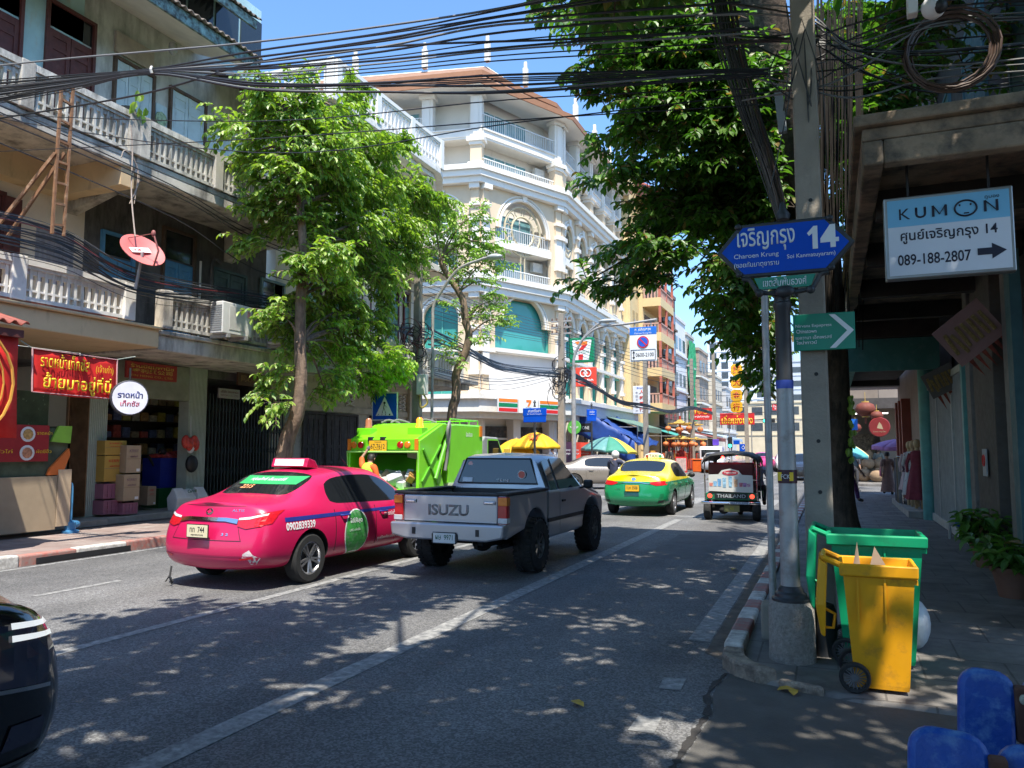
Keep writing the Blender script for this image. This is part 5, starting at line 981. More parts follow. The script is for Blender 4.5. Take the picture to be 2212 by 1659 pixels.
def person(label, loc, rz, shirt=(.3, .3, .3), legs=(.05, .05, .06), pose=None, sleeve=.5, shorts=False, dress=False, hair=True, group=None, h=1.68, shoes=(.03, .03, .03)):
    J = dict(pel=(0, 0, .95), wai=(0, 0, 1.1), che=(0, .01, 1.28), nek=(0, .0, 1.45), hea=(0, .02, 1.55), top=(0, .02, 1.68))
    for s, n in ((-1, 'l'), (1, 'r')):
        J.update({'sh'+n: (s*.17, 0, 1.39), 'el'+n: (s*.23, -.02, 1.12), 'wr'+n: (s*.24, .07, .89), 'ha'+n: (s*.24, .1, .8), 'hi'+n: (s*.09, 0, .91), 'kn'+n: (s*.1, .03, .5), 'an'+n: (s*.1, -.02, .09), 'to'+n: (s*.11, .14, .04)})
    J.update(pose or {})
    R_ = dict(pel=.125, wai=.115, che=.13, nek=.055, hea=.085, top=.075); 
    for n in 'lr': R_.update({'sh'+n: .065, 'el'+n: .044, 'wr'+n: .032, 'ha'+n: .036, 'hi'+n: .09, 'kn'+n: .06, 'an'+n: .042, 'to'+n: .038})
    names = list(J); idx = {n: i for i, n in enumerate(names)}; E_ = [('pel', 'wai'), ('wai', 'che'), ('che', 'nek'), ('nek', 'hea'), ('hea', 'top')]
    for n in 'lr': E_ += [('che', 'sh'+n), ('sh'+n, 'el'+n), ('el'+n, 'wr'+n), ('wr'+n, 'ha'+n), ('pel', 'hi'+n), ('hi'+n, 'kn'+n), ('kn'+n, 'an'+n), ('an'+n, 'to'+n)]
    vs = [V(J[n]) for n in names]; rad = [R_[n] for n in names]; es = [(idx[a], idx[b]) for a, b in E_]; bone = [(vs[a], vs[b], E_[i]) for i, (a, b) in enumerate(es)]
    for n in 'lr':                                   # five fingers, unequal and slightly bent
        w = V(J['wr'+n]); p = V(J['ha'+n]); d = (p-w).normalized(); sd = d.cross(V((1, .2, .1))).normalized()
        for k in range(5):
            o = (k-1.7)*.021; L_ = (.055, .075, .082, .074, .058)[k]; a = p+sd*o+d*(.02 if k else -.02); b_ = a+d*L_*.55+sd*(-.02 if k == 0 else 0); c = b_+d*L_*.4+V((0, .012, -.012))
            i0 = len(vs); vs += [a, b_, c]; rad += [.0105, .0095, .008]; es += [(idx['ha'+n], i0), (i0, i0+1), (i0+1, i0+2)]
    me = bpy.data.meshes.new('p'); me.from_pydata(vs, es, []); o = bpy.data.objects.new('p', me); COL.objects.link(o)
    m = o.modifiers.new('k', 'SKIN'); m.use_smooth_shade = True; s_ = me.skin_vertices[0].data
    for i, r in enumerate(rad): s_[i].radius = (r, r*(.78 if names[i:i+1] in (['pel'], ['wai'], ['che']) else 1))
    s_[0].use_root = True; q = o.modifiers.new('s', 'SUBSURF'); q.levels = 1
    bpy.context.view_layer.update(); body = bpy.data.meshes.new_from_object(o.evaluated_get(bpy.context.evaluated_depsgraph_get())); bpy.data.objects.remove(o)
    root = thing('person', label, 'person', loc, rz, group); root.scale = (h/1.7,)*3
    link('body', body, root, skin); body.polygons.foreach_set('use_smooth', [True]*len(body.polygons))
    def near(c):
        best = None; bd = 9
        for a, b_, e in bone:
            ab = b_-a; t = max(0, min(1, (c-a).dot(ab)/max(1e-9, ab.length_squared))); dd = (c-a-ab*t).length-.5*(R_[e[0]]*(1-t)+R_[e[1]]*t)
            if dd < bd: bd = dd; best = (e, t)
        return best
    sets = {'shirt': [], 'trousers': [], 'shoe': []}
    for p in body.polygons:
        e, t = near(p.center); a, b_ = e
        if a in ('pel', 'wai', 'che') and b_ in ('wai', 'che') or b_[:2] == 'sh' or (a == 'che' and b_ == 'nek' and t < .65) or (a[:2] == 'sh' and t < sleeve*2) or (a[:2] == 'el' and t < sleeve*2-1): sets['shirt'].append(p)
        elif b_[:2] in ('hi', 'kn') or a == 'pel' or (a[:2] == 'kn' and not shorts and t < .93): sets['trousers'].append(p)
        elif b_[:2] == 'to': sets['shoe'].append(p)
    for k, mat, off in (('shirt', cloth(shirt), .02), ('trousers', cloth(legs), .014), ('shoe', cloth(shoes), .012)):
        if not sets[k]: continue
        ix = {}; nv = []; nf = []
        for p in sets[k]:
            f = []
            for i in p.vertices:
                if i not in ix: ix[i] = len(nv); nv.append(body.vertices[i].co+body.vertices[i].normal*off)
                f.append(ix[i])
            nf.append(f)
        b = MB(); b.add(nv, nf); b.build(k, mat, root, smooth=80)
    hd = V(J['hea']); tp = V(J['top']); up = (tp-hd).normalized(); c = (hd+tp)/2; Q = V((0, 0, 1)).rotation_difference(up).to_matrix()
    if hair:
        b = MB(); prof = [(.001, .108), (.06, .098), (.093, .06), (.1, .01), (.094, -.05)]; b.lathe(prof[::-1], c+Q @ V((0, -.012, .0)), 14, R=Q, cap=False); b.build('hair', hairm, root, smooth=80)
    f = MB().ell(c+Q @ V((0, .088, -.03)), (.013, .018, .022), 6, 5, Q)
    f.build('nose', skin, root, smooth=80); f = MB()
    f.ell(c+Q @ V((0, .08, -.075)), (.026, .01, .007), 8, 5, Q); f.build('mouth', M('lips', (.25, .09, .07), .6), root, smooth=80)
    for x in (-.034, .034): MB().ell(c+Q @ V((x, .082, .0)), (.012, .008, .007), 8, 5, Q).build('eye', M('eye', (.03, .02, .02), .3), root, smooth=80); MB().ell(c+Q @ V((x*2.75, .0, -.015)), (.012, .022, .032), 8, 5, Q).build('ear', skin, root, smooth=80)
    if dress:
        pl = V(J['pel']); b = MB(); b.lathe([(.3, .14-pl.z), (.25, .4-pl.z), (.19, -.12), (.16, .05), (.15, .2)], pl, 18); b.build('skirt', cloth(shirt), root, smooth=70)
    return root
# worker at the truck, left hand on the grab bar
wk = person('refuse collector in orange and lime vest reaching up to the truck grab bar', (-10.3, 15.75, 0), -4, (.8, .12, .02), (.04, .04, .05), dict(pel=(0, 0, .93), wai=(0, .05, 1.08), che=(0, .12, 1.25), nek=(0, .17, 1.41), hea=(0, .22, 1.49), top=(0, .25, 1.6), shl=(-.18, .1, 1.36), ell=(-.27, .2, 1.55), wrl=(-.2, .3, 1.72), hal=(-.19, .34, 1.78), shr=(.18, .1, 1.36), elr=(.26, .12, 1.1), wrr=(.24, .28, .93), har=(.22, .35, .88)), sleeve=.5)
MB().lathe([(.168, .0), (.178, .1), (.165, .18), (.1, .26), (.08, .28)], (0, .12, 1.16), 16, cap=False).build('vest_yoke', cloth((.45, .8, .05)), wk, smooth=60)
b = MB().lathe([(.192, 0), (.19, .05)], (0, .08, 1.1), 16, cap=False); b.build('reflective_band', M('reflective', (.7, .7, .7), .3), wk)
MB().ell((-.19, .35, 1.78), (.045, .055, .06)).build('glove', cloth((.12, .12, .14)), wk, smooth=60)
# motorcycle and rider
mc = thing('motorcycle', 'dark motorcycle between the beige car and the green taxi', 'motorcycle', (-6.85, 25.2, 0), -8)
for y in (.1, 1.35): wheel(mc, 0, y, .3, .1, 6, .7)
MB().prism([(.0, .55), (.1, .78), (.7, .82), (.95, .75), (1.15, 1.0), (1.25, .7), (1.0, .4), (.4, .35)], 'x', -.12, .12).build('body', M('moto_black', (.03, .03, .035), .3, coat=.4), mc, bevel=.04); MB().obox((0, .38, .83), (.24, .75, .08)).build('seat', blk, mc, bevel=.03)
MB().tube([(-.34, 1.0, 1.05), (0, 1.1, 1.02), (.34, 1.0, 1.05)], .018).build('handlebar', blk, mc); MB().box(-.06, -.12, .62, .06, -.08, .7).build('tail_light', lred, mc)
rd = person('motorcycle rider in navy jacket and white helmet with a strap across the back', (-6.85, 25.5, 0), -8, (.03, .035, .07), (.04, .045, .06), dict(pel=(0, .1, .93), wai=(0, .12, 1.07), che=(0, .18, 1.25), nek=(0, .22, 1.41), hea=(0, .25, 1.5), top=(0, .27, 1.62), shl=(-.19, .18, 1.36), ell=(-.3, .36, 1.16), wrl=(-.32, .6, 1.05), hal=(-.33, .68, 1.04), shr=(.19, .18, 1.36), elr=(.3, .36, 1.16), wrr=(.32, .6, 1.05), har=(.33, .68, 1.04), hil=(-.12, .12, .88), hir=(.12, .12, .88), knl=(-.2, .55, .78), knr=(.2, .55, .78), anl=(-.2, .45, .36), anr=(.2, .45, .36), tol=(-.2, .6, .3), tor=(.2, .6, .3)), sleeve=1, hair=False)
MB().ell((0, .25, 1.58), (.135, .155, .145)).build('helmet', M('helmet_white', (.75, .74, .7), .25, coat=.5), rd, smooth=60); MB().tube(spline([(-.16, .12, 1.42), (0, .04, 1.25), (.15, .1, 1.05)]), .012).build('strap', blk, rd)
SIT = dict(pel=(0, 0, .62), wai=(0, .0, .78), che=(0, .02, .97), nek=(0, .03, 1.13), hea=(0, .05, 1.22), top=(0, .06, 1.35), shl=(-.18, .02, 1.07), ell=(-.25, .15, .85), wrl=(-.22, .38, .8), hal=(-.22, .45, .8), shr=(.18, .02, 1.07), elr=(.27, .12, .85), wrr=(.25, .35, .8), har=(.25, .43, .8), hil=(-.1, .05, .6), hir=(.1, .05, .6), knl=(-.12, .45, .6), knr=(.12, .45, .6), anl=(-.12, .45, .2), anr=(.12, .45, .2), tol=(-.12, .6, .14), tor=(.12, .6, .14))
person('tuk-tuk driver in a pale blue shirt leaning out on the right side', (-1.78, 20.85, .17), 0, (.3, .42, .55), (.05, .05, .06), SIT, h=1.7)
person('person in orange vest standing under the yellow umbrella', (-13.9, 36.6, .14), 150, (.75, .2, .04), (.05, .05, .07)); person('street vendor behind the yellow umbrella post in a red shirt', (-14.6, 37.6, .14), 190, (.5, .08, .05))
person('pedestrian in a white blouse with dark hair walking by the corner shop', (-14.2, 40.2, .14), 60, (.7, .7, .7)); person('pedestrian in a pale grey top beside the white blouse walker', (-13.6, 39.6, .14), 80, (.5, .5, .52))
WALK = dict(knl=(-.1, .22, .52), anl=(-.1, .3, .12), tol=(-.1, .45, .08), knr=(.1, -.05, .5), anr=(.1, -.28, .14), tor=(.1, -.16, .04), ell=(-.24, -.12, 1.14), wrl=(-.24, -.12, .9), hal=(-.24, -.1, .82), elr=(.24, .1, 1.13), wrr=(.22, .24, .95), har=(.22, .3, .88))
person('man in grey shirt and purple trousers stepping out by the tree trunk', (.5, 25.3, .12), -62, (.25, .28, .3), (.1, .03, .12), WALK, h=1.7)
wd_ = person('woman in a long brown dress with a pink bag walking away under the canopy', (1.95, 32.3, .02), 5, (.2, .1, .075), (.2, .1, .075), WALK, dress=True, h=1.6)
MB().prism([(-.14, .75), (.1, .75), (.12, 1.0), (-.12, 1.0)], 'x', -.3, -.24).build('bag', cloth((.6, .12, .2)), wd_, bevel=.03); MB().tube([(-.27, -.08, 1.0), (-.2, 0, 1.4), (-.27, .08, 1.0)], .012).build('bag_strap', cloth((.6, .12, .2)), wd_)
person('shopper in dark clothes under the striped umbrella on the right pavement', (.9, 36.5, .0), 200, (.08, .08, .1), (.06, .06, .07)); person('stall keeper standing by the sacks across the side street', (2.2, 43.2, .12), 170, (.2, .22, .2)); 
person('rider in a yellow shirt beside the lamp post at the road edge', (-1.55, 31.5, 0), 10, (.6, .45, .05), (.08, .08, .09), WALK)
person('pedestrian in black by the red lantern gates', (-10.9, 57, .14), 100, (.03, .03, .03), (.03, .03, .03)); person('grocer in a dark jacket bending over a carton in the shop doorway', (-16.2, yX(322, -16.2, 1000), .27), -80, (.035, .032, .03), (.02, .02, .022), dict(che=(0, .14, 1.22), nek=(0, .26, 1.34), hea=(0, .35, 1.38), top=(0, .42, 1.46), shl=(-.18, .17, 1.32), shr=(.18, .17, 1.32), ell=(-.22, .32, 1.1), elr=(.22, .32, 1.1), wrl=(-.16, .45, .9), wrr=(.16, .45, .9), hal=(-.14, .48, .82), har=(.14, .48, .82)), sleeve=1)
# ------------------------------------------------------------------ street furniture and signs
galv = M('galvanised', (.38, .37, .355), .55, metal=.3, var=.15, scale=4, col2=(.24, .2, .165), amt=.38); ironb = M('cast_iron', (.03, .032, .036), .5, var=.2, scale=6)
sblue = M('sign_blue', (.004, .075, .5), .45, var=.06, scale=3, spec=.15); sgreen = M('sign_green', (.0, .22, .13), .4, var=.08); swhite = M('sign_face_white', (.75, .76, .76), .45, var=.03); sred = M('sign_red', (.62, .02, .02), .5, var=.06); syel = M('letters_yellow', (.85, .55, .02), .5, var=0)
concp = M('pole_concrete', (.29, .25, .2), .9, var=.15, scale=3, bump=.3, bscale=40, col2=(.2, .18, .16), amt=.35, streak=.3)
# lamp post with the street name
lp = thing('lamp_post', 'grey lamp post on a rough concrete foot carrying the blue street name sign', 'lamp post', (-.34, 6.78, .05))
MB().lathe([(.185, 0), (.18, .1), (.178, .42), (.15, .47)], n=20).build('concrete_foot', M('pebble_concrete', (.34, .31, .27), .95, var=.25, scale=30, bump=1, bscale=70, col2=(.2, .18, .16), amt=.4), lp, smooth=40)
MB().lathe([(.15, .46), (.15, .49), (.128, .505), (.122, .53), (.1, .545), (.095, .57), (.078, .59)], n=20).build('collar', ironb, lp, smooth=30)
MB().lathe([(.076, .57), (.068, 2.2)], n=18).build('pole', galv, lp, smooth=40); MB().lathe([(.069, 2.2), (.071, 2.27)], n=18).build('tape', M('tape_blue', (.04, .08, .4), .6), lp, smooth=40)
MB().lathe([(.067, 2.26), (.062, 2.86), (.075, 2.88), (.075, 2.92), (.066, 2.93), (.066, 2.98), (.085, 3.0), (.085, 3.06), (.07, 3.1)], n=18).build('upper_pole', ironb, lp, smooth=35)
st_ = MB().lathe([(.0765, 0), (.0765, .11)], (0, 0, 1.42), 18).build('sticker', M('sticker_maroon', (.05, .01, .02), .5), lp); text('FCK', -.01, -.079, 1.475, .07, .035, whitep, st_); 
for s in (-1, 1): MB().obox((s*.045-.01, -.072, 1.475), (.03, .005, .07)).build('emblem', syel, st_)
def hexa(w, h, e): return [(-w/2, 0), (-w/2+e, h/2), (w/2-e, h/2), (w/2, 0), (w/2-e, -h/2), (-w/2+e, -h/2)]
sn = thing('street_sign', 'blue double pointed street name sign with large white 14', 'sign', (-.31, 6.68, 3.42))
MB().prism(hexa(1.09, .46, .2), 'y', -.012, .03).build('panel', ironb, sn, bevel=.012); MB().prism(hexa(1.0, .4, .18), 'y', -.018, -.0125).build('face', sblue, sn)
text('เจริญกรุง', -.14, -.0185, .085, .46, .21, swhite, sn, .012); [MB().prism(q, 'y', -.021, -.0185).build('lettering', swhite, sn) for q in ([(.185, .1), (.235, .155), (.265, .155), (.265, -.035), (.225, -.035), (.225, .095), (.2, .075)], [(.36, .155), (.4, .155), (.4, .045), (.425, .045), (.425, .01), (.4, .01), (.4, -.035), (.36, -.035), (.36, .01), (.285, .01), (.285, .045)])]; text('Charoen Krung', -.22, -.0185, -.05, .36, .05, swhite, sn, .012); text('(ซอยกันมาตุยาราม', -.22, -.0185, -.125, .36, .06, swhite, sn, .006); text('Soi Kanmatuyaram)', .21, -.0185, -.085, .37, .045, swhite, sn, .012)
MB().prism([(-.24, -.24), (-.2, -.34), (.2, -.34), (.24, -.24)], 'y', -.014, .02).build('green_panel', sgreen, sn); text('เขตสัมพันธวงศ์', .0, -.0145, -.285, .34, .07, swhite, sn, .006)
for s in (1, -1):
    MB().tube(spline([(s*.04, 0, -.38), (s*.2, 0, -.36), (s*.25, 0, -.3), (s*.28, 0, -.25), (s*.34, 0, -.235)]), .02, 7).ell((s*.2, -.02, -.37), (.035, .03, .035)).build('scroll', ironb, sn, smooth=50)
    for z in (-.2, .21): MB().ell((s*.36, -.02, z), (.03, .02, .025)).build('knob', ironb, sn, smooth=50)
MB().ell((0, -.02, -.37), (.08, .04, .05)).build('boss', ironb, sn, smooth=50); MB().lathe([(.05, .24), (.06, .28), (.03, .33), (.02, .38), (0, .4)], n=12).build('finial', ironb, sn, smooth=50)
# poles
pl_ = thing('utility_pole', 'square concrete utility pole behind the street name sign', 'pole', (-.12, 7.5, .12)); MB().loft([[(-.115, -.12, 0), (.125, -.12, 0), (.125, .12, 0), (-.115, .12, 0)], [(-.1, -.09, 9.4), (.1, -.09, 9.4), (.1, .09, 9.4), (-.1, .09, 9.4)]]).build('shaft', concp, pl_, bevel=.02)
for z in (.7, 1.25, 1.7, 2.3, 3.9): MB().cyl((.02, -.124+.0032*z, z), (.02, -.117+.0032*z, z), .018, n=8).build('bolt_hole', blk, pl_)
MB().lathe([(.12, 0), (.11, .05), (.1, .3), (.11, .34)], (.32, -.1, .0), 16).build('blank', ironb, pl_) if 0 else None
tp_ = thing('sign_post', 'thin rusty galvanised post on a square foot left of the lamp post', 'post', (-.52, 7.35, .07)); MB().cyl((0, 0, .3), (.0, 0, 3.3), .032).build('pole', galv, tp_, smooth=40); MB().box(-.1, -.1, 0, .1, .1, .32).build('foot', concp, tp_, bevel=.02)
bl = tag(MB().lathe([(.11, 0), (.11, .36), (.09, .42), (.02, .44)], n=14).build('bollard_stub', ironb, smooth=40), 'short dark iron stub standing right of the lamp post foot', 'bollard'); bl.location = (-.11, 7.0, .05)
gs = thing('direction_sign', 'green direction sign with a white chevron fixed to the concrete pole', 'sign', (.02, 7.32, 2.79)); MB().box(-.3, -.01, -.165, .21, .012, .165).build('panel', sgreen, gs, bevel=.006)
MB().prism([(.0, .15), (.05, .15), (.2, 0), (.05, -.15), (.0, -.15), (.145, 0)], 'y', -.015, -.0105).build('chevron', swhite, gs)
for s, z in (('Nirvana Expxpress', .055), ('Chinatown', .01), ('เนอวานา เอ็กเพรสซ์', -.045), ('ไชน่าทาวน์', -.09)): text(s, -.13+(0 if len(s) > 11 else -.06), -.0105, z, .3 if len(s) > 11 else .17, .034, swhite, gs, .01)
# tutoring centre light box
ku = thing('light_box_sign', 'blue and white hanging light box sign with a black arrow', 'sign', (1.03, 7.72, 3.67)); w, h = 1.02, .76
MB().box(-w/2, 0, -h/2, w/2, .12, h/2).build('box', M('box_steel', (.35, .34, .33), .35, metal=.7, var=.1), ku, bevel=.01); MB().box(-w/2+.03, -.006, -h/2+.03, w/2-.03, -.0005, .1).build('white_panel', M('panel_lilac', (.72, .73, .78), .4, var=.03), ku); MB().box(-w/2+.03, -.006, .1005, w/2-.03, -.0005, h/2-.03).build('blue_panel', M('panel_sky', (.2, .5, .72), .4, var=.03), ku)
ink = M('ink_navy', (.012, .012, .03), .5, var=0)
for s, x, ww in (('K', -.34, .09), ('U', -.21, .09)): text(s, x, -.007, .215, ww, .1, ink, ku, .02)
for nm, x, q in (('letter', -.06, [(-.05, -.05), (-.05, .05), (0, -.03), (.05, .05), (.05, -.05)]), ('letter', .34, [(-.045, -.05), (-.045, .05), (.045, -.05), (.045, .05)])):
    b = MB()
    for k in range(len(q)-1): b.bar((x+q[k][0], -.009, .215+q[k][1]), (x+q[k+1][0], -.009, .215+q[k+1][1]), .02, .006)
    b.build(nm, ink, ku)
MB().tube([(.145+cos(2*pi*k/28)*.085, -.01, .215+sin(2*pi*k/28)*.07) for k in range(29)], .008, 5).build('round_letter', ink, ku)
for x in (.1, .185): MB().ell((x, -.009, .245), (.008, .004, .01)).build('dot', ink, ku)
MB().obox((.15, -.009, .17), (.04, .005, .01)).build('bar', ink, ku); text('คูมอง', .35, -.007, .29, .11, .035, ink, ku); text('ศูนย์เจริญกรุง 14', .0, -.007, .0, .76, .125, ink, ku, .014); text('089-188-2807', -.12, -.007, -.21, .58, .1, ink, ku, .012)
MB().prism([(.22, -.16), (.33, -.16), (.33, -.12), (.44, -.19), (.33, -.26), (.33, -.22), (.22, -.22)], 'y', -.011, -.0065).build('arrow', ink, ku)
hk = MB()
for x in (-.3, .34): hk.cyl((x, .06, .36), (x, .06, .86), .012)
hk.build('hanger', blk, ku)
# bins
def bin_(label, loc, w, d, h, mat, name, open_lid, grp=None):
    B_ = thing(name, label, 'bin', loc, 0); t = .02                # w along the street, d front to back (x), back at -x
    def rr(k, z): return [(-d/2*k+.02, -w/2*k, z), (d/2*k, -w/2*k, z), (d/2*k, w/2*k, z), (-d/2*k+.02, w/2*k, z)]
    def inr(k, z): return [(x*.93, y*.93, z) for x, y, z_ in rr(k, z)]
    b = MB().loft([rr(.72, .03), rr(.74, .06), rr(.95, h-.09), rr(.95, h-.0901)], cap=False); b.add(rr(.72, .03), [(3, 2, 1, 0)]); b.loft([rr(.95, h-.09), inr(.95, h-.09), inr(.72, .1)], cap=False); b.add(inr(.72, .1), [(0, 1, 2, 3)]); b.build('body', mat, B_, bevel=.018)
    b = MB().loft([rr(1.0, h-.09), rr(1.05, h-.085), rr(1.06, h-.01), rr(1.03, h), inr(1.02, h), inr(.98, h-.09), rr(1.0, h-.09)], cap=False); b.build('rim', mat, B_, bevel=.01)
    b = MB()
    for k in (-.25, .1): b.box(d*k-.006, -w/2*.97, h*.55, d*k+.006, -w/2*.9, h-.1)
    b.box(d*.3, -w/2*.9, h-.13, d*.52, w/2*.9, h-.1); b.build('stiffener', mat, B_)
    hb = MB().tube([(-d/2-.1, -w*.42, h+.03), (-d/2-.1, w*.42, h+.03)], .018, 8).tube([(-d/2+.02, -w*.42, h-.02), (-d/2-.1, -w*.42, h+.03)], .022, 8).tube([(-d/2+.02, w*.42, h-.02), (-d/2-.1, w*.42, h+.03)], .022, 8); hb.build('handle', mat, B_, smooth=40)
    lid = MB().loft([[(-d/2-.13, -w*.47, h+.03), (-d/2-.13, w*.47, h+.03), (-d/2-.07, w*.47, h-.02), (-d/2-.07, -w*.47, h-.02)], [(-d/2-.16, -w*.5, h*.66), (-d/2-.16, w*.5, h*.66), (-d/2-.09, w*.5, h*.66), (-d/2-.09, -w*.5, h*.66)], [(-d/2-.13, -w*.44, h*.42), (-d/2-.13, w*.44, h*.42), (-d/2-.1, w*.44, h*.4), (-d/2-.1, -w*.44, h*.4)]]).build('lid', mat, B_, bevel=.015)
    MB().tube([(-d/2-.1, -w*.3, h*.62), (-d/2-.03, -w*.3, h*.58), (-d/2-.045, -w*.3, h*.47), (-d/2-.11, -w*.3, h*.47)], .012, 6).build('lid_handle', mat, lid)
    r = .105
    for s in (1, -1):
        c = V((-d*.33, s*w*.46, r)); Rm = Matrix.Rotation(pi/2*-s, 3, 'X'); q = MB().lathe([(r*.74, -.025), (r*.92, -.028), (r, -.015), (r, .015), (r*.92, .028), (r*.74, .025), (r*.72, 0), (r*.74, -.025)], c, 24, R=Rm, cap=False).build('wheel', tyrem, B_, smooth=40)
        k_ = MB().lathe([(0, .012), (r*.16, .012), (r*.16, -.01)], c, 10, R=Rm)
        for k in range(18): a = 2*pi*k/18; k_.bar(c+V((cos(a)*r*.12, s*.01, sin(a)*r*.12)), c+V((cos(a)*r*.74, s*.012, sin(a)*r*.74)), .006)
        k_.build('spokes', M('spoke_grey', (.12, .12, .125), .5), q)
    MB().cyl((-d*.33, -w*.46, r), (-d*.33, w*.46, r), .015).build('axle', blk, B_); return B_
ybm = M('bin_yellow', (.8, .36, .01), .42, var=.05, scale=4, col2=(.4, .18, .03), amt=.34, spec=.4); gbm = M('bin_green', (.005, .3, .13), .42, var=.06, scale=4, col2=(.02, .17, .08), amt=.32, spec=.4)
bin_('yellow wheeled bin with its lid hanging open and cardboard sticking out', (.27, 6.3, .035), .45, .5, .9, ybm, 'wheeled_bin', True); bin_('larger green wheeled bin standing behind the yellow bin', (.29, 6.98, .06), .56, .7, 1.02, gbm, 'wheeled_bin', True)
card = M('cardboard', (.42, .3, .2), .85, var=.1, scale=5)
for lab, p in (('narrow torn cardboard point rising from the yellow bin', [(.1, .7), (.2, .7), (.165, 1.07)]), ('wide folded cardboard triangle in the yellow bin', [(.2, .7), (.46, .7), (.28, 1.04)])):
    o = tag(MB().prism([(x-.01, z+.0) for x, z in p], 'y', 6.28, 6.286).build('cardboard_piece', card), lab, 'cardboard')
wb = tag(MB().ell((0, 0, .2), (.15, .18, .22), 14, 10).ell((.02, 0, .42), (.05, .05, .07)).build('plastic_bag', M('bag_white', (.6, .6, .6), .4, var=.1, scale=8, bump=.6, bscale=9), smooth=60), 'white plastic bag slumped behind the green bin', 'bag'); wb.location = (.58, 7.45, .08)
lf = M('fallen_leaf', (.5, .3, .04), .7, var=.3, scale=20); rn = random.Random(5)
for k, (u, v, lab) in enumerate(((1700, 1490, 'yellow fallen leaf left of the small leaf cluster by the kerb'), (1722, 1483, 'orange fallen leaf right of the small leaf cluster by the kerb'), (1714, 1496, 'brown fallen leaf in front of the small leaf cluster by the kerb'), (1246, 1520, 'single dry leaf on the open asphalt'), (1585, 1230, 'brown curled leaf near the right edge line'))):
    p = GZ(u, v, .012); a = rn.random()*6; b = MB(); q = [(-.07, 0), (-.02, .035), (.04, .03), (.08, 0), (.04, -.03), (-.02, -.035)]; b.add([(x*cos(a)-y*sin(a), x*sin(a)+y*cos(a), .012*(abs(y)*40+.3*abs(x)*10)) for x, y in q], [(0, 1, 2, 3, 4, 5)])
    o = tag(b.build('fallen_leaf', lf, thick=.002), lab, 'leaf'); o.location = p
# blue painted boards of a barrow by the viewer
bw = M('barrow_blue', (.008, .07, .34), .45, var=.12, scale=11, col2=(.13, .26, .48), amt=.4, bump=.3, bscale=14); bc_ = thing('barrow', 'blue painted wooden barrow with rounded chipped boards and rusty straps', 'barrow', (.14, 1.84, 0), 0)
def board(x0, x1, zt, y, tilt, name='board'):
    r = .045; b = MB().prism([(x0, -.7)]+[(x0+r-cos(radians(a))*r, -r+sin(radians(a))*r) for a in range(0, 91, 18)]+[(x1-r+sin(radians(a))*r, -r+cos(radians(a))*r) for a in range(0, 91, 18)]+[(x1, -.7)], 'y', -.022, .022).build(name, bw, bc_, bevel=.012, smooth=40); b.location = (0, y, zt); b.rotation_euler = (radians(tilt), radians(4), 0)
board(-.01, .135, 1.185, 0, -14); board(.15, .5, 1.175, .02, -14); board(.135, .255, 1.225, .4, -10); board(.27, .5, 1.22, .42, -10)
MB().box(-.05, .1, .5, .5, .55, .55).build('tray', bw, bc_); rst = M('rust', (.12, .05, .03), .9, var=.4, scale=12)
for x, y, z, hh in ((.142, -.05, 1.08, .14), (.262, .36, 1.12, .13)): s_ = MB().box(x-.016, y, z-hh/2, x+.016, y+.03, z+hh/2).build('strap', rst, bc_, bevel=.006); MB().ell((x, y-.006, z+hh*.3), (.009, .009, .012)).build('bolt', M('bolt_tan', (.4, .36, .25), .5), s_)
for s in (-.04, .48): wheel(bc_, s, .35, .2, .06, 6, .7)
for x in (-.03, .46):
    for y in (.12, .52): MB().box(x-.03, y-.03, 0, x+.03, y+.03, .5).build('leg', bw, bc_)
# camera, cable coil, pendant signs on the right building
cv = thing('security_camera', 'white dome security camera under the top right eaves', 'camera', (.93, 7.15, 5.5)); MB().ell((0, 0, 0), (.1, .1, .1)).build('dome', whitep, cv, smooth=60); MB().ell((.04, -.05, -.03), (.06, .06, .06)).build('lens', blk, cv, smooth=60); MB().cyl((0, 0, .05), (0, .3, .14), .04).build('bracket', whitep, cv); MB().box(-.2, -.03, -.03, -.12, .08, .2).build('box', whitep, cv, bevel=.01)
pk = M('pendant_pink', (.36, .2, .18), .8, var=.12); gold_ = M('gold_carving', (.3, .2, .07), .5, var=.5, scale=30)
for lab, a, b_, d_ in (('pink paper charm board with gold figures tilted under the canopy', (1.8, 12, 3.33), (.72, .62), 40), ('smaller grey charm board hanging below the pink one', (1.95, 16.3, 3.02), (.55, .5), 28)):
    c = thing('charm_board', lab, 'sign', a, rot=(radians(20), radians(-d_), 0)); MB().box(-b_[0]/2, 0, -b_[1]/2, b_[0]/2, .02, b_[1]/2).build('panel', pk if d_ == 40 else M('pendant_grey', (.16, .14, .13), .8), c)
    g = MB(); r9 = random.Random(2)
    for i in range(7): g.obox((-b_[0]*.38+i*b_[0]*.125, -.012, r9.uniform(-.03, .03)), (.05, .02, b_[1]*.55), (0, r9.uniform(-6, 6), 0))
    g.build('figure_row', gold_, c, bevel=.008); f = MB()
    for i in range(6): f.prism([(-b_[0]*.35+i*.1, -b_[1]/2), (-b_[0]*.35+i*.1+.06, -b_[1]/2), (-b_[0]*.35+i*.1+.03, -b_[1]/2-.3)], 'y', .0, .006)
    f.build('tassel', M('tassel_red', (.25, .05, .03), .8, var=.5, scale=12), c)
lant = M('lantern_red', (.42, .05, .02), .6, var=.2, scale=6)
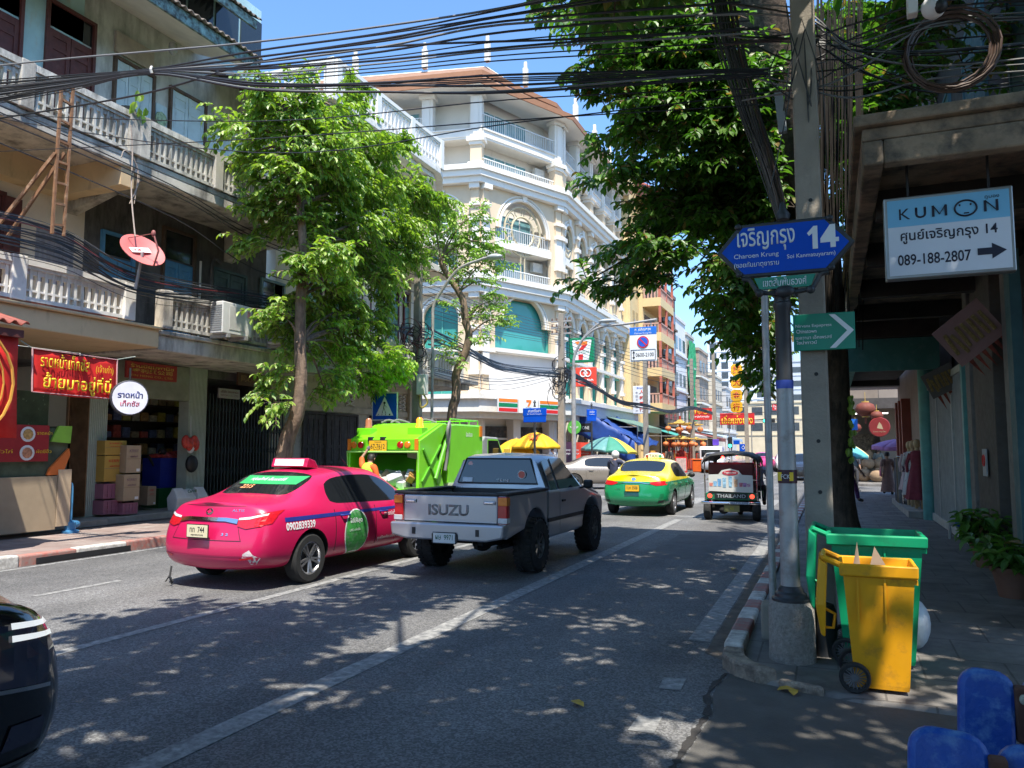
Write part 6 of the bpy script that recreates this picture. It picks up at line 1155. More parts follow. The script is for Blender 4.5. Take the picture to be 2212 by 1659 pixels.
def lantern(label, p, r, mat=lant, group=None):
    l = thing('lantern', label, 'lantern', p, group=group); b = MB(); n = 16
    b.lathe([(r*.35, -r*.72), (r*.8, -r*.5), (r, 0), (r*.8, r*.5), (r*.35, r*.72)], n=n); b.build('shade', mat, l, smooth=60); MB().lathe([(r*.36, r*.7), (r*.36, r*.85)]).lathe([(r*.36, -r*.7), (r*.36, -r*.82)]).cyl((0, 0, r*.8), (0, 0, r*1.8), .012).build('cap', M('lantern_gold', (.55, .36, .08), .5), l); MB().cyl((0, 0, -r*1.5), (0, 0, -r*.8), r*.1).build('tassel', mat, l); return l
lantern('large dark red lantern hanging under the white soffit of the right arcade', (1.47, 37.5, 3.5), .43, M('lantern_dark', (.16, .035, .02), .7, var=.2)); lantern('smaller red lantern below and right of the large dark one', (1.9, 37.2, 3.2), .27, M('lantern_dark')); lantern('dim red lantern low behind the round red shop sign', (1.1, 40, 2.75), .28, M('lantern_dark'))
rs = thing('round_sign', 'round dark red shop sign hanging in the right arcade', 'sign', (1.98, 37, 2.7)); MB().lathe([(.4, -.05), (.43, 0), (.4, .05)], n=28, R=Matrix.Rotation(pi/2, 3, 'X')).build('disc', M('round_red', (.22, .02, .02), .5), rs); MB().prism([(-.1, -.05), (.14, -.1), (.08, .1), (0, .22), (-.07, .08)], 'y', -.053, -.051).build('emblem', M('emblem_tan', (.4, .3, .18), .6), rs); text('ร้านยา สมุนไพร', 0, -.052, -.2, .5, .09, M('emblem_tan'), rs)
bs = thing('street_sign', 'small blue street sign seen through the right arcade', 'sign', (.55, 38, 2.85)); MB().box(-.5, 0, -.25, .6, .05, .25).build('panel', M('sign_blue2', (.02, .16, .6), .4), bs); text('ถ. พระราม 4', .05, -.002, .05, .7, .16, swhite, bs, .01); MB().cyl((-.3, .02, -2.8), (-.3, .02, -.2), .04).build('pole', galv, bs)
# clothes stall
def mannequin(label, x, y, col, h, hem, pat=None):
    m = thing('mannequin', label, 'mannequin', (x, y, .28)); k = h/1.7; cm = M('dress_%02x' % int(col[0]*255+col[1]*50), col, .9, var=.15, scale=6, **(pat or {}))
    MB().lathe([(.06, 1.36*k), (.05, 1.5*k)]).ell((0, 0, 1.58*k), (.085, .095, .12)).build('head', M('mannequin_tan', (.42, .28, .14), .5), m, smooth=60); fo = []
    for i in range(28):
        a = 2*pi*i/28; f = 1+.09*sin(a*7); fo.append((a, f))
    rings = [[(cos(a)*r*(1+(f-1)*w_), sin(a)*r*.75*(1+(f-1)*w_), z) for a, f in fo] for r, z, w_ in ((.27, hem, 1.6), (.24, .55, 1.2), (.17, .95*k, .5), (.145, 1.08*k, .2), (.18, 1.28*k, .1), (.15, 1.38*k, 0), (.06, 1.42*k, 0))]
    MB().loft(rings).build('dress', cm, m, smooth=60)
    for s in (-.07, .07): MB().cyl((s, 0, 0), (s, 0, hem+.05), .035).build('leg', M('mannequin_tan'), m)
    for s in (-1, 1): MB().tube([(s*.16, 0, 1.34*k), (s*.24, .02, 1.1*k), (s*.23, .08, .88*k)], [.05, .042, .03]).build('arm', cm, m, smooth=60)
mannequin('mannequin in a long plum red dress nearest on the shop step', 1.98, 21.6, (.23, .035, .05), 1.72, .22); mannequin('mannequin in a white dress with dark print behind the plum one', 1.95, 22.3, (.5, .47, .45), 1.7, .3, dict(col2=(.12, .03, .05), amt=.42, sharp=.03)); mannequin('mannequin in pale pink shirt dress at the back of the row', 1.92, 22.9, (.5, .36, .36), 1.68, .4)
for k, (y, c) in enumerate(((23.4, (.1, .1, .1)), (23.7, (.14, .1, .06)), (24.0, (.08, .07, .05)), (24.3, (.25, .2, .2)), (24.6, (.06, .06, .07)))):
    g = tag(MB().sheet([[(1.72+.05*sin(i*1.3+k), y-.12+.06*i+.02*cos(j), 1.5-.26*j) for i in range(6)] for j in range(6)]).build('trousers_on_rack', M('rack_%d' % k, c, .9, var=.2, scale=5), thick=.03, smooth=60), ('black trousers first on the clothes rack', 'brown trousers second on the clothes rack', 'olive trousers in the middle of the clothes rack', 'pale skirt fourth on the clothes rack', 'charcoal trousers last on the clothes rack')[k], 'clothes', 'clothes on the stall rack')
tag(MB().cyl((1.75, 23.2, 1.54), (1.75, 24.9, 1.54), .015).cyl((1.75, 23.2, .28), (1.75, 23.2, 1.54), .015).cyl((1.75, 24.9, .28), (1.75, 24.9, 1.54), .015).build('clothes_rack', chrome), 'steel rail holding trousers beside the mannequins', 'rack')
for k, (x, y, z, s) in enumerate(((1.5, 42.5, .12, 1), (2.05, 42.2, .12, .95), (1.15, 42.9, .12, .9), (1.7, 42.7, .75, .85), (1.3, 43.2, .7, .8), (2.2, 42.9, .72, .85), (1.75, 43.3, 1.2, .7))):
    o = tag(MB().ell((0, 0, .32*s), (.36*s, .3*s, .33*s), 12, 8).ell((.05, 0, .66*s), (.12*s, .1*s, .08*s)).build('sack', M('jute', (.3, .2, .12), .95, var=.2, scale=6, bump=.5, bscale=30), smooth=60), 'brown jute sack in the heap across the side street', 'sack', 'jute sacks heaped in the arcade'); o.location = (x, y, z)
def umbrella(label, p, r, h, cols, rz=0, tilt=0, emblem=None, name='umbrella', drop=.28):
    U = thing(name, label, 'umbrella', p, rot=(radians(tilt), 0, radians(rz))); n = 8
    for k in range(n):
        a0, a1 = 2*pi*k/n, 2*pi*(k+1)/n; P_ = []
        for t in (0, .25, .5, .75, 1):
            row = []
            for i in range(5):
                a = a0+(a1-a0)*i/4; sag = 1-.06*t*sin(pi*i/4); row.append((cos(a)*r*t*sag, sin(a)*r*t*sag, h-r*drop*2*t**1.6*(1-.04*sin(pi*i/4))))
            P_.append(row)
        P_.append([(x*1.0, y*1.0, z-.14) for x, y, z in P_[-1]]); MB().sheet(P_).build('panel', cols[k % len(cols)], U, smooth=50, thick=.012)
    MB().cyl((0, 0, 0), (0, 0, h+.08), .025).build('pole', M('pole_white', (.6, .6, .58), .5), U); MB().lathe([(.2, 0), (.2, .12), (.05, .16)]).build('base', concp, U)
    if emblem: emblem(U, r, h)
    return U
yum = M('umbrella_yellow', (.85, .45, .01), .7, var=.05, scale=3)
def emb(U, r, h):
    b = MB(); pts = []
    for k in range(16): q = .3 if k % 2 == 0 else .19; pts.append((cos(2*pi*k/16)*q, sin(2*pi*k/16)*q))
    o = b.prism(pts, 'y', -.01, .0).build('emblem', M('emblem_orange', (.7, .12, .01), .6), U); o.location = (.2, -r*.62, h-r*.19); o.rotation_euler = (radians(-52), 0, radians(12)); text('M', 0, -.012, 0, .2, .17, yum, o, .05)
umbrella('large yellow market umbrella with an orange star emblem by the white corner building', (-13.6, 36.0, .14), 1.28, 2.45, [yum], emblem=emb); umbrella('second yellow umbrella half hidden behind the garbage truck', (-15.0, 36.9, .14), 1.25, 2.15, [yum])
ub, ug, uy, uk = M('umb_blue', (.04, .16, .55), .6), M('umb_green', (.05, .24, .16), .6, var=.1), M('umb_gold', (.7, .5, .05), .6), M('umb_teal', (.1, .26, .25), .6)
umbrella('blue and green stall umbrella in front of the blue tarpaulin', (-12.3, 44.5, .14), 1.7, 2.35, [ub, ug, uk, uk, ug, uy, ub, ub], 100, 4, drop=.24)
umbrella('turquoise and yellow umbrella behind the trunk on the right pavement', (.45, 35.2, 0), 1.05, 2.05, [M('umb_aqua', (.1, .4, .42), .6), M('umb_straw', (.6, .5, .25), .6)], 20); umbrella('lilac parasol at the edge of the right arcade', (2.3, 31.6, .0), .95, 2.12, [M('umb_lilac', (.45, .2, .5), .6)], 10, 4, drop=.13)
# left side poles, lamp and signs
lp2 = thing('street_lamp', 'curved grey street lamp rising behind the two left trees', 'street lamp', AX(932, 1010, -11.9)); b0 = lp2.location.copy(); b0.z = .14; lp2.location = b0
A_ = (b0.x, b0.y); B_ = (b0.x+3.0, b0.y+.2); pts = [AP(u, v, A_, B_)-b0 for u, v in ((935, 687), (937, 660), (956, 625), (991, 581), (1038, 561), (1052, 557))]
MB().tube([V((0, 0, 0)), V((0, 0, pts[0].z))]+spline(pts, 5), .05, 8).build('pole', galv, lp2, smooth=40)
hdp = AP(1052, 557, A_, B_)-b0; hd2 = AP(1084, 553, A_, B_)-b0; MB().ell((hdp+hd2)/2, ((hd2-hdp).length*.55, .15, .1)).build('lamp_head', M('lamp_grey', (.4, .42, .42), .4), lp2, smooth=60)
def pole(label, x, y, h, w=.24, arms=True, group='concrete utility poles', ins=0, mat=None):
    p = thing('utility_pole', label, 'pole', (x, y, .14), group=group); MB().loft([[(-w/2, -w/2, 0), (w/2, -w/2, 0), (w/2, w/2, 0), (-w/2, w/2, 0)], [(-w*.36, -w*.36, h), (w*.36, -w*.36, h), (w*.36, w*.36, h), (-w*.36, w*.36, h)]]).build('shaft', mat or concp, p, bevel=.02)
    for k in range(ins):
        z = h-.4-.32*k; MB().box(-.55, -.05, z-.04, .55, .05, z+.04).build('crossarm', galv, p)
        for q in (-.5, -.25, .25, .5): MB().lathe([(.04, 0), (.06, .05), (.03, .08), (.055, .12), (0, .15)], (q, 0, z+.04), 8).build('insulator', M('porcelain', (.22, .13, .1), .3), p, smooth=40)
    return p
uL = pole('concrete utility pole with tangled cables beside the second left tree', -12.05, 21.3, 8.0, .28); mb_ = MB().box(.1, -.25, 3.3, .4, .0, 3.95).build('meter_box', M('ac_white'), uL, bevel=.02); MB().tube(spline([(.3, -.1, 3.3), (.45, -.15, 3.05), (.25, -.2, 2.9), (.15, -.1, 3.3)]), .03).build('conduit', M('conduit_yellow', (.5, .38, .1), .6), uL)
uC = pole('concrete pole with stacked insulators in front of the corner hotel', *(lambda q: (q.x, q.y))(AX(1214, 990, -12.7)), 8.6, .36, ins=3)
for u, lab, X, h in ((1396, 'concrete pole beside the white vertical shop sign', -11.2, 8.5), (1497, 'concrete pole in front of the red lettered sign', -10.4, 9.), (1545, 'taller concrete pole left of the gold characters', -9.2, 10.), (1614, 'concrete pole right of the red and gold sign', -6.4, 9.)):
    q = AX(u, 975, X); pole(lab, q.x, q.y, h, .34)
tsign = thing('traffic_sign', 'square blue pedestrian crossing sign above the garbage truck', 'sign', AX(831, 878, -11.6), 6); MB().box(-.4, 0, -.4, .4, .03, .4).build('panel', swhite, tsign, bevel=.02); MB().box(-.365, -.006, -.365, .365, -.0005, .365).build('face', sblue, tsign); MB().prism([(-.27, -.26), (.27, -.26), (0, .28)], 'y', -.011, -.0065).build('triangle', swhite, tsign)
w_ = MB().prism(arc((.0, .1), .035, 0, 330, 10), 'y', -.016, -.0115); w_.bar((0, -.0135, .07), (-.02, -.0135, -.05), .06, .004); w_.bar((-.02, -.0135, -.05), (-.07, -.0135, -.2), .03, .004).bar((-.01, -.0135, -.05), (.05, -.0135, -.2), .03, .004).bar((.0, -.0135, .04), (.08, -.0135, -.03), .022, .004)
for k in range(4): w_.bar((-.2+k*.12, -.0135, -.25), (-.17+k*.11, -.0135, -.21), .04, .004)
w_.build('walker', blackp, tsign); MB().cyl((0, .05, -2.2), (0, .05, .2), .04).build('pole', galv, tsign)
# overhead no-parking sign
g0 = AX(1240, 985, -11.8); gp = thing('sign_gantry', 'galvanised mast with curved arms carrying the overhead no parking sign', 'gantry', (g0.x, g0.y, .14)); A_ = (g0.x, g0.y); B_ = (g0.x+5, g0.y); L_ = lambda u, v: AP(u, v, A_, B_)-gp.location
MB().cyl((0, 0, 0), (0, 0, L_(1238, 800).z), .11, n=14).build('mast', galv, gp, smooth=40); MB().tube(spline([V((0, 0, L_(1240, 790).z)), L_(1243, 765), L_(1262, 730), L_(1296, 707), L_(1350, 700), L_(1418, 690)]), .06, 8).build('arm', galv, gp, smooth=40)
MB().tube(spline([V((0, 0, L_(1240, 800).z)), L_(1240, 770), L_(1258, 733), L_(1285, 705), L_(1298, 697)]), .05, 8).build('lamp_arm', galv, gp, smooth=40); q = L_(1312, 693); MB().ell(q, (.48, .16, .1)).build('lamp_head', M('lamp_grey'), gp, smooth=60)
c = AP(1389, 744, A_, B_); np_ = thing('traffic_sign', 'white overhead sign with a no parking roundel and hours', 'sign', c, 0); s = (AP(1418, 744, A_, B_)-AP(1360, 744, A_, B_)).x/2
MB().box(-s, 0, -s*1.25, s, .04, s*.72).build('panel', swhite, np_, bevel=.01); MB().box(-s, -.01, s*.73, s, .04, s*1.3).build('name_panel', M('sign_blue2', (0, 0, 0)), np_, bevel=.01); text('ถ. เจริญกรุง', 0, -.012, s*1.08, s*1.2, s*.28, swhite, np_, .01); text('Charoen Krung Rd.', 0, -.012, s*.83, s*1.3, s*.15, swhite, np_, .01)
MB().lathe([(s*.44, 0), (s*.44, .02)], (0, -.005, s*.18), 28, R=Matrix.Rotation(pi/2, 3, 'X')).build('roundel', sred, np_); MB().lathe([(s*.35, 0), (s*.35, .005)], (0, -.026, s*.18), 28, R=Matrix.Rotation(pi/2, 3, 'X')).build('blue_disc', M('disc_blue', (.02, .1, .55), .4), np_); MB().obox((0, -.034, s*.18), (s*.78, .006, s*.09), (0, 45, 0)).build('slash', sred, np_)
fr = MB()
for x0, z0, x1, z1 in ((-s*.9, -s*.38, s*.9, -s*.38), (-s*.9, -s*1.16, s*.9, -s*1.16), (-s*.9, -s*.38, -s*.9, -s*1.16), (s*.9, -s*.38, s*.9, -s*1.16)): fr.bar((x0, -.004, z0), (x1, -.004, z1), .03, .008)
fr.bar((-s*.7, -.004, -s*1.0), (-s*.7, -.004, -s*.52), .04, .008).prism([(-s*.8, -s*.62), (-s*.7, -s*.45), (-s*.6, -s*.62)], 'y', -.008, -.001).prism([(-s*.8, -s*.92), (-s*.7, -s*1.09), (-s*.6, -s*.92)], 'y', -.008, -.001); fr.build('hours_frame', blackp, np_); text('0600-2100', .12*s, -.002, -s*.77, s*1.35, s*.3, blackp, np_, .012)
MB().cyl((-s*.6, .02, s*1.2), (-s*.6, .02, s*1.9), .03).cyl((s*.6, .02, s*1.2), (s*.6, .02, s*1.9), .03).build('hanger', galv, np_)
# convenience store and exchange boxes on the hotel corner
A_ = (-15.2, 44); B_ = (-10, 44); c = AP(1256, 756, A_, B_); k = (AP(1282, 756, A_, B_)-AP(1230, 756, A_, B_)).x/2; sv = thing('light_box_sign', 'green framed convenience store light box with a big red and orange 7', 'sign', c); ora = M('seven_orange', (.8, .2, .02), .5); sg_ = M('seven_green', (.0, .2, .08), .45)
MB().box(-k, 0, -k, k, .3, k).build('box', sg_, sv, bevel=.04); MB().prism([(-k*.78, k*.8), (k*.85, k*.8), (k*.6, -k*.8), (-k*.55, -k*.8)], 'y', -.01, -.001).build('face', swhite, sv)
MB().prism([(-k*.55, k*.68), (k*.5, k*.68), (k*.5, k*.4), (-k*.3, k*.4)], 'y', -.018, -.011).build('seven_top', ora, sv); MB().prism([(k*.1, k*.4), (k*.5, k*.4), (k*.12, -.02), (-k*.25, -.02)], 'y', -.018, -.011).build('seven_middle', sred, sv); MB().prism([(-k*.25, -k*.35), (k*.15, -k*.35), (k*.12, -k*.78), (-k*.24, -k*.78)], 'y', -.018, -.011).build('seven_foot', sred, sv); text('ELEVEN', 0, -.012, -k*.18, k*1.2, k*.24, sg_, sv, .04)
c = AP(1265, 814, A_, B_); k = (AP(1287, 814, A_, B_)-AP(1243, 814, A_, B_)).x/2; sr = thing('light_box_sign', 'red money exchange light box below the convenience store sign', 'sign', c); rr_ = M('exchange_red', (.75, .06, .03), .5); MB().box(-k, 0, -k*.9, k, .25, k*.9).build('box', rr_, sr, bevel=.03)
for x in (-.22, .22): MB().tube([(x*k+cos(2*pi*i/20)*k*.3, -.01, k*.35+sin(2*pi*i/20)*k*.33) for i in range(21)], .035, 5).build('ring', swhite, sr)
text('SPR', 0, -.003, k*.35, k*.5, k*.2, swhite, sr, .02); text('SuperRich', 0, -.003, -k*.35, k*1.5, k*.3, swhite, sr, .03); text('Currency Exchange', 0, -.003, -k*.65, k*1.4, k*.15, swhite, sr, .01)
A_ = F2.p(0, 0, 1.58); B_ = F2.p(L2, 0, 1.58)
for lab, u0, u1, kind in (('striped orange green and red fascia panel left of the white 7 panel', 1076, 1118, 0), ('white fascia panel with a small 7 between the striped panels', 1121, 1162, 1), ('striped orange green and red fascia panel right of the white 7 panel', 1165, 1205, 0)):
    a = AP(u0, 880, A_, B_); b_ = AP(u1, 883, A_, B_); c = (a+b_)/2; w = (b_-a).length/2; f = thing('fascia_sign', lab, 'sign', (c.x, c.y, 4.2), math.degrees(atan2(F2.e.y, F2.e.x))); MB().box(-w, -.02, -.42, w, .1, .42).build('box', swhite, f, bevel=.02)
    if kind == 0:
        for z0, z1, m in ((.18, .36, ora), (-.1, .12, sg_), (-.36, -.16, sred)): MB().box(-w*.96, -.03, z0, w*.96, -.021, z1).build('stripe', m, f)
    else: MB().prism([(-.2, .36), (.2, .36), (.2, .22), (.02, -.02), (-.12, -.02), (.02, .22), (-.2, .22)], 'y', -.03, -.021).build('seven', ora, f); text('ELEVEN', 0, -.021, -.1, .45, .11, sg_, f, .03); MB().box(-.1, -.03, -.36, .04, -.021, -.18).build('foot', sred, f)
for lab, u, X, wd, rz_ in (('blue street name board on an ornate post before the striped fascia', 1155, -12.2, 1.0, 0), ('narrow blue street name board on an ornate post seen edge on', 1278, -12.0, .5, 50)):
    q = AX(u, 898, X); z = q.z; q.z = .14; n_ = thing('street_sign', lab, 'sign', q, rz_); MB().lathe([(.07, 0), (.05, .6), (.05, z-.45)]).lathe([(.06, z+.25), (.03, z+.4), (.07, z+.45), (0, z+.6)]).build('pole', ironb, n_, smooth=40); MB().box(-wd/2-.04, -.03, z-.44, wd/2+.04, .03, z-.16).box(-wd/2-.06, -.04, z-.16, wd/2+.06, .04, z+.2).build('panel', sblue, n_, bevel=.02); text('สนทรังสา', 0, -.042, z+.08, wd*.6, .14, swhite, n_); text('Soi Sonthi Rangsan', 0, -.042, z-.07, wd*.7, .06, swhite, n_)
def facehang(lab, u, v, X, w, h, col, txt=None, name='hanging_sign', disc=False, tcol=None):
    q = AX(u, v, X); s_ = thing(name, lab, 'sign', q)
    if disc: MB().lathe([(w, 0), (w, .12)], (0, .12, 0), 26, R=Matrix.Rotation(pi/2, 3, 'X')).build('disc', col, s_)
    else: MB().box(-w, 0, -h, w, .12, h).build('panel', col, s_)
    if txt:
        for i, (t, z, tw, th) in enumerate(txt): text(t, 0, -.004, z, tw, th, tcol or swhite, s_, .02)
    return s_
facehang('round green shop sign behind the galvanised mast', 1240, 923, -14.3, .42, .4, M('disc_lime', (.1, .42, .06), .5), [('herbal', 0, .5, .14)], disc=True)
stb = facehang('round green and white coffee shop emblem under the hotel canopy', 1276, 933, -14.2, .46, .4, M('coffee_green', (.0, .2, .13), .5), disc=True); MB().lathe([(.3, 0), (.3, .01)], (0, -.005, 0), 24, R=Matrix.Rotation(pi/2, 3, 'X')).build('inner_disc', swhite, stb); MB().prism([(0, .22), (.06, .08), (.2, .06), (.12, -.06), (.16, -.24), (0, -.14), (-.16, -.24), (-.12, -.06), (-.2, .06), (-.06, .08)], 'y', -.022, -.016).build('emblem', M('coffee_green'), stb)
facehang('black shop sign with pale letters between the two round signs', 1258, 924, -14.35, .6, .28, blackp, [('ON ONE', 0, .9, .2)]); facehang('small white letter board reading coffee at the end of the hotel canopy', 1310, 921, -14.3, .42, .32, M('ink_navy'), [('STARBUCKS', .14, .75, .16), ('COFFEE', -.16, .5, .16)])
for u0, u1, lab, m in ((1231, 1250, 'orange red roll banner left of the mast foot', rr_), (1254, 1271, 'orange red roll banner with a left arrow right of the mast foot', rr_), (1216, 1228, 'black and purple poster board left of the red banners', M('poster_dark', (.06, .02, .05), .5, var=.4))):
    a = AX(u0, 970, -13.6); b_ = AX(u1, 970, -13.6); f = thing('roll_banner', lab, 'banner', (-13.6, (a.y+b_.y)/2, .14), 60); MB().box(-.5, 0, .1, .5, .04, 2.0).box(-.55, -.12, 0, .55, .16, .1).build('banner', m, f); text('Currency', 0, -.003, 1.55, .7, .14, swhite, f); text('Exchange', 0, -.003, 1.35, .7, .14, swhite, f)
    if 'arrow' in lab: MB().prism([(-.35, .9), (-.15, 1.1), (-.15, .95), (.35, .95), (.35, .85), (-.15, .85), (-.15, .7)], 'y', -.008, -.001).build('arrow', swhite, f)
# market stalls and far signs on the left
tarp = M('tarp_blue', (.015, .06, .26), .6, var=.25, scale=1.2, bump=.5, bscale=3)
tb = thing('stall_awning', 'sagging dark blue tarpaulin stretched over the corner stall', 'awning', (-12.5, 51, .14)); rn = random.Random(2)
MB().sheet([[(-15.2+3.9*i/9, 47.5+j*.9, 4.3-2.1*(i/9)**1.3+.12*sin(i*1.7+j*2.1)-.3*sin(pi*j/8)) for i in range(10)] for j in range(9)]).build('sheet', tarp, tb, smooth=70, thick=.02)
MB().sheet([[(-15.2+3.9*i/9, 47.45+.12*sin(i*1.9+j), 4.3-2.1*(i/9)**1.3-j*.32+.05*sin(i*2.2)) for i in range(10)] for j in range(6)]).build('front_flap', tarp, tb, smooth=70, thick=.02)
for o in list(tb.children): o.matrix_parent_inverse = Matrix.Translation(-tb.location)
def awning(lab, y0, y1, z, col, x0=-15, x1=-12.2, dz=.9):
    a = thing('awning', lab, 'awning', (x1, (y0+y1)/2, .14)); P_ = [[(x0+(x1-x0)*t, y, z-dz*t) for y in (y0, (y0+y1)/2, y1)] for t in (0, .5, 1)]; P_.append([(x1+.02, y, z-dz-.35) for y in (y0, (y0+y1)/2, y1)]); o = MB().sheet(P_).build('canvas', col, a, thick=.03); o.matrix_parent_inverse = Matrix.Translation(-a.location)
    f = MB()
    for y in (y0, y1): f.bar((x0, y, z-.9), (x1, y, z-dz-.05), .05).cyl((x1, y, .14), (x1, y, z-dz), .03)
    o = f.build('frame', galv, a); o.matrix_parent_inverse = Matrix.Translation(-a.location)
awning('dull green stall awning beyond the blue tarpaulin', 52, 60, 4.2, M('canvas_green', (.12, .2, .16), .8, var=.2)); awning('teal awning between the two red lantern gates', 66, 71, 3.8, M('canvas_teal', (.05, .3, .26), .8, var=.15)); awning('grey white striped awning right of the lantern gates', 72, 80, 3.9, M('canvas_grey', (.4, .39, .38), .8, var=.2), x1=-11.6); awning('dark red awning below the red lettered sign', 81, 90, 3.8, M('canvas_red', (.2, .05, .04), .8, var=.2), x1=-11); awning('pale blue awning far along the left shops', 92, 104, 3.9, M('canvas_sky', (.35, .45, .55), .8), x1=-10.6)
def stall(lab, x, y, cols, seed):
    s_ = thing('market_stall', lab, 'stall', (x, y, .14)); r9 = random.Random(seed); MB().box(-.9, -1.4, 0, .9, 1.4, .8).build('counter', brown, s_, bevel=.02)
    for k in range(16): c = cols[k % len(cols)]; MB().box(-.9+.36*(k % 5), -1.4+.7*(k//5), .81, -.62+.36*(k % 5), -.9+.7*(k//5), 1.0+r9.random()*.5).build('goods', M('goods_%d%d%d' % tuple(int(q*9) for q in c), c, .7, var=.3, scale=9), s_, bevel=.03)
RC = [(.5, .04, .03), (.6, .3, .05), (.4, .03, .03), (.55, .12, .04), (.2, .15, .1)]
stall('dark stall heaped with goods under the blue tarpaulin', -12.6, 50, [(.1, .08, .06), (.25, .18, .08), (.12, .12, .12)], 1); stall('red and gold ornament stall beside the first lantern gate', -11.9, 58.5, RC, 2); stall('red and gold ornament stall beside the second lantern gate', -11.9, 68, RC, 3); stall('stall of dark goods under the grey striped awning', -12, 76, [(.15, .08, .06), (.3, .12, .06), (.1, .1, .12)], 4); stall('stall of colourful goods under the red awning', -11.4, 85, RC, 5)
def lgate(lab, x, y, k):
    g = thing('lantern_gate', lab, 'gate', (x, y, .14)); lr = M('gate_red', (.5, .04, .02), .6, var=.15); b = MB()
    for s in (-1, 1): b.cyl((s*.8, 0, 0), (s*.8, 0, 2.3), .06).cyl((s*.8, .9, 0), (s*.8, .9, 2.3), .06)
    b.build('post', lr, g); b = MB()
    for i in range(7): b.box(-.75+i*.23, -.03, .1, -.69+i*.23, .02, 1.2)
    b.box(-.8, -.03, 1.2, .8, .02, 1.26); b.build('railing', lr, g); gy_ = M('roof_gold', (.55, .36, .08), .6, var=.3, scale=8)
    for z, w in ((2.3, 1.15), (3.5, .85)): MB().sheet([[(cos(2*pi*i/16)*w*t*1.1, .45+sin(2*pi*i/16)*w*t*.8, z+.45*(1-t)**1.5+.12*(t > .9)) for i in range(17)] for t in (.05, .4, .75, 1)]).build('roof', gy_, g, thick=.05)
    MB().cyl((0, .45, 2.6), (0, .45, 4.2), .08).ell((0, .45, 1.1), (.35, .3, .45)).build('figure', lr, g); MB().box(-.6, .2, 0, .6, .7, .6).build('plinth', M('gold_base', (.55, .25, .05), .6, var=.4, scale=8), g)
    for i, (dx, dz) in enumerate(((-1, 2.0), (-.35, 1.95), (.35, 1.95), (1, 2.0), (-.8, 3.2), (0, 3.1), (.8, 3.2))): lantern('orange red lantern hanging from the '+lab.split(' ', 1)[1].split(' gate')[0]+' gate', (x+dx, y-.25, dz+.14), .25, M('lantern_orange', (.6, .17, .05), .6, var=.1), 'lanterns on the '+lab.split(' ', 1)[1].split(' gate')[0]+' gate')
qa = AX(1425, 1000, -10.9); qb = AX(1478, 1000, -10.3); lgate('the nearer red and gold lantern gate on the left pavement', qa.x, 60.5, 0); lgate('the farther red and gold lantern gate on the left pavement', -10.6, 64.2, 1)
cor = M('cone_orange', (.75, .12, .01), .5); k = 0
for u, v, lab in ((1484, 1023, 'orange traffic cone standing in the road before the lantern gates'), (1462, 1003, 'orange traffic cone beside the nearer lantern gate'), (1395, 1005, 'orange traffic cone half hidden by the green taxi'), (1540, 1012, 'orange traffic cone left of the tuk-tuk roof')):
    p = GZ(u, v, 0); p = V((-9.2-.4*k, 46+3*k, 0)) if k else V((-8.6, 47, 0)); k += 1; c = thing('traffic_cone', lab, 'cone', p); MB().lathe([(.2, .03), (.04, .75), (0, .76)], n=16).build('cone', cor, c, smooth=40); MB().box(-.24, -.24, 0, .24, .24, .035).build('base', cor, c); MB().lathe([(.135, .3), (.095, .45)], n=16).build('band', swhite, c)
ob = tag(MB().box(-.6, -.2, 0, .6, .2, .9).box(-.7, -.25, .9, .7, .25, 1.0).build('barrier', cor, bevel=.05), 'orange plastic barrier right of the lantern gates', 'barrier'); ob.location = (-9.2, 60, 0)
af = thing('a_frame_board', 'small red framed notice board on the road side by the lantern gates', 'board', (-9.8, 55, 0), 10); MB().box(-.4, 0, .1, .4, .05, 1.2).build('frame', sred, af); MB().box(-.34, -.01, .2, .34, -.002, 1.1).build('panel', M('notice', (.5, .35, .3), .7, var=.3, scale=8), af)
def sign_at(lab, u0, v0, u1, v1, Y, col, lines, tc, name='shop_sign', post=True, thick=.2):
    a = AY(u0, v0, Y); b_ = AY(u1, v1, Y); c = (a+b_)/2; w = (b_.x-a.x)/2; h = (a.z-b_.z)/2; s_ = thing(name, lab, 'sign', c); MB().box(-w, 0, -h, w, thick, h).build('panel', col, s_, bevel=.02)
    for t, z, tw, th, m in lines: text(t, 0, -.004, z*h, tw*w*2, th*h*2, m or tc, s_, .015)
    return s_, w, h
s1, w, h = sign_at('red board with gold letters and a white line of small letters', 1490, 882, 1538, 907, 84, sred, [('ยาดารา', .3, .72, .38, None), ('ราคาส่งทั่วทุกชนิด', -.5, .75, .28, whitep)], syel)
s2, w, h = sign_at('wide red board with large gold Thai letters under the gold characters', 1555, 893, 1630, 917, 80, sred, [('เอี่ยเช่งเฮง', -.15, .9, .72, None), ('ห้างทอง', .8, .2, .14, None)], syel); MB().cyl((-w*.5, .3, -5), (-w*.5, .3, h), .06).cyl((w*.8, .3, -5), (w*.8, .3, h), .06).build('post', galv, s2)
gold2 = M('plaque_gold', (.8, .42, .01), .5)
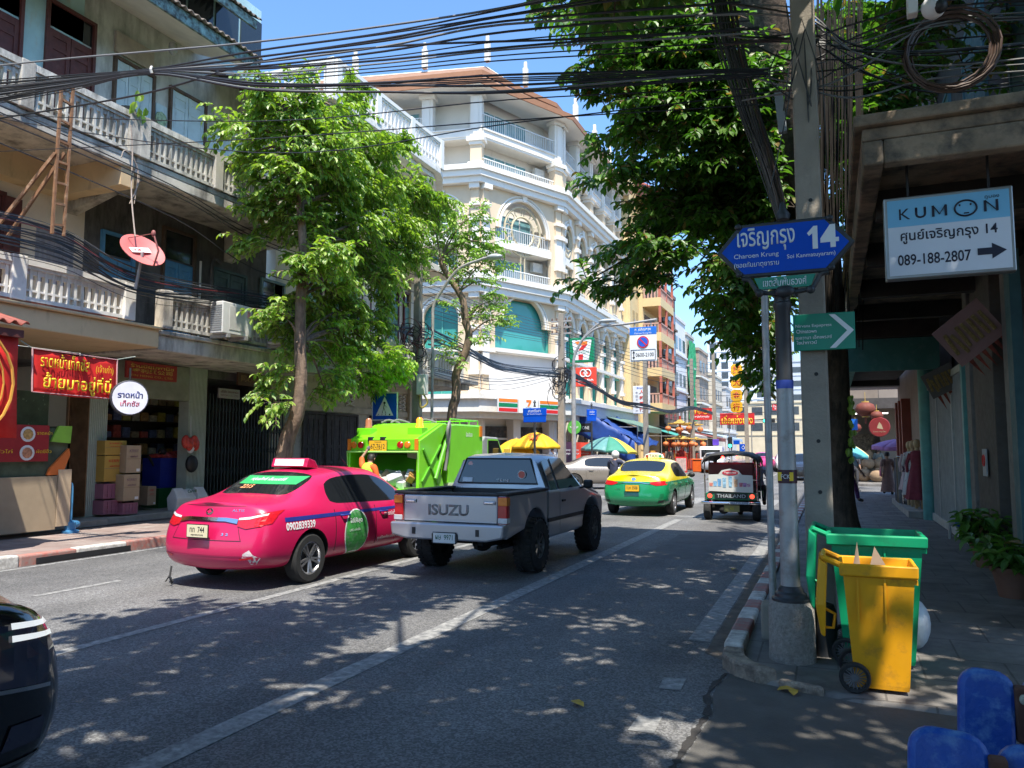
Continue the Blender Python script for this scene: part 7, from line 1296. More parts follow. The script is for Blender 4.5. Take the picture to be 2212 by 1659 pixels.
for i, (ch, v) in enumerate((('今', 752), ('興', 799), ('大', 826), ('金', 854), ('行', 879))):
    a = AY(1578, v-12, 82); b_ = AY(1604, v+12, 82); c = (a+b_)/2; w = (b_.x-a.x)/2; h = (a.z-b_.z)/2; f = thing('gold_plaque', ('topmost gold hexagon plaque half hidden by leaves', 'second gold hexagon plaque from the top', 'middle gold hexagon plaque with a red character', 'fourth gold hexagon plaque showing the character for gold', 'lowest gold hexagon plaque just above the wide red board')[i], 'sign', c, group='gold hexagon plaques over the street')
    MB().prism([(-w, h*.6), (-w*.6, h), (w*.6, h), (w, h*.6), (w, -h*.6), (w*.6, -h), (-w*.6, -h), (-w, -h*.6)], 'y', 0, .15).build('plate', gold2, f, bevel=.02); text(ch, 0, -.004, 0, w*1.2, h*1.3, M('char_red', (.6, .03, .01), .5), f, .02)
s3, w, h = sign_at('white vertical shop sign with red Chinese characters behind a pole', 1367, 834, 1404, 893, 52, M('sign_cream', (.7, .7, .68), .5), [], sred)
for i, ch in enumerate('人和藥行'): text(ch, .05*w, -.004, h*(.55-.42*i), w*.62, h*.3, M('char_red'), s3, .02)
for i, ch in enumerate('泰國天然藥材'): text(ch, -.55*w, -.004, h*(.5-.26*i), w*.28, h*.16, M('char_grey', (.2, .2, .22), .6), s3)
text('รักษาโรค', .1*w, -.004, h*.85, w*1.3, h*.16, M('disc_blue'), s3, .02)
sign_at('small red and white sign far down the street by the lamp post', 1668, 873, 1690, 886, 120, sred, [('ร้านทอง', .3, .8, .4, None), ('金金金', -.5, .6, .3, whitep)], whitep)
def tlight(lab, u, v, Y, horiz=False):
    c = AY(u, v, Y); t = thing('traffic_light', lab, 'traffic light', c); b = MB().box(-.2, 0, -.2, .2 if not horiz else 1.0, .25, .85 if not horiz else .2); b.build('housing', blk, t, bevel=.03); MB().lathe([(.15, 0), (.13, .04), (0, .05)], n=16, R=Matrix.Rotation(pi/2, 3, 'X')).build('green_lens', M('green_lit', (.02, .5, .35), .3, emit=(.05, 1, .6), es=3), t)
    for q in (1, 2): o = MB().lathe([(.14, 0), (.12, .03), (0, .04)], ((.33*q if horiz else 0), 0, (0 if horiz else .33*q)), 14, R=Matrix.Identity(3)); 
    MB().cyl((.1, .3, -c.z+.1), (.1, .3, .8), .07).build('pole', galv, t) if not horiz else MB().cyl((-4, .3, .0), (3.5, .3, .0), .05).build('arm', galv, t)
tlight('green traffic light low on its pole left of the far blue signs', 1577, 963, 76); tlight('green traffic light on an arm over the far junction', 1652, 909, 84, True)
sign_at('round purple blue parking sign on the taller pole', 1539, 949, 1553, 962, 62, M('disc_purple', (.1, .04, .4), .5), [], swhite, 'parking_sign', thick=.05); sign_at('blue diamond sign on a short post far left of the lamp post', 1597, 959, 1614, 975, 78, sblue, [('◇', 0, .5, .6, None)], swhite, 'lane_sign', thick=.05); sign_at('small blue arrow board beside the low traffic light', 1584, 951, 1598, 960, 74, sblue, [], swhite, 'arrow_sign', thick=.05)
# ------------------------------------------------------------------ trees
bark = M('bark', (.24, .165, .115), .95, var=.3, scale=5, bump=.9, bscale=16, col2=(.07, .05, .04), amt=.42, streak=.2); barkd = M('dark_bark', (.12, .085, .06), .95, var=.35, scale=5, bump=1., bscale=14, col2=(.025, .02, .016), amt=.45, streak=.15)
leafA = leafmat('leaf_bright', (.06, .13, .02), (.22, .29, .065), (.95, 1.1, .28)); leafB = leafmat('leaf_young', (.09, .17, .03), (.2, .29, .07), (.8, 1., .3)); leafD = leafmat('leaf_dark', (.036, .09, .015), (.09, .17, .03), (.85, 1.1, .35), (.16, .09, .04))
class Leaves:
    def __init__(s, seed): s.v = []; s.f = []; s.r = random.Random(seed); s.tw = MB()
    def leaf(s, p, d, up, L, w):
        d = d.normalized(); sd = d.cross(up)
        if sd.length < .05: sd = d.orthogonal()
        sd.normalize(); n = sd.cross(d); fold = .22; o = len(s.v); drop = -n*L*.12
        for q in (p, p+d*L*.3+sd*w*.42+n*w*fold, p+d*L*.7+sd*w*.45+n*w*fold+drop*.5, p+d*L+drop*1.4, p+d*L*.7-sd*w*.45+n*w*fold+drop*.5, p+d*L*.3-sd*w*.42+n*w*fold, p+d*L*.5+drop*.2): s.v.append(q[:])
        s.f += [(o, o+1, o+2, o+6), (o+6, o+2, o+3), (o+6, o+3, o+4), (o, o+6, o+4, o+5)]
    def spray(s, p, d, L, n, ls, droop=.5):
        r = s.r; d = d.normalized(); q = p; st = L/n; up = V((0, 0, 1)); pts = [p]
        for k in range(n):
            d = (d+V((r.uniform(-.12, .12), r.uniform(-.12, .12), -droop*.16-.03*k/n))).normalized(); q = q+d*st; pts.append(q); sd = d.cross(up)
            if sd.length < .05: sd = V((1, 0, 0))
            sd.normalize()
            for sg in (1, -1):
                ld = d*.55+sd*sg*r.uniform(.5, 1)+V((0, 0, r.uniform(-.95, .1))); s.leaf(q, ld, up+V((r.uniform(-.4, .4), r.uniform(-.4, .4), 0)), ls*r.uniform(.7, 1.2), ls*r.uniform(.42, .56))
        s.tw.tube(pts[::2]+[pts[-1]], .009, 3, False)
    def clump(s, c, rx, ry, rz, n, ls, trunk, L=.7, droop=.5, k=6):
        r = s.r
        for i in range(n):
            while True:
                u = V((r.uniform(-1, 1), r.uniform(-1, 1), r.uniform(-1, 1)))
                if u.length < 1: break
            p = c+V((u.x*rx, u.y*ry, u.z*rz)); out = p-trunk; out.z *= .35; out = out.normalized()*.8+V((r.uniform(-.8, .8), r.uniform(-.8, .8), r.uniform(-.1, .75))); s.spray(p-out*L*.4, out, L*r.uniform(.7, 1.2), k, ls, droop)
    def build(s, root, mat, tw):
        me = bpy.data.meshes.new('crown'); me.from_pydata(s.v, [], s.f); link('crown', me, root, mat); s.tw.build('twigs', tw, root)
def blobs(T, B_, D, ppm, dens, ls, trunk, L=.7, dj=1.0, flat=.9, seed=1, droop=.5, k=6, u0=0, slope=0):
    rn = random.Random(seed)
    for u, v, ru, rv in B_:
        d = D+rn.uniform(-dj, dj)+max(0, u-u0)*slope; c = AD(u, v, d); ppm = FPX/d; rx = ru/ppm; rz = rv/ppm; n = max(2, int(dens*rx*rz*1.5)); T.clump(c, rx, max(rx*flat, .5), rz, n, ls, trunk(c), L, droop, k)
def limbs(mb, path, targets, r0, seed):
    rn = random.Random(seed)
    for t in targets:
        b = min(path, key=lambda p: (p-t).length+max(0, p.z-t.z+.3)*1.5); m = b.lerp(t, .5)+V((0, 0, .15*(t-b).length)); mb.tube(spline([b, m, t], 5), [r0*(1-.8*i/10) for i in range(11)], 6)
# left pavement tree
D1 = 17.9; tr = [AD(u, v, D1) for u, v in ((598, 1008), (618, 960), (640, 900), (650, 830), (648, 740), (650, 640), (655, 540), (648, 440), (640, 330), (630, 240))]; tr[0].z = .1
t1 = thing('street_tree', 'bright green leafy tree with a leaning trunk on the left pavement', 'tree', tr[0]); b = MB().tube(spline(tr, 4), [.2-.004*i for i in range(37)], 10)
BL = [(572, 190, 30, 50), (575, 250, 50, 40), (655, 200, 38, 50), (670, 265, 60, 50), (768, 190, 25, 40), (745, 250, 45, 40), (500, 272, 45, 22), (545, 330, 50, 30), (690, 320, 110, 50), (810, 310, 60, 35), (870, 300, 25, 20), (610, 370, 70, 45), (700, 400, 90, 50), (800, 400, 90, 45), (890, 410, 50, 40), (945, 440, 35, 30), (570, 440, 45, 35), (650, 470, 80, 40), (760, 480, 90, 40), (860, 490, 70, 35), (540, 510, 30, 25), (690, 550, 80, 35), (790, 560, 80, 35), (880, 545, 50, 22), (730, 600, 60, 25), (830, 590, 35, 25), (826, 640, 16, 40), (818, 700, 15, 40), (822, 590, 20, 30), (660, 640, 50, 25), (740, 650, 60, 20), (620, 690, 45, 20), (600, 660, 30, 22), (700, 690, 60, 25), (770, 690, 35, 25), (640, 740, 40, 20), (740, 745, 80, 25), (820, 765, 60, 20), (860, 790, 35, 18), (730, 800, 50, 18), (790, 815, 60, 22), (600, 790, 25, 22), (585, 830, 25, 18), (600, 870, 30, 18), (570, 690, 18, 14), (700, 840, 40, 14), (660, 580, 40, 25)]
axis = lambda P: (lambda c: min(P, key=lambda p: abs(p.z-c.z+.6)))
L1_ = Leaves(11); blobs(L1_, BL, D1-.3, 1661/D1, 145, .17, axis(tr), .6, .9, seed=3, droop=1.25, u0=640, slope=.02)
limbs(b, tr[4:], [AD(u, v, D1-.2+max(0, u-640)*.02) for u, v, ru, rv in BL if ru > 34], .05, 4); W_(b.build('trunk', bark, t1, smooth=60)); L1_.build(t1, leafA, bark)
for o in t1.children: W_(o)
# thin tree by the corner
D2 = 25.8; tr2 = [AD(768+.248*x, 548.6+.248*y, D2) for x, y in ((800, 1700), (840, 1410), (870, 1270), (880, 1160), (875, 1060), (920, 940), (960, 850), (990, 700), (960, 590), (940, 420), (900, 330), (820, 210), (760, 110), (745, 40))]; tr2[0].z = .1
t2 = thing('street_tree', 'thin pruned tree with crooked brown trunk and sparse young leaves by the corner', 'tree', tr2[0]); b = MB().tube(spline(tr2, 4), [.17-.0015*i for i in range(53)], 9)
BL2 = [(930, 480, 60, 35), (985, 495, 60, 40), (1040, 520, 50, 35), (940, 550, 45, 30), (1000, 560, 60, 30), (1065, 560, 40, 25), (912, 590, 25, 25), (1058, 610, 16, 35), (1063, 650, 14, 30), (1050, 680, 45, 30), (1090, 690, 30, 18), (1045, 725, 35, 15), (975, 745, 28, 20), (985, 780, 25, 12), (990, 600, 40, 20), (1030, 460, 25, 25), (975, 660, 22, 12)]
L2_ = Leaves(12); blobs(L2_, BL2, D2, 1661/D2, 62, .15, axis(tr2), .65, .8, seed=5, droop=.5); limbs(b, tr2[5:], [AD(u, v, D2) for u, v, ru, rv in BL2], .035, 6); W_(b.build('trunk', bark, t2, smooth=60)); L2_.build(t2, leafB, bark)
for o in t2.children: W_(o)
# large shading tree on the right pavement
tr3 = [AD(u, v, d) for u, v, d in ((1810, 1172, 14.4), (1804, 1060, 14.4), (1795, 900, 14.3), (1782, 700, 14.1), (1762, 520, 13.8), (1722, 380, 13.5), (1690, 240, 13.2), (1660, 110, 13), (1630, -20, 12.8), (1600, -160, 12.6))]; tr3[0].z = .08
t3 = thing('street_tree', 'large dark leaved tree with vine hung trunk shading the right pavement', 'tree', tr3[0]); b = MB().tube(spline(tr3, 4), [.5, .43, .38, .35]+[.33+.004*i for i in range(33)], 14)
BR = [(1450, 150, 130, 100), (1560, 260, 90, 120), (1500, 420, 90, 80), (1590, 620, 60, 90), (1600, 400, 60, 110), (1420, 70, 130, 60), (1400, 240, 70, 50), (1200, 18, 42, 22), (1290, 45, 70, 32), (1380, 40, 60, 45), (1270, 160, 28, 22), (1330, 165, 55, 32), (1400, 130, 60, 50), (1470, 90, 60, 70), (1480, 190, 70, 50), (1550, 60, 60, 80), (1560, 170, 60, 60), (1415, 225, 45, 28), (1300, 312, 26, 16), (1365, 292, 40, 28), (1440, 290, 55, 35), (1330, 365, 45, 18), (1275, 380, 22, 10), (1395, 355, 45, 28), (1460, 355, 55, 30), (1520, 290, 50, 50), (1580, 270, 45, 60), (1540, 380, 55, 45), (1420, 435, 40, 26), (1385, 480, 32, 20), (1460, 450, 50, 35), (1520, 460, 45, 40), (1350, 545, 45, 18), (1405, 530, 50, 30), (1455, 545, 45, 25), (1290, 595, 38, 16), (1245, 602, 16, 10), (1330, 612, 38, 18), (1385, 590, 40, 22), (1440, 590, 28, 14), (1580, 470, 40, 40), (1560, 560, 30, 30), (1620, 540, 40, 50), (1530, 640, 24, 14), (1560, 690, 30, 20), (1600, 650, 50, 35), (1640, 700, 45, 40), (1600, 720, 40, 30), (1650, 760, 40, 30), (1635, 620, 40, 30), (1625, 800, 28, 18), (1660, 815, 18, 12), (1640, 420, 50, 60), (1640, 320, 50, 60), (1640, 180, 60, 60)]
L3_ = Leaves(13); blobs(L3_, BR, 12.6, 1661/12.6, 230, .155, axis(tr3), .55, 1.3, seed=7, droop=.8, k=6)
BR2 = [(1830, 150, 70, 130), (1900, 110, 80, 110), (1870, 260, 70, 70), (2020, 60, 110, 80), (1800, 130, 40, 70), (1830, 40, 70, 40), (1880, 70, 60, 50), (1900, 180, 50, 50), (1880, 270, 45, 40), (1960, 60, 60, 50), (1970, 160, 40, 40), (1810, 320, 40, 80), (1830, 420, 30, 60), (1800, 520, 30, 50), (1830, 230, 40, 50), (2050, 120, 80, 50), (1945, 230, 35, 30), (1800, 600, 20, 40), (1700, 640, 25, 40)]
blobs(L3_, BR2, 16.5, 1661/17.5, 150, .18, lambda c: V((0, 15, c.z-1)), .7, 1., seed=9)
blobs(L3_, [(2060, 20, 150, 50), (1940, 40, 60, 60), (2150, 120, 70, 50), (1960, 130, 40, 50), (2190, 30, 60, 60)], 9.3, 1661/9.3, 110, .15, lambda c: V((0, 12, c.z)), .5, .5, seed=19, droop=.9)
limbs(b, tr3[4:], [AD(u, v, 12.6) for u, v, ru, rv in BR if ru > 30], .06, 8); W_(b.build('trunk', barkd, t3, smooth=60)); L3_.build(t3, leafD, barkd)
rn = random.Random(21); rt = MB()
for k in range(95):
    u = rn.uniform(1750, 1866); v0 = rn.uniform(-40, 120); v1 = rn.uniform(380, 760); d = rn.uniform(12.2, 14.2); q = rn.uniform(-14, 14); rt.tube([AD(u, v0, d), AD(u+q*.4+rn.uniform(-4, 4), (v0+v1)/2, d), AD(u+q, v1, d)], rn.choice((.008, .012, .02)), 4)
rt.build('aerial_roots', M('root_dark', (.02, .015, .011), .95), t3); cr = random.Random(3); iv = Leaves(14)
for k in range(46): u = cr.choice((1772, 1838)); p = AD(u+cr.uniform(-8, 8), cr.uniform(850, 1000), 13.6); iv.leaf(p, V((cr.uniform(-.5, .5), -.4, -1)), V((0, -1, .3)), .12, .08)
me = bpy.data.meshes.new('ivy'); me.from_pydata(iv.v, [], iv.f); link('ivy', me, t3, leafA)
for o in t3.children: W_(o)
# unseen tree added behind the viewer so its crown shades the near street
t4 = thing('street_tree', 'tree beside the viewer whose crown reaches over the near lane', 'tree', (-.2, -3.6, .1)); tr4 = [V((-.2, -3.6, .1)), V((-.3, -3, 2.5)), V((-.5, -1.5, 5)), V((-.8, 0, 6.8)), V((-1, 2, 7.6))]
b = MB().tube(spline(tr4, 4), [.32-.009*i for i in range(17)], 10); L4_ = Leaves(15); rn = random.Random(31); CL = []
x = -4.4
while x < 4.2:
    y = -3.5
    while y < 9.4:
        D_ = -.3806*x+.9177*y; zmin = 1.9+max(0, D_)*.63+.35; z = max(7.1, zmin)+rn.uniform(0, .7)
        if rn.random() < .95 and not (x < -3.5 and y > 3.2) and (V((x, y, 0))-V((-2.5, 4.5, 0))).length > .8 and not (.8 < x < 3.0 and 3.1 < y < 5.2) and (V((x, y, 0))-V((2.0, 6.3, 0))).length > .75: CL.append(V((x+rn.uniform(-.4, .4), y+rn.uniform(-.4, .4), z)))  # gaps left in the added crown let sun onto road, bins and sign
        y += 1.25
    x += 1.25
for c in CL: L4_.clump(c, .95, .95, .3, 36, .29, V((-.5, 0, 6)), .75, .35, 5)
limbs(b, tr4[2:], CL[::4], .05, 4); W_(b.build('trunk', barkd, t4, smooth=60)); L4_.build(t4, leafD, barkd); print('leaves', [len(q.f)//4 for q in (L1_, L2_, L3_, L4_)])
for o in t4.children: W_(o)
# ------------------------------------------------------------------ overhead cables
cabm = M('cable_black', (.012, .012, .014), .45, var=.1, spec=.6); cabg = M('cable_grey', (.16, .16, .16), .6); cabr = M('cable_red', (.16, .02, .02), .6)
rn = random.Random(77)
def cable(pts, r, label, group, mat=cabm, name='overhead_cable', n=5):
    if mat in (cabg, cabr): label = label.replace('black', 'grey' if mat == cabg else 'dark red')
    o = tag(MB().tube(spline(pts, 6), r, n).build(name, mat, smooth=60), label, 'cable', group); return o
PA = AX(-60, 200, -12.8); PB = V((-.12, 7.35, 0))
LBL = 'black overhead cable strung across the street from the left balconies to the right hand tree'
rows = [((142, 110, 92, 11), (1420, -60)), ((172, 150, 110, 19), (1450, -50)), ((178, 150, 111, 28), (1500, -40)), ((182, 152, 124, 34), (1560, -30)), ((186, 152, 124, 46), (1600, 5)), ((188, 153, 136, 53), (1610, 30)), ((192, 153, 144, 68), (1615, 25)), ((196, 154, 147, 88), (1620, 45)), ((200, 154, 150, 101), (1640, 60)), ((204, 155, 160, 108), (1620, 72)), ((208, 155, 165, 117), (1640, 90)), ((212, 156, 172, 130), (1650, 100)), ((216, 157, 185, 162), (1640, 150)), ((220, 157, 186, 168), (1650, 152)), ((224, 158, 188, 172), (1650, 155)), ((228, 159, 190, 176), (1660, 160)), ((206, 156, 178, 184), (1660, 150)), ((214, 157, 192, 196), (1660, 148)), ((198, 158, 193, 199), (1660, 158)), ((218, 160, 194, 198), (1655, 165))]
for (a, b_, c, d), e in rows:
    j = lambda: rn.uniform(-1.5, 1.5); um = 1106+rn.uniform(-20, 20)
    pts = [AP(-60, a+6+j(), PA, PB), AP(150, (a+b_)/2+1+j(), PA, PB), AP(330, b_+j(), PA, PB), AP(553, c+j(), PA, PB), AP(830, (c*1.05+d*.95)/2+3+j(), PA, PB), AP(um, d, PA, PB), AP(e[0], e[1], PA, PB)]
    cable(pts, rn.choice((.008, .011, .014)), LBL, 'cables across the street', cabm if rn.random() < .85 else cabg)
cable([AP(-60, 265, PA, PB), AP(300, 205, PA, PB), AP(553, 135, PA, PB), AP(850, 100, PA, PB), AP(1250, 84, PA, PB), AP(1640, 62, PA, PB)], .014, 'black cable rising from the lower left through the tied bundle across the street', 'cables across the street')
for v in ((246, 262, 215, 190), (247, 330, 266, 200), (330, 300, 260, 225)): cable([AP(-60, v[0], PA, PB), AP(553, v[1], PA, PB), AP(1106, v[2], PA, PB), AP(1660, v[3], PA, PB)], .007, 'thin dark wire sagging across the street below the thick bundle', 'thin wires across the street')
tie = tag(MB().tube([AP(330, 146, PA, PB)-CF*.03, AP(329, 153, PA, PB)-CF*.05, AP(330, 160, PA, PB)-CF*.03], .02).build('cable_tie', M('tie_white', (.6, .58, .52), .6)), 'pale tie round the cable bundle in front of the ladder', 'tie')
QA = V((-12.62, 0, 0)); QB = V((-12.62, 21.3, 0)); LB2 = 'black telephone cable sagging along the first floor balconies on the left'
for k in range(24):
    v0 = rn.uniform(455, 560); v1 = v0*.35+rn.uniform(395, 440); v2 = 620+(v0-455)*.42+rn.uniform(-8, 8); sg = rn.uniform(0, 8)
    cable([AP(-80, v0-22, QA, QB), AP(130, v0*.62+v1*.38-8+rn.uniform(-6, 6), QA, QB), AP(310, v1+18+sg, QA, QB), AP(560, v2+10+rn.uniform(-4, 4), QA, QB), AP(760, 690+rn.uniform(-14, 16), QA, QB), AP(922, 722+rn.uniform(-18, 16), QA, QB)], rn.choice((.006, .008, .011, .015)), LB2, 'cables along the left balconies', cabm if k % 8 else (cabr if k == 8 else cabg))
for v in ((222, 402, 520, 600), (238, 412, 532, 620), (256, 420, 540, 640), (306, 470, 600, 660)): cable([AP(-60, v[0]-22, QA, QB), AP(375, v[1], QA, QB), AP(600, v[2], QA, QB), AP(925, v[3], QA, QB)], .012, 'straight black wire slanting down in front of the left balconies', 'slanting wires on the left')
QC = V((-12.0, 21.3, 0)); QD = V((uC.location.x, uC.location.y, 0))
for k in range(14):
    v0 = 722+rn.uniform(-20, 24); v1 = 806+rn.uniform(-10, 12); cable([AP(925, v0, QC, QD), AP(1000, 752+rn.uniform(-8, 10), QC, QD), AP(1090, 792+rn.uniform(-9, 12), QC, QD), AP(1214, v1, QC, QD)], rn.choice((.012, .018, .03)), 'black cable sagging across the side street in front of the corner hotel', 'cables across the side street')
for k in range(9): cable([AP(925, 612+k*9, QC, QD), AP(1070, 665+k*7+rn.uniform(-4, 4), QC, QD), AP(1214, 706+k*5, QC, QD)], .01, 'thin wire running from the left pole to the stacked insulators', 'thin wires to the insulators')
for k in range(5): cable([AP(925, 790+k*4, QC, QD), AP(1080, 818+k*5+rn.uniform(-4, 10), QC, QD), AP(1214, 796+k*4, QC, QD)], .012, 'lower loose wire drooping across the side street', 'loose wires across the side street')
PD = V((-10.8, 48.2, 0)); PE = V((-10.2, 60, 0)); PF = V((-9, 75, 0))
for k in range(9): cable([AP(1214, 800+rn.uniform(-12, 14), QC, QD), AP(1290, 838+rn.uniform(-5, 6), QD, PD), AP(1340, 868+rn.uniform(-4, 5), QD, PD), AP(1396, 878+rn.uniform(-5, 5), QD, PD), AP(1450, 890+rn.uniform(-4, 4), PD, PE), AP(1497, 882+rn.uniform(-4, 4), PD, PE), AP(1545, 895+rn.uniform(-4, 4), PE, PF)], rn.choice((.02, .03, .045)), 'heavy black cable dropping along the left pavement past the red lanterns', 'cables along the far left pavement')
for k in range(8): cable([AP(1214, 700+k*8, QC, QD), AP(1300, 735+k*7, QD, PD), AP(1396, 762+k*8, QD, PD), AP(1545, 790+k*9, PE, PF), AP(1614, 800+k*9, PE, PF)], .014, 'thin far wire above the lantern gates', 'thin far wires along the street')
for k in range(5): a = AY(1440, 900-k*13, 78); c = AY(1680, 903-k*15, 70); cable([a, (a+c)/2+V((0, 0, -.4)), c], .022, 'thin wire crossing the far end of the street by the gold plaques', 'wires across the far street')
tg_ = MB()
for k in range(26):
    c = V((-12.05+rn.uniform(-.25, .3), 21.1+rn.uniform(-.2, .2), 5.1+rn.uniform(-.5, .5))); R0_ = rn.uniform(.15, .4); e = rn.uniform(.6, 1.4); a0 = rn.random()*6; tg_.mi = 1 if k % 4 == 0 else 0; tg_.tube([c+V((cos(a0+t*.5)*R0_, sin(t)*.1, sin(a0+t*.5)*R0_*e)) for t in range(10)], .014, 4)
tag(tg_.build('cable_tangle', [cabm, M('cable_red2', (.2, .05, .06), .6)]), 'knot of coiled black and red cable hung on the left pole', 'cable tangle')
tg_ = MB(); q0 = uC.location
for k in range(30): c = q0+V((rn.uniform(-.4, .4), rn.uniform(-.3, .1), 5.3+rn.uniform(-1.3, .8))); a0 = rn.random()*6; R0_ = rn.uniform(.2, .5); tg_.tube([c+V((cos(a0+t*.5)*R0_, sin(t)*.1, sin(a0+t*.5)*R0_*1.2)) for t in range(9)], .018, 4)
tag(tg_.build('cable_tangle', cabm), 'knot of coiled black cable hung on the insulator pole', 'cable tangle')
# cables hanging down the right hand trunk and the coil on the wall
for k in range(26):
    o = rn.uniform(-26, 30); w = rn.uniform(-8, 8); d = rn.uniform(8.6, 9.6); cable([AD(1545+o+w, -60, d), AD(1572+o+w, 90, d), AD(1612+o*.9, 230, d), AD(1660+o*.6+w, 370, d), AD(1700+o*.35, 520, d), AD(1722+o*.3+w, 640, d)], rn.choice((.009, .012, .016)), 'dark cable hanging in the thick bundle down the right hand tree', 'cables hanging down the right tree', cabm if k % 6 else M('cable_brown', (.06, .035, .025), .7), 'hanging_cable')
for k in range(22):
    v0, v1 = rn.uniform(20, 200), rn.uniform(-10, 190); cable([AD(1560+rn.uniform(0, 80), v0+rn.uniform(-40, 40), 8.2), AD(1735, v0, 7.4), AD(1850, (v0+v1)/2+rn.uniform(5, 40), 7.3), AD(2010, v1+10, 7.2), AD(2230, v1-8, 7.1)], rn.choice((.006, .008, .01)), 'tangled wire between the concrete pole and the right hand building', 'tangled wires by the concrete pole', cabm if k % 3 else cabg, 'tangled_wire')
for k in range(10): a0 = rn.uniform(1680, 1780); cable([AD(a0, rn.uniform(0, 120), 7.2), AD(a0+rn.uniform(-50, 50), rn.uniform(140, 260), 7.1), AD(a0+rn.uniform(-60, 60), rn.uniform(200, 420), 7.2)], .006, 'loose wire end dangling on the concrete pole', 'loose wire ends on the pole', name='loose_wire')
b = MB()
for k in range(9): r_ = .36+rn.uniform(-.03, .03); c = AD(2052, 110, 7.1)+V((rn.uniform(-.02, .02), rn.uniform(-.05, .05), rn.uniform(-.02, .02))); b.tube([c+V((cos(t*.314)*r_, sin(t*.314)*.06, sin(t*.314)*r_*1.06)) for t in range(21)], .011, 5)
tag(b.build('cable_coil', M('coil_brown', (.075, .042, .03), .5, var=.3, scale=9)), 'large brown coil of cable hanging above the right canopy', 'cable coil')
bx_ = tag(MB().box(-.06, -.05, -.55, .06, .05, .5).build('conduit_box', M('conduit_pale', (.4, .44, .5), .5), bevel=.01), 'pale grey splice box strapped among the cables on the right tree', 'box'); bx_.location = AD(1686, 240, 9.2); bx_.scale = (.8, .8, .5); bx_.rotation_euler = (0, radians(-4), 0)
# ------------------------------------------------------------------ left shops
rusty = M('rusty_steel', (.22, .11, .055), .85, var=.3, scale=6, col2=(.5, .36, .24), amt=.35)
LDR = thing('ladder', 'rusty iron ladder frame leaning up the left balconies', 'ladder', (-12.5, 9.9, 4.2)); A2 = V((-12.45, 0, 0)); B2 = V((-12.45, 20, 0)); b = MB()
l0, l1 = [AP(u, v, A2, B2) for u, v in ((112, 505), (134, 170))]; r0, r1 = [AP(u, v, A2, B2) for u, v in ((137, 510), (158, 190))]
b.bar(l0, l1, .05, .04); b.bar(r0, r1, .045, .04)
for k in range(8): t = .06+k*.135; b.bar(l0.lerp(l1, t), r0.lerp(r1, t+.01), .04)
b.bar(AP(60, 480, A2, B2)+V((-.8, 0, 0)), AP(120, 330, A2, B2), .05).bar(AP(85, 500, A2, B2)+V((-.8, 0, 0)), AP(140, 330, A2, B2), .05); W_(b.build('frame', rusty, LDR))
dp = AX(308, 541, -12.3); DS = thing('satellite_dish', 'salmon red satellite dish with a white label in front of the grey balcony', 'satellite dish', dp); nrm = ((EYE-dp).normalized()*.5+(CU*.86+CR*.5)*.87).normalized(); Rd = nrm.to_track_quat('Z', 'Y').to_matrix(); dm = M('dish_red', (.62, .16, .15), .55, var=.06)
MB().lathe([(.001, -.09), (.15, -.075), (.3, -.035), (.42, .02), (.43, .02), (.43, .005), (.3, -.05), (.15, -.09), (.001, -.105)], n=30, R=Rd, cap=False).build('reflector', dm, DS, smooth=50)
lab = MB().add([(-.22, -.02, -.0), (.2, -.02, 0), (.2, .11, 0), (-.22, .11, 0)], [(0, 1, 2, 3)]).build('label', whitep, DS); lab.rotation_euler = (Rd @ Matrix.Rotation(radians(14), 3, 'Z')).to_euler(); lab.location = Rd @ V((0, 0, -.03)); me_ = text_mesh('true', .16, .07, .02, 0)
for v in me_.vertices: v.co = (v.co.x-.08, v.co.z+.05, .004)
link('lettering', me_, lab, sred); b = MB(); q = Rd @ V((.05, .05, .42)); b.tube([Rd @ V((.1, -.42, 0)), Rd @ V((.1, -.3, .3)), q], .018).tube([Rd @ V((-.2, .3, 0)), q], .008).ell(q, (.045, .045, .07)); b.build('feed_arm', M('dish_arm', (.25, .08, .07), .6), DS, smooth=50); MB().cyl((0, 0, -.05), (-.15, 0, -.75), .03).build('mast', galv, DS)
rope = tag(MB().tube(spline([AX(283, 270, -12.7), AX(286, 330, -12.7), AX(284, 420, -12.6), AX(292, 512, -12.4)]), .014).tube(spline([AX(262, 340, -12.7), AX(270, 325, -12.7), AX(290, 345, -12.7), AX(300, 390, -12.7), AX(280, 440, -12.7)]), .012).tube(spline([AX(285, 340, -12.7), AX(298, 370, -12.7), AX(290, 440, -12.7)]), .01).build('hanging_roots', M('root_pale', (.38, .31, .26), .9)), 'pale dead creeper roots dangling above the satellite dish', 'roots')
sp = tag(MB().build('creeper', leafA), 'small green creeper hanging on the upper balcony', 'plant'); iv = Leaves(40)
for u, v in ((298, 195), (300, 203), (305, 200), (285, 225), (300, 232), (295, 220), (315, 232), (306, 247)): iv.leaf(AX(u, v, -12.8), V((rn.uniform(-.5, .5), rn.uniform(-.5, .5), -1)), V((1, 0, .3)), .2, .14)
sp.data.from_pydata(iv.v, [], iv.f)
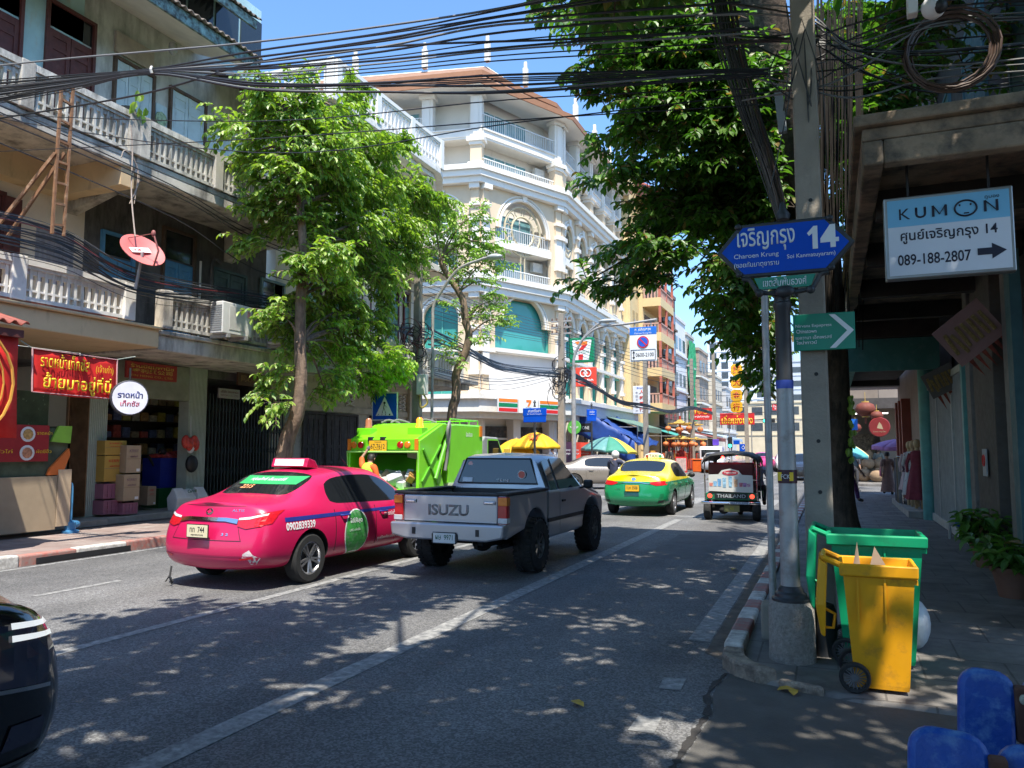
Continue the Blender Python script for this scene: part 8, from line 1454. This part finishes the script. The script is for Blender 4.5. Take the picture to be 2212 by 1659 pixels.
def ac(label, y, z, w=.95, h=.72):
    a = thing('air_conditioner', label, 'air conditioner', (-12.6, y, z), 90); MB().box(-w/2, -.18, 0, w/2, .18, h).build('casing', M('ac_white'), a, bevel=.02); g = MB()
    for k in range(12): g.box(-w/2-.008, -.16, .06+k*.05, -w/2+.0, .16, .085+k*.05)
    g.build('louvre', M('ac_grille', (0, 0, 0)), a); MB().box(-w*.28, -.19, .1, w*.22, -.181, h-.08).build('front_panel', M('ac_panel', (.5, .48, .43), .6), a, bevel=.005); MB().box(w*.32, -.19, .45, w*.42, -.181, .6).build('badge', M('badge_pink', (.5, .25, .25), .5), a); MB().box(-w*.35, -.2, -.08, -w*.25, .3, 0).box(w*.25, -.2, -.08, w*.35, .3, 0).build('bracket', galv, a)
ac('cream air conditioner standing on the grey balcony ledge', yX(500, -12.6, 700), 4.33); ac('second air conditioner half hidden behind the left tree', yX(618, -12.6, 720), 4.33)
# food stall and grocery
RA = thing('awning', 'rusty red sheet metal awning at the left frame edge', 'awning', (-12, 7, 3.7)); o = corrug(RA, -11.7, -13.6, 3, 8.25, 3.72, 4.25, mat=M('sheet_red', (.3, .07, .045), .6, var=.25, scale=3)); part(RA, 'underside', MB().box(-13.4, 3, 3.5, -11.75, 8.2, 3.62), maroon)
HB = thing('hanging_banner', 'tall red cloth banner with gold scroll ring at the left frame edge', 'banner', (-11.8, 7, 1.9)); part(HB, 'cloth', MB().sheet([[(-11.8+.05*sin(j*1.1+k*.6), 6.5+.21*j, 1.92+.4*k) for j in range(9)] for k in range(5)]), M('banner_red', (.6, .015, .012), .8, var=.08), smooth=70, thick=.01)
part(HB, 'ring', MB().tube([(-11.72, 7.1+cos(2*pi*k/24)*.95, 2.75+sin(2*pi*k/24)*.95) for k in range(25)], .022, 5).tube([(-11.72, 7.1+cos(2*pi*k/24)*.8, 2.75+sin(2*pi*k/24)*.8) for k in range(25)], .014, 5), M('scroll_gold', (.6, .3, .05), .5))
BN = thing('cloth_banner', 'red cloth banner with two lines of yellow Thai writing', 'banner', (-11.9, 9.3, 3.0), 90); cors = [AX(u, v, -11.9)-V((-11.9, 9.3, 3.0)) for u, v in ((69, 752), (252, 777), (250, 862), (68, 846))]
xs = [c.y for c in cors]; P_ = []
for j in range(9):
    t = j/8; l = cors[0].lerp(cors[3], t); r = cors[1].lerp(cors[2], t); P_.append([(l.y+(r.y-l.y)*i/14, .02*sin(i*1.4+j*.7)*sin(pi*i/14), l.z+(r.z-l.z)*i/14-.03*sin(pi*i/14)) for i in range(15)])
MB().sheet(P_).build('cloth', M('banner_red'), BN, smooth=70, thick=.008); cx = (xs[0]+xs[1])/2; wd = xs[1]-xs[0]; mz = (cors[0].z+cors[2].z)/2; tl_ = math.degrees(math.atan2(cors[0].z-cors[1].z, wd))
text('ราดหน้าเท็กซัส', cx-wd*.14, -.045, mz+.19, wd*.56, .24, syel, BN, .012, tilt=tl_); text('(เจ้าเก่า)', cx+wd*.33, -.045, mz+.13, wd*.22, .17, syel, BN, tilt=tl_); text('ย้ายมาอยู่ที่นี่', cx+wd*.02, -.045, mz-.18, wd*.8, .34, syel, BN, .02, tilt=tl_)
e = MB()
for i in range(4): e.bar(V((cors[i].y, -.012, cors[i].z)), V((cors[(i+1) % 4].y, -.012, cors[(i+1) % 4].z)), .025, .012)
e.build('hem', M('hem_pink', (.7, .4, .4), .7), BN); MB().tube([V((cors[1].y, 0, cors[1].z)), V((cors[1].y+.4, 0, cors[1].z+.1))], .01).tube([V((cors[0].y, 0, cors[0].z)), V((cors[0].y-.2, 0, cors[0].z+.1))], .01).build('cord', M('cord', (.3, .35, .3), .7), BN)
RSg = thing('round_sign', 'round white shop sign with dark blue and red Thai letters', 'sign', AX(279, 860, -11.7), 62); MB().lathe([(.3, -.07), (.32, -.05), (.32, .06), (.3, .07)], n=30, R=Matrix.Rotation(pi/2, 3, 'X')).build('drum', M('drum_dark', (.05, .05, .06), .4), RSg, smooth=30); MB().lathe([(.295, .071), (.295, .078)], n=30, R=Matrix.Rotation(pi/2, 3, 'X')).build('face', M('face_lilac', (.72, .72, .8), .35), RSg); text('ราดหน้า', 0, -.079, .06, .42, .13, M('disc_navy', (.02, .03, .16), .5), RSg, .03); text('เท็กซัส', 0, -.079, -.1, .32, .11, M('letter_wine', (.35, .02, .06), .5), RSg, .02); MB().bar((0, 0, .32), (0, .0, .55), .03).build('bracket', blk, RSg)
def fs(lab, u0, v0, u1, v1, X, col, lines, tc, name='shop_sign'):
    a = AX(u0, v0, X); c = AX(u1, v1, X); w = c.y-a.y; h = a.z-c.z; s_ = thing(name, lab, 'sign', (X, (a.y+c.y)/2, (a.z+c.z)/2), 90); MB().box(-w/2, 0, -h/2, w/2, .06, h/2).build('panel', col, s_, bevel=.01)
    for t, z, tw, th in lines: text(t, 0, -.003, z*h, tw*w, th*h, tc, s_, .02)
    return s_, w, h
fs('dark red shop board with gold Chinese and Thai letters above the grocery', 274, 778, 382, 826, -14.6, M('board_red', (.3, .02, .02), .6), [('ร้านนิยมพานิช', .27, .85, .24), ('泰利興公司', -.02, .8, .26), ('TIN HENG CO., LTD.', -.33, .85, .14)], M('letters_gold', (.55, .36, .06), .4)); fs('brown wooden shop board with faded Chinese characters', 515, 800, 575, 838, -14.7, M('board_brown', (.1, .045, .025), .7, var=.2), [('同心茶行', 0, .8, .45)], M('letters_faded', (.25, .15, .06), .6)); fs('small pale notice board hung on the steel folding gate', 474, 838, 518, 863, -14.85, M('notice_pale', (.4, .37, .34), .7), [('บริษัท นิยมพานิช', .2, .85, .25), ('NIYOM CO., LTD.', -.2, .85, .2)], M('letter_wine2', (.2, .08, .1), .6))
CT = thing('food_counter', 'noodle stall counter with a plain board front and red picture menu', 'counter', (-13.6, 8.5, .14), 90); ya, yb = 4.0-8.5, yX(122, -13.55, 1100)-8.5; tan_ = M('board_tan', (.36, .28, .19), .8, var=.08, scale=3)
MB().box(ya, -.03, .1, yb, .0, 1.1).build('front_board', tan_, CT); MB().box(yb+.01, -.05, .15, yb+.28, .0, 1.22).build('end_board', M('board_pale', (.46, .35, .24), .8, var=.1), CT); MB().box(ya, .0, 1.05, yb+.25, .8, 1.1).build('top', galv, CT)
MB().box(ya, .05, 1.1, yb+.3, .08, 2.0).box(yb+.25, .05, 1.1, yb+.3, .8, 2.05).build('glass_case', M('case_glass', (.1, .12, .08), .1, var=.4, scale=3), CT)
mb = MB().box(ya, -.02, 1.38, yb-.2, .02, 2.05).build('menu_board', M('menu_red', (.34, .015, .02), .6), CT); r8 = random.Random(6)
for i in range(5):
    for j in range(2):
        x = yb-.62-i*.75; z = 1.88-j*.34; MB().lathe([(.14, 0), (.14, .012)], (x, -.021, z), 18, R=Matrix.Rotation(pi/2, 3, 'X')).build('plate', whitep, mb); MB().lathe([(.1, 0), (.09, .012), (0, .016)], (x, -.034, z), 10, R=Matrix.Rotation(pi/2, 3, 'X')).build('food', M('food_%d' % ((i+j) % 3), ((.5, .3, .1), (.5, .22, .12), (.45, .38, .15))[(i+j) % 3], .7, var=.5, scale=20), mb); text(('ราดหน้า', 'ผัดซีอิ๊ว', 'คั่วไก่')[(i+j) % 3], x+.33, -.021, z+.03, .3, .07, syel, mb)
MB().prism([(yb-.2, 1.12), (yb+.1, 1.12), (yb+.25, 1.5), (yb+.22, 1.62), (yb-.15, 1.25)], 'y', -.03, .03).build('carrot_poster', M('carrot', (.7, .16, .03), .6), CT); MB().prism([(yb-.15, 1.75), (yb+.25, 1.72), (yb+.27, 2.05), (yb, 2.05)], 'y', -.02, .03).build('leaf_poster', M('poster_green', (.25, .5, .05), .6), CT); MB().box(ya, .3, 2.05, yb, .9, 2.7).build('steamer_hood', M('hood_olive', (.12, .14, .07), .25, metal=.5, var=.3), CT)
kf = M('carton_yellow', (.5, .3, .06), .8, var=.08, scale=4); kp = M('carton_tan', (.42, .3, .19), .8, var=.08, scale=4); kb_ = M('crate_pink', (.34, .13, .19), .6, var=.1)
def carton(lab, u0, u1, v0, v1, X, mat, txt=True, rz=90, ink_=None):
    a = AX(u0, v1, X); c = AX(u1, v0, X); w = c.y-a.y; h = c.z-a.z; o = thing('carton', lab, 'carton', (X, (a.y+c.y)/2, a.z), rz); MB().box(-w/2, 0, 0, w/2, .45, h).build('box', mat, o, bevel=.01); MB().box(-w/2, -.002, h*.5, w/2, -.0005, h*.52).build('tape', M('tape_line', (.3, .2, .1), .6), o)
    if txt: text('KERRY', 0, -.003, h*.8, w*.6, h*.1, ink_ or sred, o); text('ผลิตภัณฑ์', 0, -.003, h*.6, w*.5, h*.08, ink_ or sred, o); MB().box(w*.2, -.003, h*.05, w*.42, -.001, h*.15).build('sticker', whitep, o)
    return o
carton('upper yellow carton on the tall stack by the grocery pillar', 226, 274, 952, 983, -14.7, kf); carton('lower yellow carton on the tall stack by the grocery pillar', 224, 272, 984, 1041, -14.7, kf); carton('upper tan carton standing right of the yellow cartons', 272, 306, 962, 1022, -14.5, kp, ink_=M('ink_mauve', (.2, .1, .14), .6)); carton('lower tan carton leaning right of the pink crates', 266, 303, 1024, 1083, -14.45, kp, ink_=M('ink_mauve')); carton('small tan carton held by the grocer near the floor', 318, 338, 1050, 1092, -15.2, kp)
def crate(lab, u0, u1, v0, v1, X):
    a = AX(u0, v1, X); c = AX(u1, v0, X); w = c.y-a.y; h = c.z-a.z; o = thing('crate', lab, 'crate', (X, (a.y+c.y)/2, a.z), 90); MB().box(-w/2, .01, 0, w/2, .4, h).build('shell', kb_, o); b = MB()
    for k in range(4): b.box(-w/2, -.01, h*(.02+.3*k), w/2, .0095, h*(.08+.3*k))
    for k in range(5): b.box(-w/2+w*k*.24, -.008, .0, -w/2+w*k*.24+.03, .0095, h)
    b.build('lattice', kb_, o)
crate('upper pink plastic crate under the yellow cartons', 222, 263, 1044, 1078, -14.7); crate('lower pink plastic crate under the yellow cartons', 222, 262, 1079, 1112, -14.65); crate('low dark pink crate under the tan cartons', 264, 296, 1085, 1112, -14.5)
for lab, u, v, s in (('white printed grain sack in front with green lettering', 402, 1078, .7), ('white and blue grain sack behind and right of the lettered sack', 428, 1070, .75), ('white and orange grain sack behind and left of the lettered sack', 382, 1082, .75)):
    p = AX(u, v, -14.6); sk = thing('grain_sack', lab, 'sack', (-14.6, p.y, .27), 90); MB().loft([[(-.2*s, -.14, 0), (.2*s, -.14, 0), (.2*s, .14, 0), (-.2*s, .14, 0)], [(-.22*s, -.18, .3), (.22*s, -.18, .3), (.22*s, .16, .3), (-.22*s, .16, .3)], [(-.19*s, -.08, .62*s), (.19*s, -.08, .62*s), (.19*s, .06, .62*s), (-.19*s, .06, .62*s)], [(-.2*s, -.02, .72*s), (.2*s, -.02, .72*s), (.2*s, .02, .72*s), (-.2*s, .02, .72*s)]]).build('sack', M('sack_white', (.6, .6, .6), .6, var=.08, col2=(.3, .3, .45), amt=.25), sk, bevel=.04)
    if 'lettered' not in lab: text('Cargill', 0, -.185, .45, .28, .1, M('sack_green', (.02, .12, .05), .5), sk, .02)
bb = thing('storage_bin', 'blue box on green base heaped with red packets in the grocery doorway', 'bin', (-15.6, yX(375, -15.6, 1050), .27), 90); MB().box(-.45, 0, .5, .4, .6, 1.25).build('upper_box', M('box_blue', (.015, .03, .25), .6), bb); MB().box(-.45, .01, 0, .4, .6, .49).build('base', M('box_green', (.01, .1, .025), .6), bb)
for i in range(6): MB().obox((-.35+.14*i, .25, 1.3), (.2, .3, .08), (10*i, 0, 20*i)).build('packet', M('packet_red', (.5, .06, .05), .5, var=.6, scale=12), bb, bevel=.02)
sh = thing('shelving', 'dark grocery shelves stacked with packets and tins at the back of the shop', 'shelves', (-17.2, yX(330, -17.2, 900), .27), 90); r8 = random.Random(9); MB().box(-2.2, .35, 0, 2.0, .4, 3.2).build('back', M('shelf_dark', (.05, .035, .025), .8), sh)
for j in range(6):
    MB().box(-2.2, 0, .45*j+.4, 2.0, .35, .45*j+.43).build('shelf', M('shelf_dark'), sh)
    for i in range(14): q = r8.choice(((.4, .2, .06), (.5, .42, .3), (.4, .06, .04), (.5, .4, .08), (.12, .14, .25), (.3, .22, .12))); x = -2.1+i*.29; MB().box(x, .02, .45*j+.431, x+.25, .3, .45*j+.431+r8.uniform(.15, .36)).build('packet', M('pk_%d_%d' % (int(q[0]*99), int(q[1]*99)), q, .6, var=.4, scale=14), sh, bevel=.02)
rb_ = thing('hanging_bags', 'bunch of red and white snack bags hanging on the grocery pillar', 'bags', AX(412, 950, -14.85), 90); b = MB()
for i in range(5): MB().ell((-.16+.08*i, -.04*(i % 2), -.05-.06*(i % 3)), (.12, .08, .17)).build('bag', M('snack_red', (.55, .05, .03), .4, var=.5, scale=14) if i != 2 else whitep, rb_, smooth=60)
MB().tube([(0, 0, .1), (-.02, 0, .6)], .008).build('string', whitep, rb_); hm = tag(MB().ell((0, 0, 0), (.1, .19, .22)).build('helmet', blk, smooth=60), 'black helmet hanging on the grocery pillar below the red bags', 'helmet'); hm.location = AX(414, 1002, -14.84)
hp_ = thing('hand_pump', 'blue water standpipe on the kerb step by the noodle stall', 'standpipe', AX(152, 1128, -13.6), 90); pb = M('pump_blue', (.06, .22, .42), .5, var=.1); zz = hp_.location; zz.z = .14; hp_.location = zz; MB().lathe([(.16, 0), (.16, .04), (.1, .06), (.1, .2), (.05, .24)]).ell((.1, 0, .16), (.1, .08, .07)).build('body', pb, hp_, smooth=40); MB().tube(spline([(0, 0, .2), (0, 0, .85), (-.06, 0, .95), (-.16, 0, .95), (-.18, 0, .85)]), .03).build('pipe', pb, hp_, smooth=40)
# potted plants and meter on the right pavement
for lab, u, v, h, s in (('tall leafy potted plant by the right wall', 2135, 1225, .45, 3), ('bushy potted plant in a clay pot at the right frame edge', 2190, 1290, .2, 5)):
    p = GZ(u, v, .12); pt = thing('potted_plant', lab, 'plant', p); MB().lathe([(.14, 0), (.2, .28), (.22, .28), (.22, .33), (.18, .33), (.17, .28), (0, .27)], n=18).build('pot', M('clay_pot', (.18, .09, .06), .85, var=.2), pt, smooth=40); lv = Leaves(s)
    for k in range(34): a = rn.random()*6.28; lv.spray(V((cos(a)*.05, sin(a)*.05, .3+rn.uniform(0, h*.6))), V((cos(a), sin(a), rn.uniform(.5, 1.8))), rn.uniform(.2, .42), 3, .2, .9)
    me = bpy.data.meshes.new('foliage'); me.from_pydata(lv.v, [], lv.f); link('foliage', me, pt, leafD); lv.tw.build('stem', barkd, pt)
wm = thing('water_meter', 'small blue water meter on a pipe at the foot of the white gate', 'meter', GZ(2080, 1165, .12)); MB().ell((0, 0, .28), (.12, .1, .1)).build('dial', M('meter_blue', (.02, .08, .25), .4), wm, smooth=60); MB().tube([(-.2, 0, 0), (-.2, 0, .26), (.2, 0, .26), (.2, 0, 0)], .035).build('pipe', galv, wm, smooth=40)
ns = thing('notice', 'white no smoking notice on the right pillar', 'notice', (2.12, 13.3, 1.55), -90); MB().box(-.14, -.02, -.2, .14, .0, .2).build('card', M('notice_white', (.4, .4, .4), .7), ns); MB().tube([(cos(2*pi*k/18)*.08, -.026, sin(2*pi*k/18)*.08+.03) for k in range(19)], .012, 5).build('ring', sred, ns); MB().obox((0, -.026, .03), (.15, .006, .018), (0, 45, 0)).build('slash', sred, ns)
gr = tag(MB().box(-14.3, 9.6, .145, -14.1, 15.5, .15).build('drain_grate', M('grate', (.05, .05, .05), .7, var=.4, scale=30)), 'long dark drain grate along the left pavement', 'grate'); dr_ = tag(MB().box(-11.21, 8.2, .01, -11.19, 9.9, .1).build('kerb_inlet', blk), 'dark drain slot in the red and white kerb', 'drain')
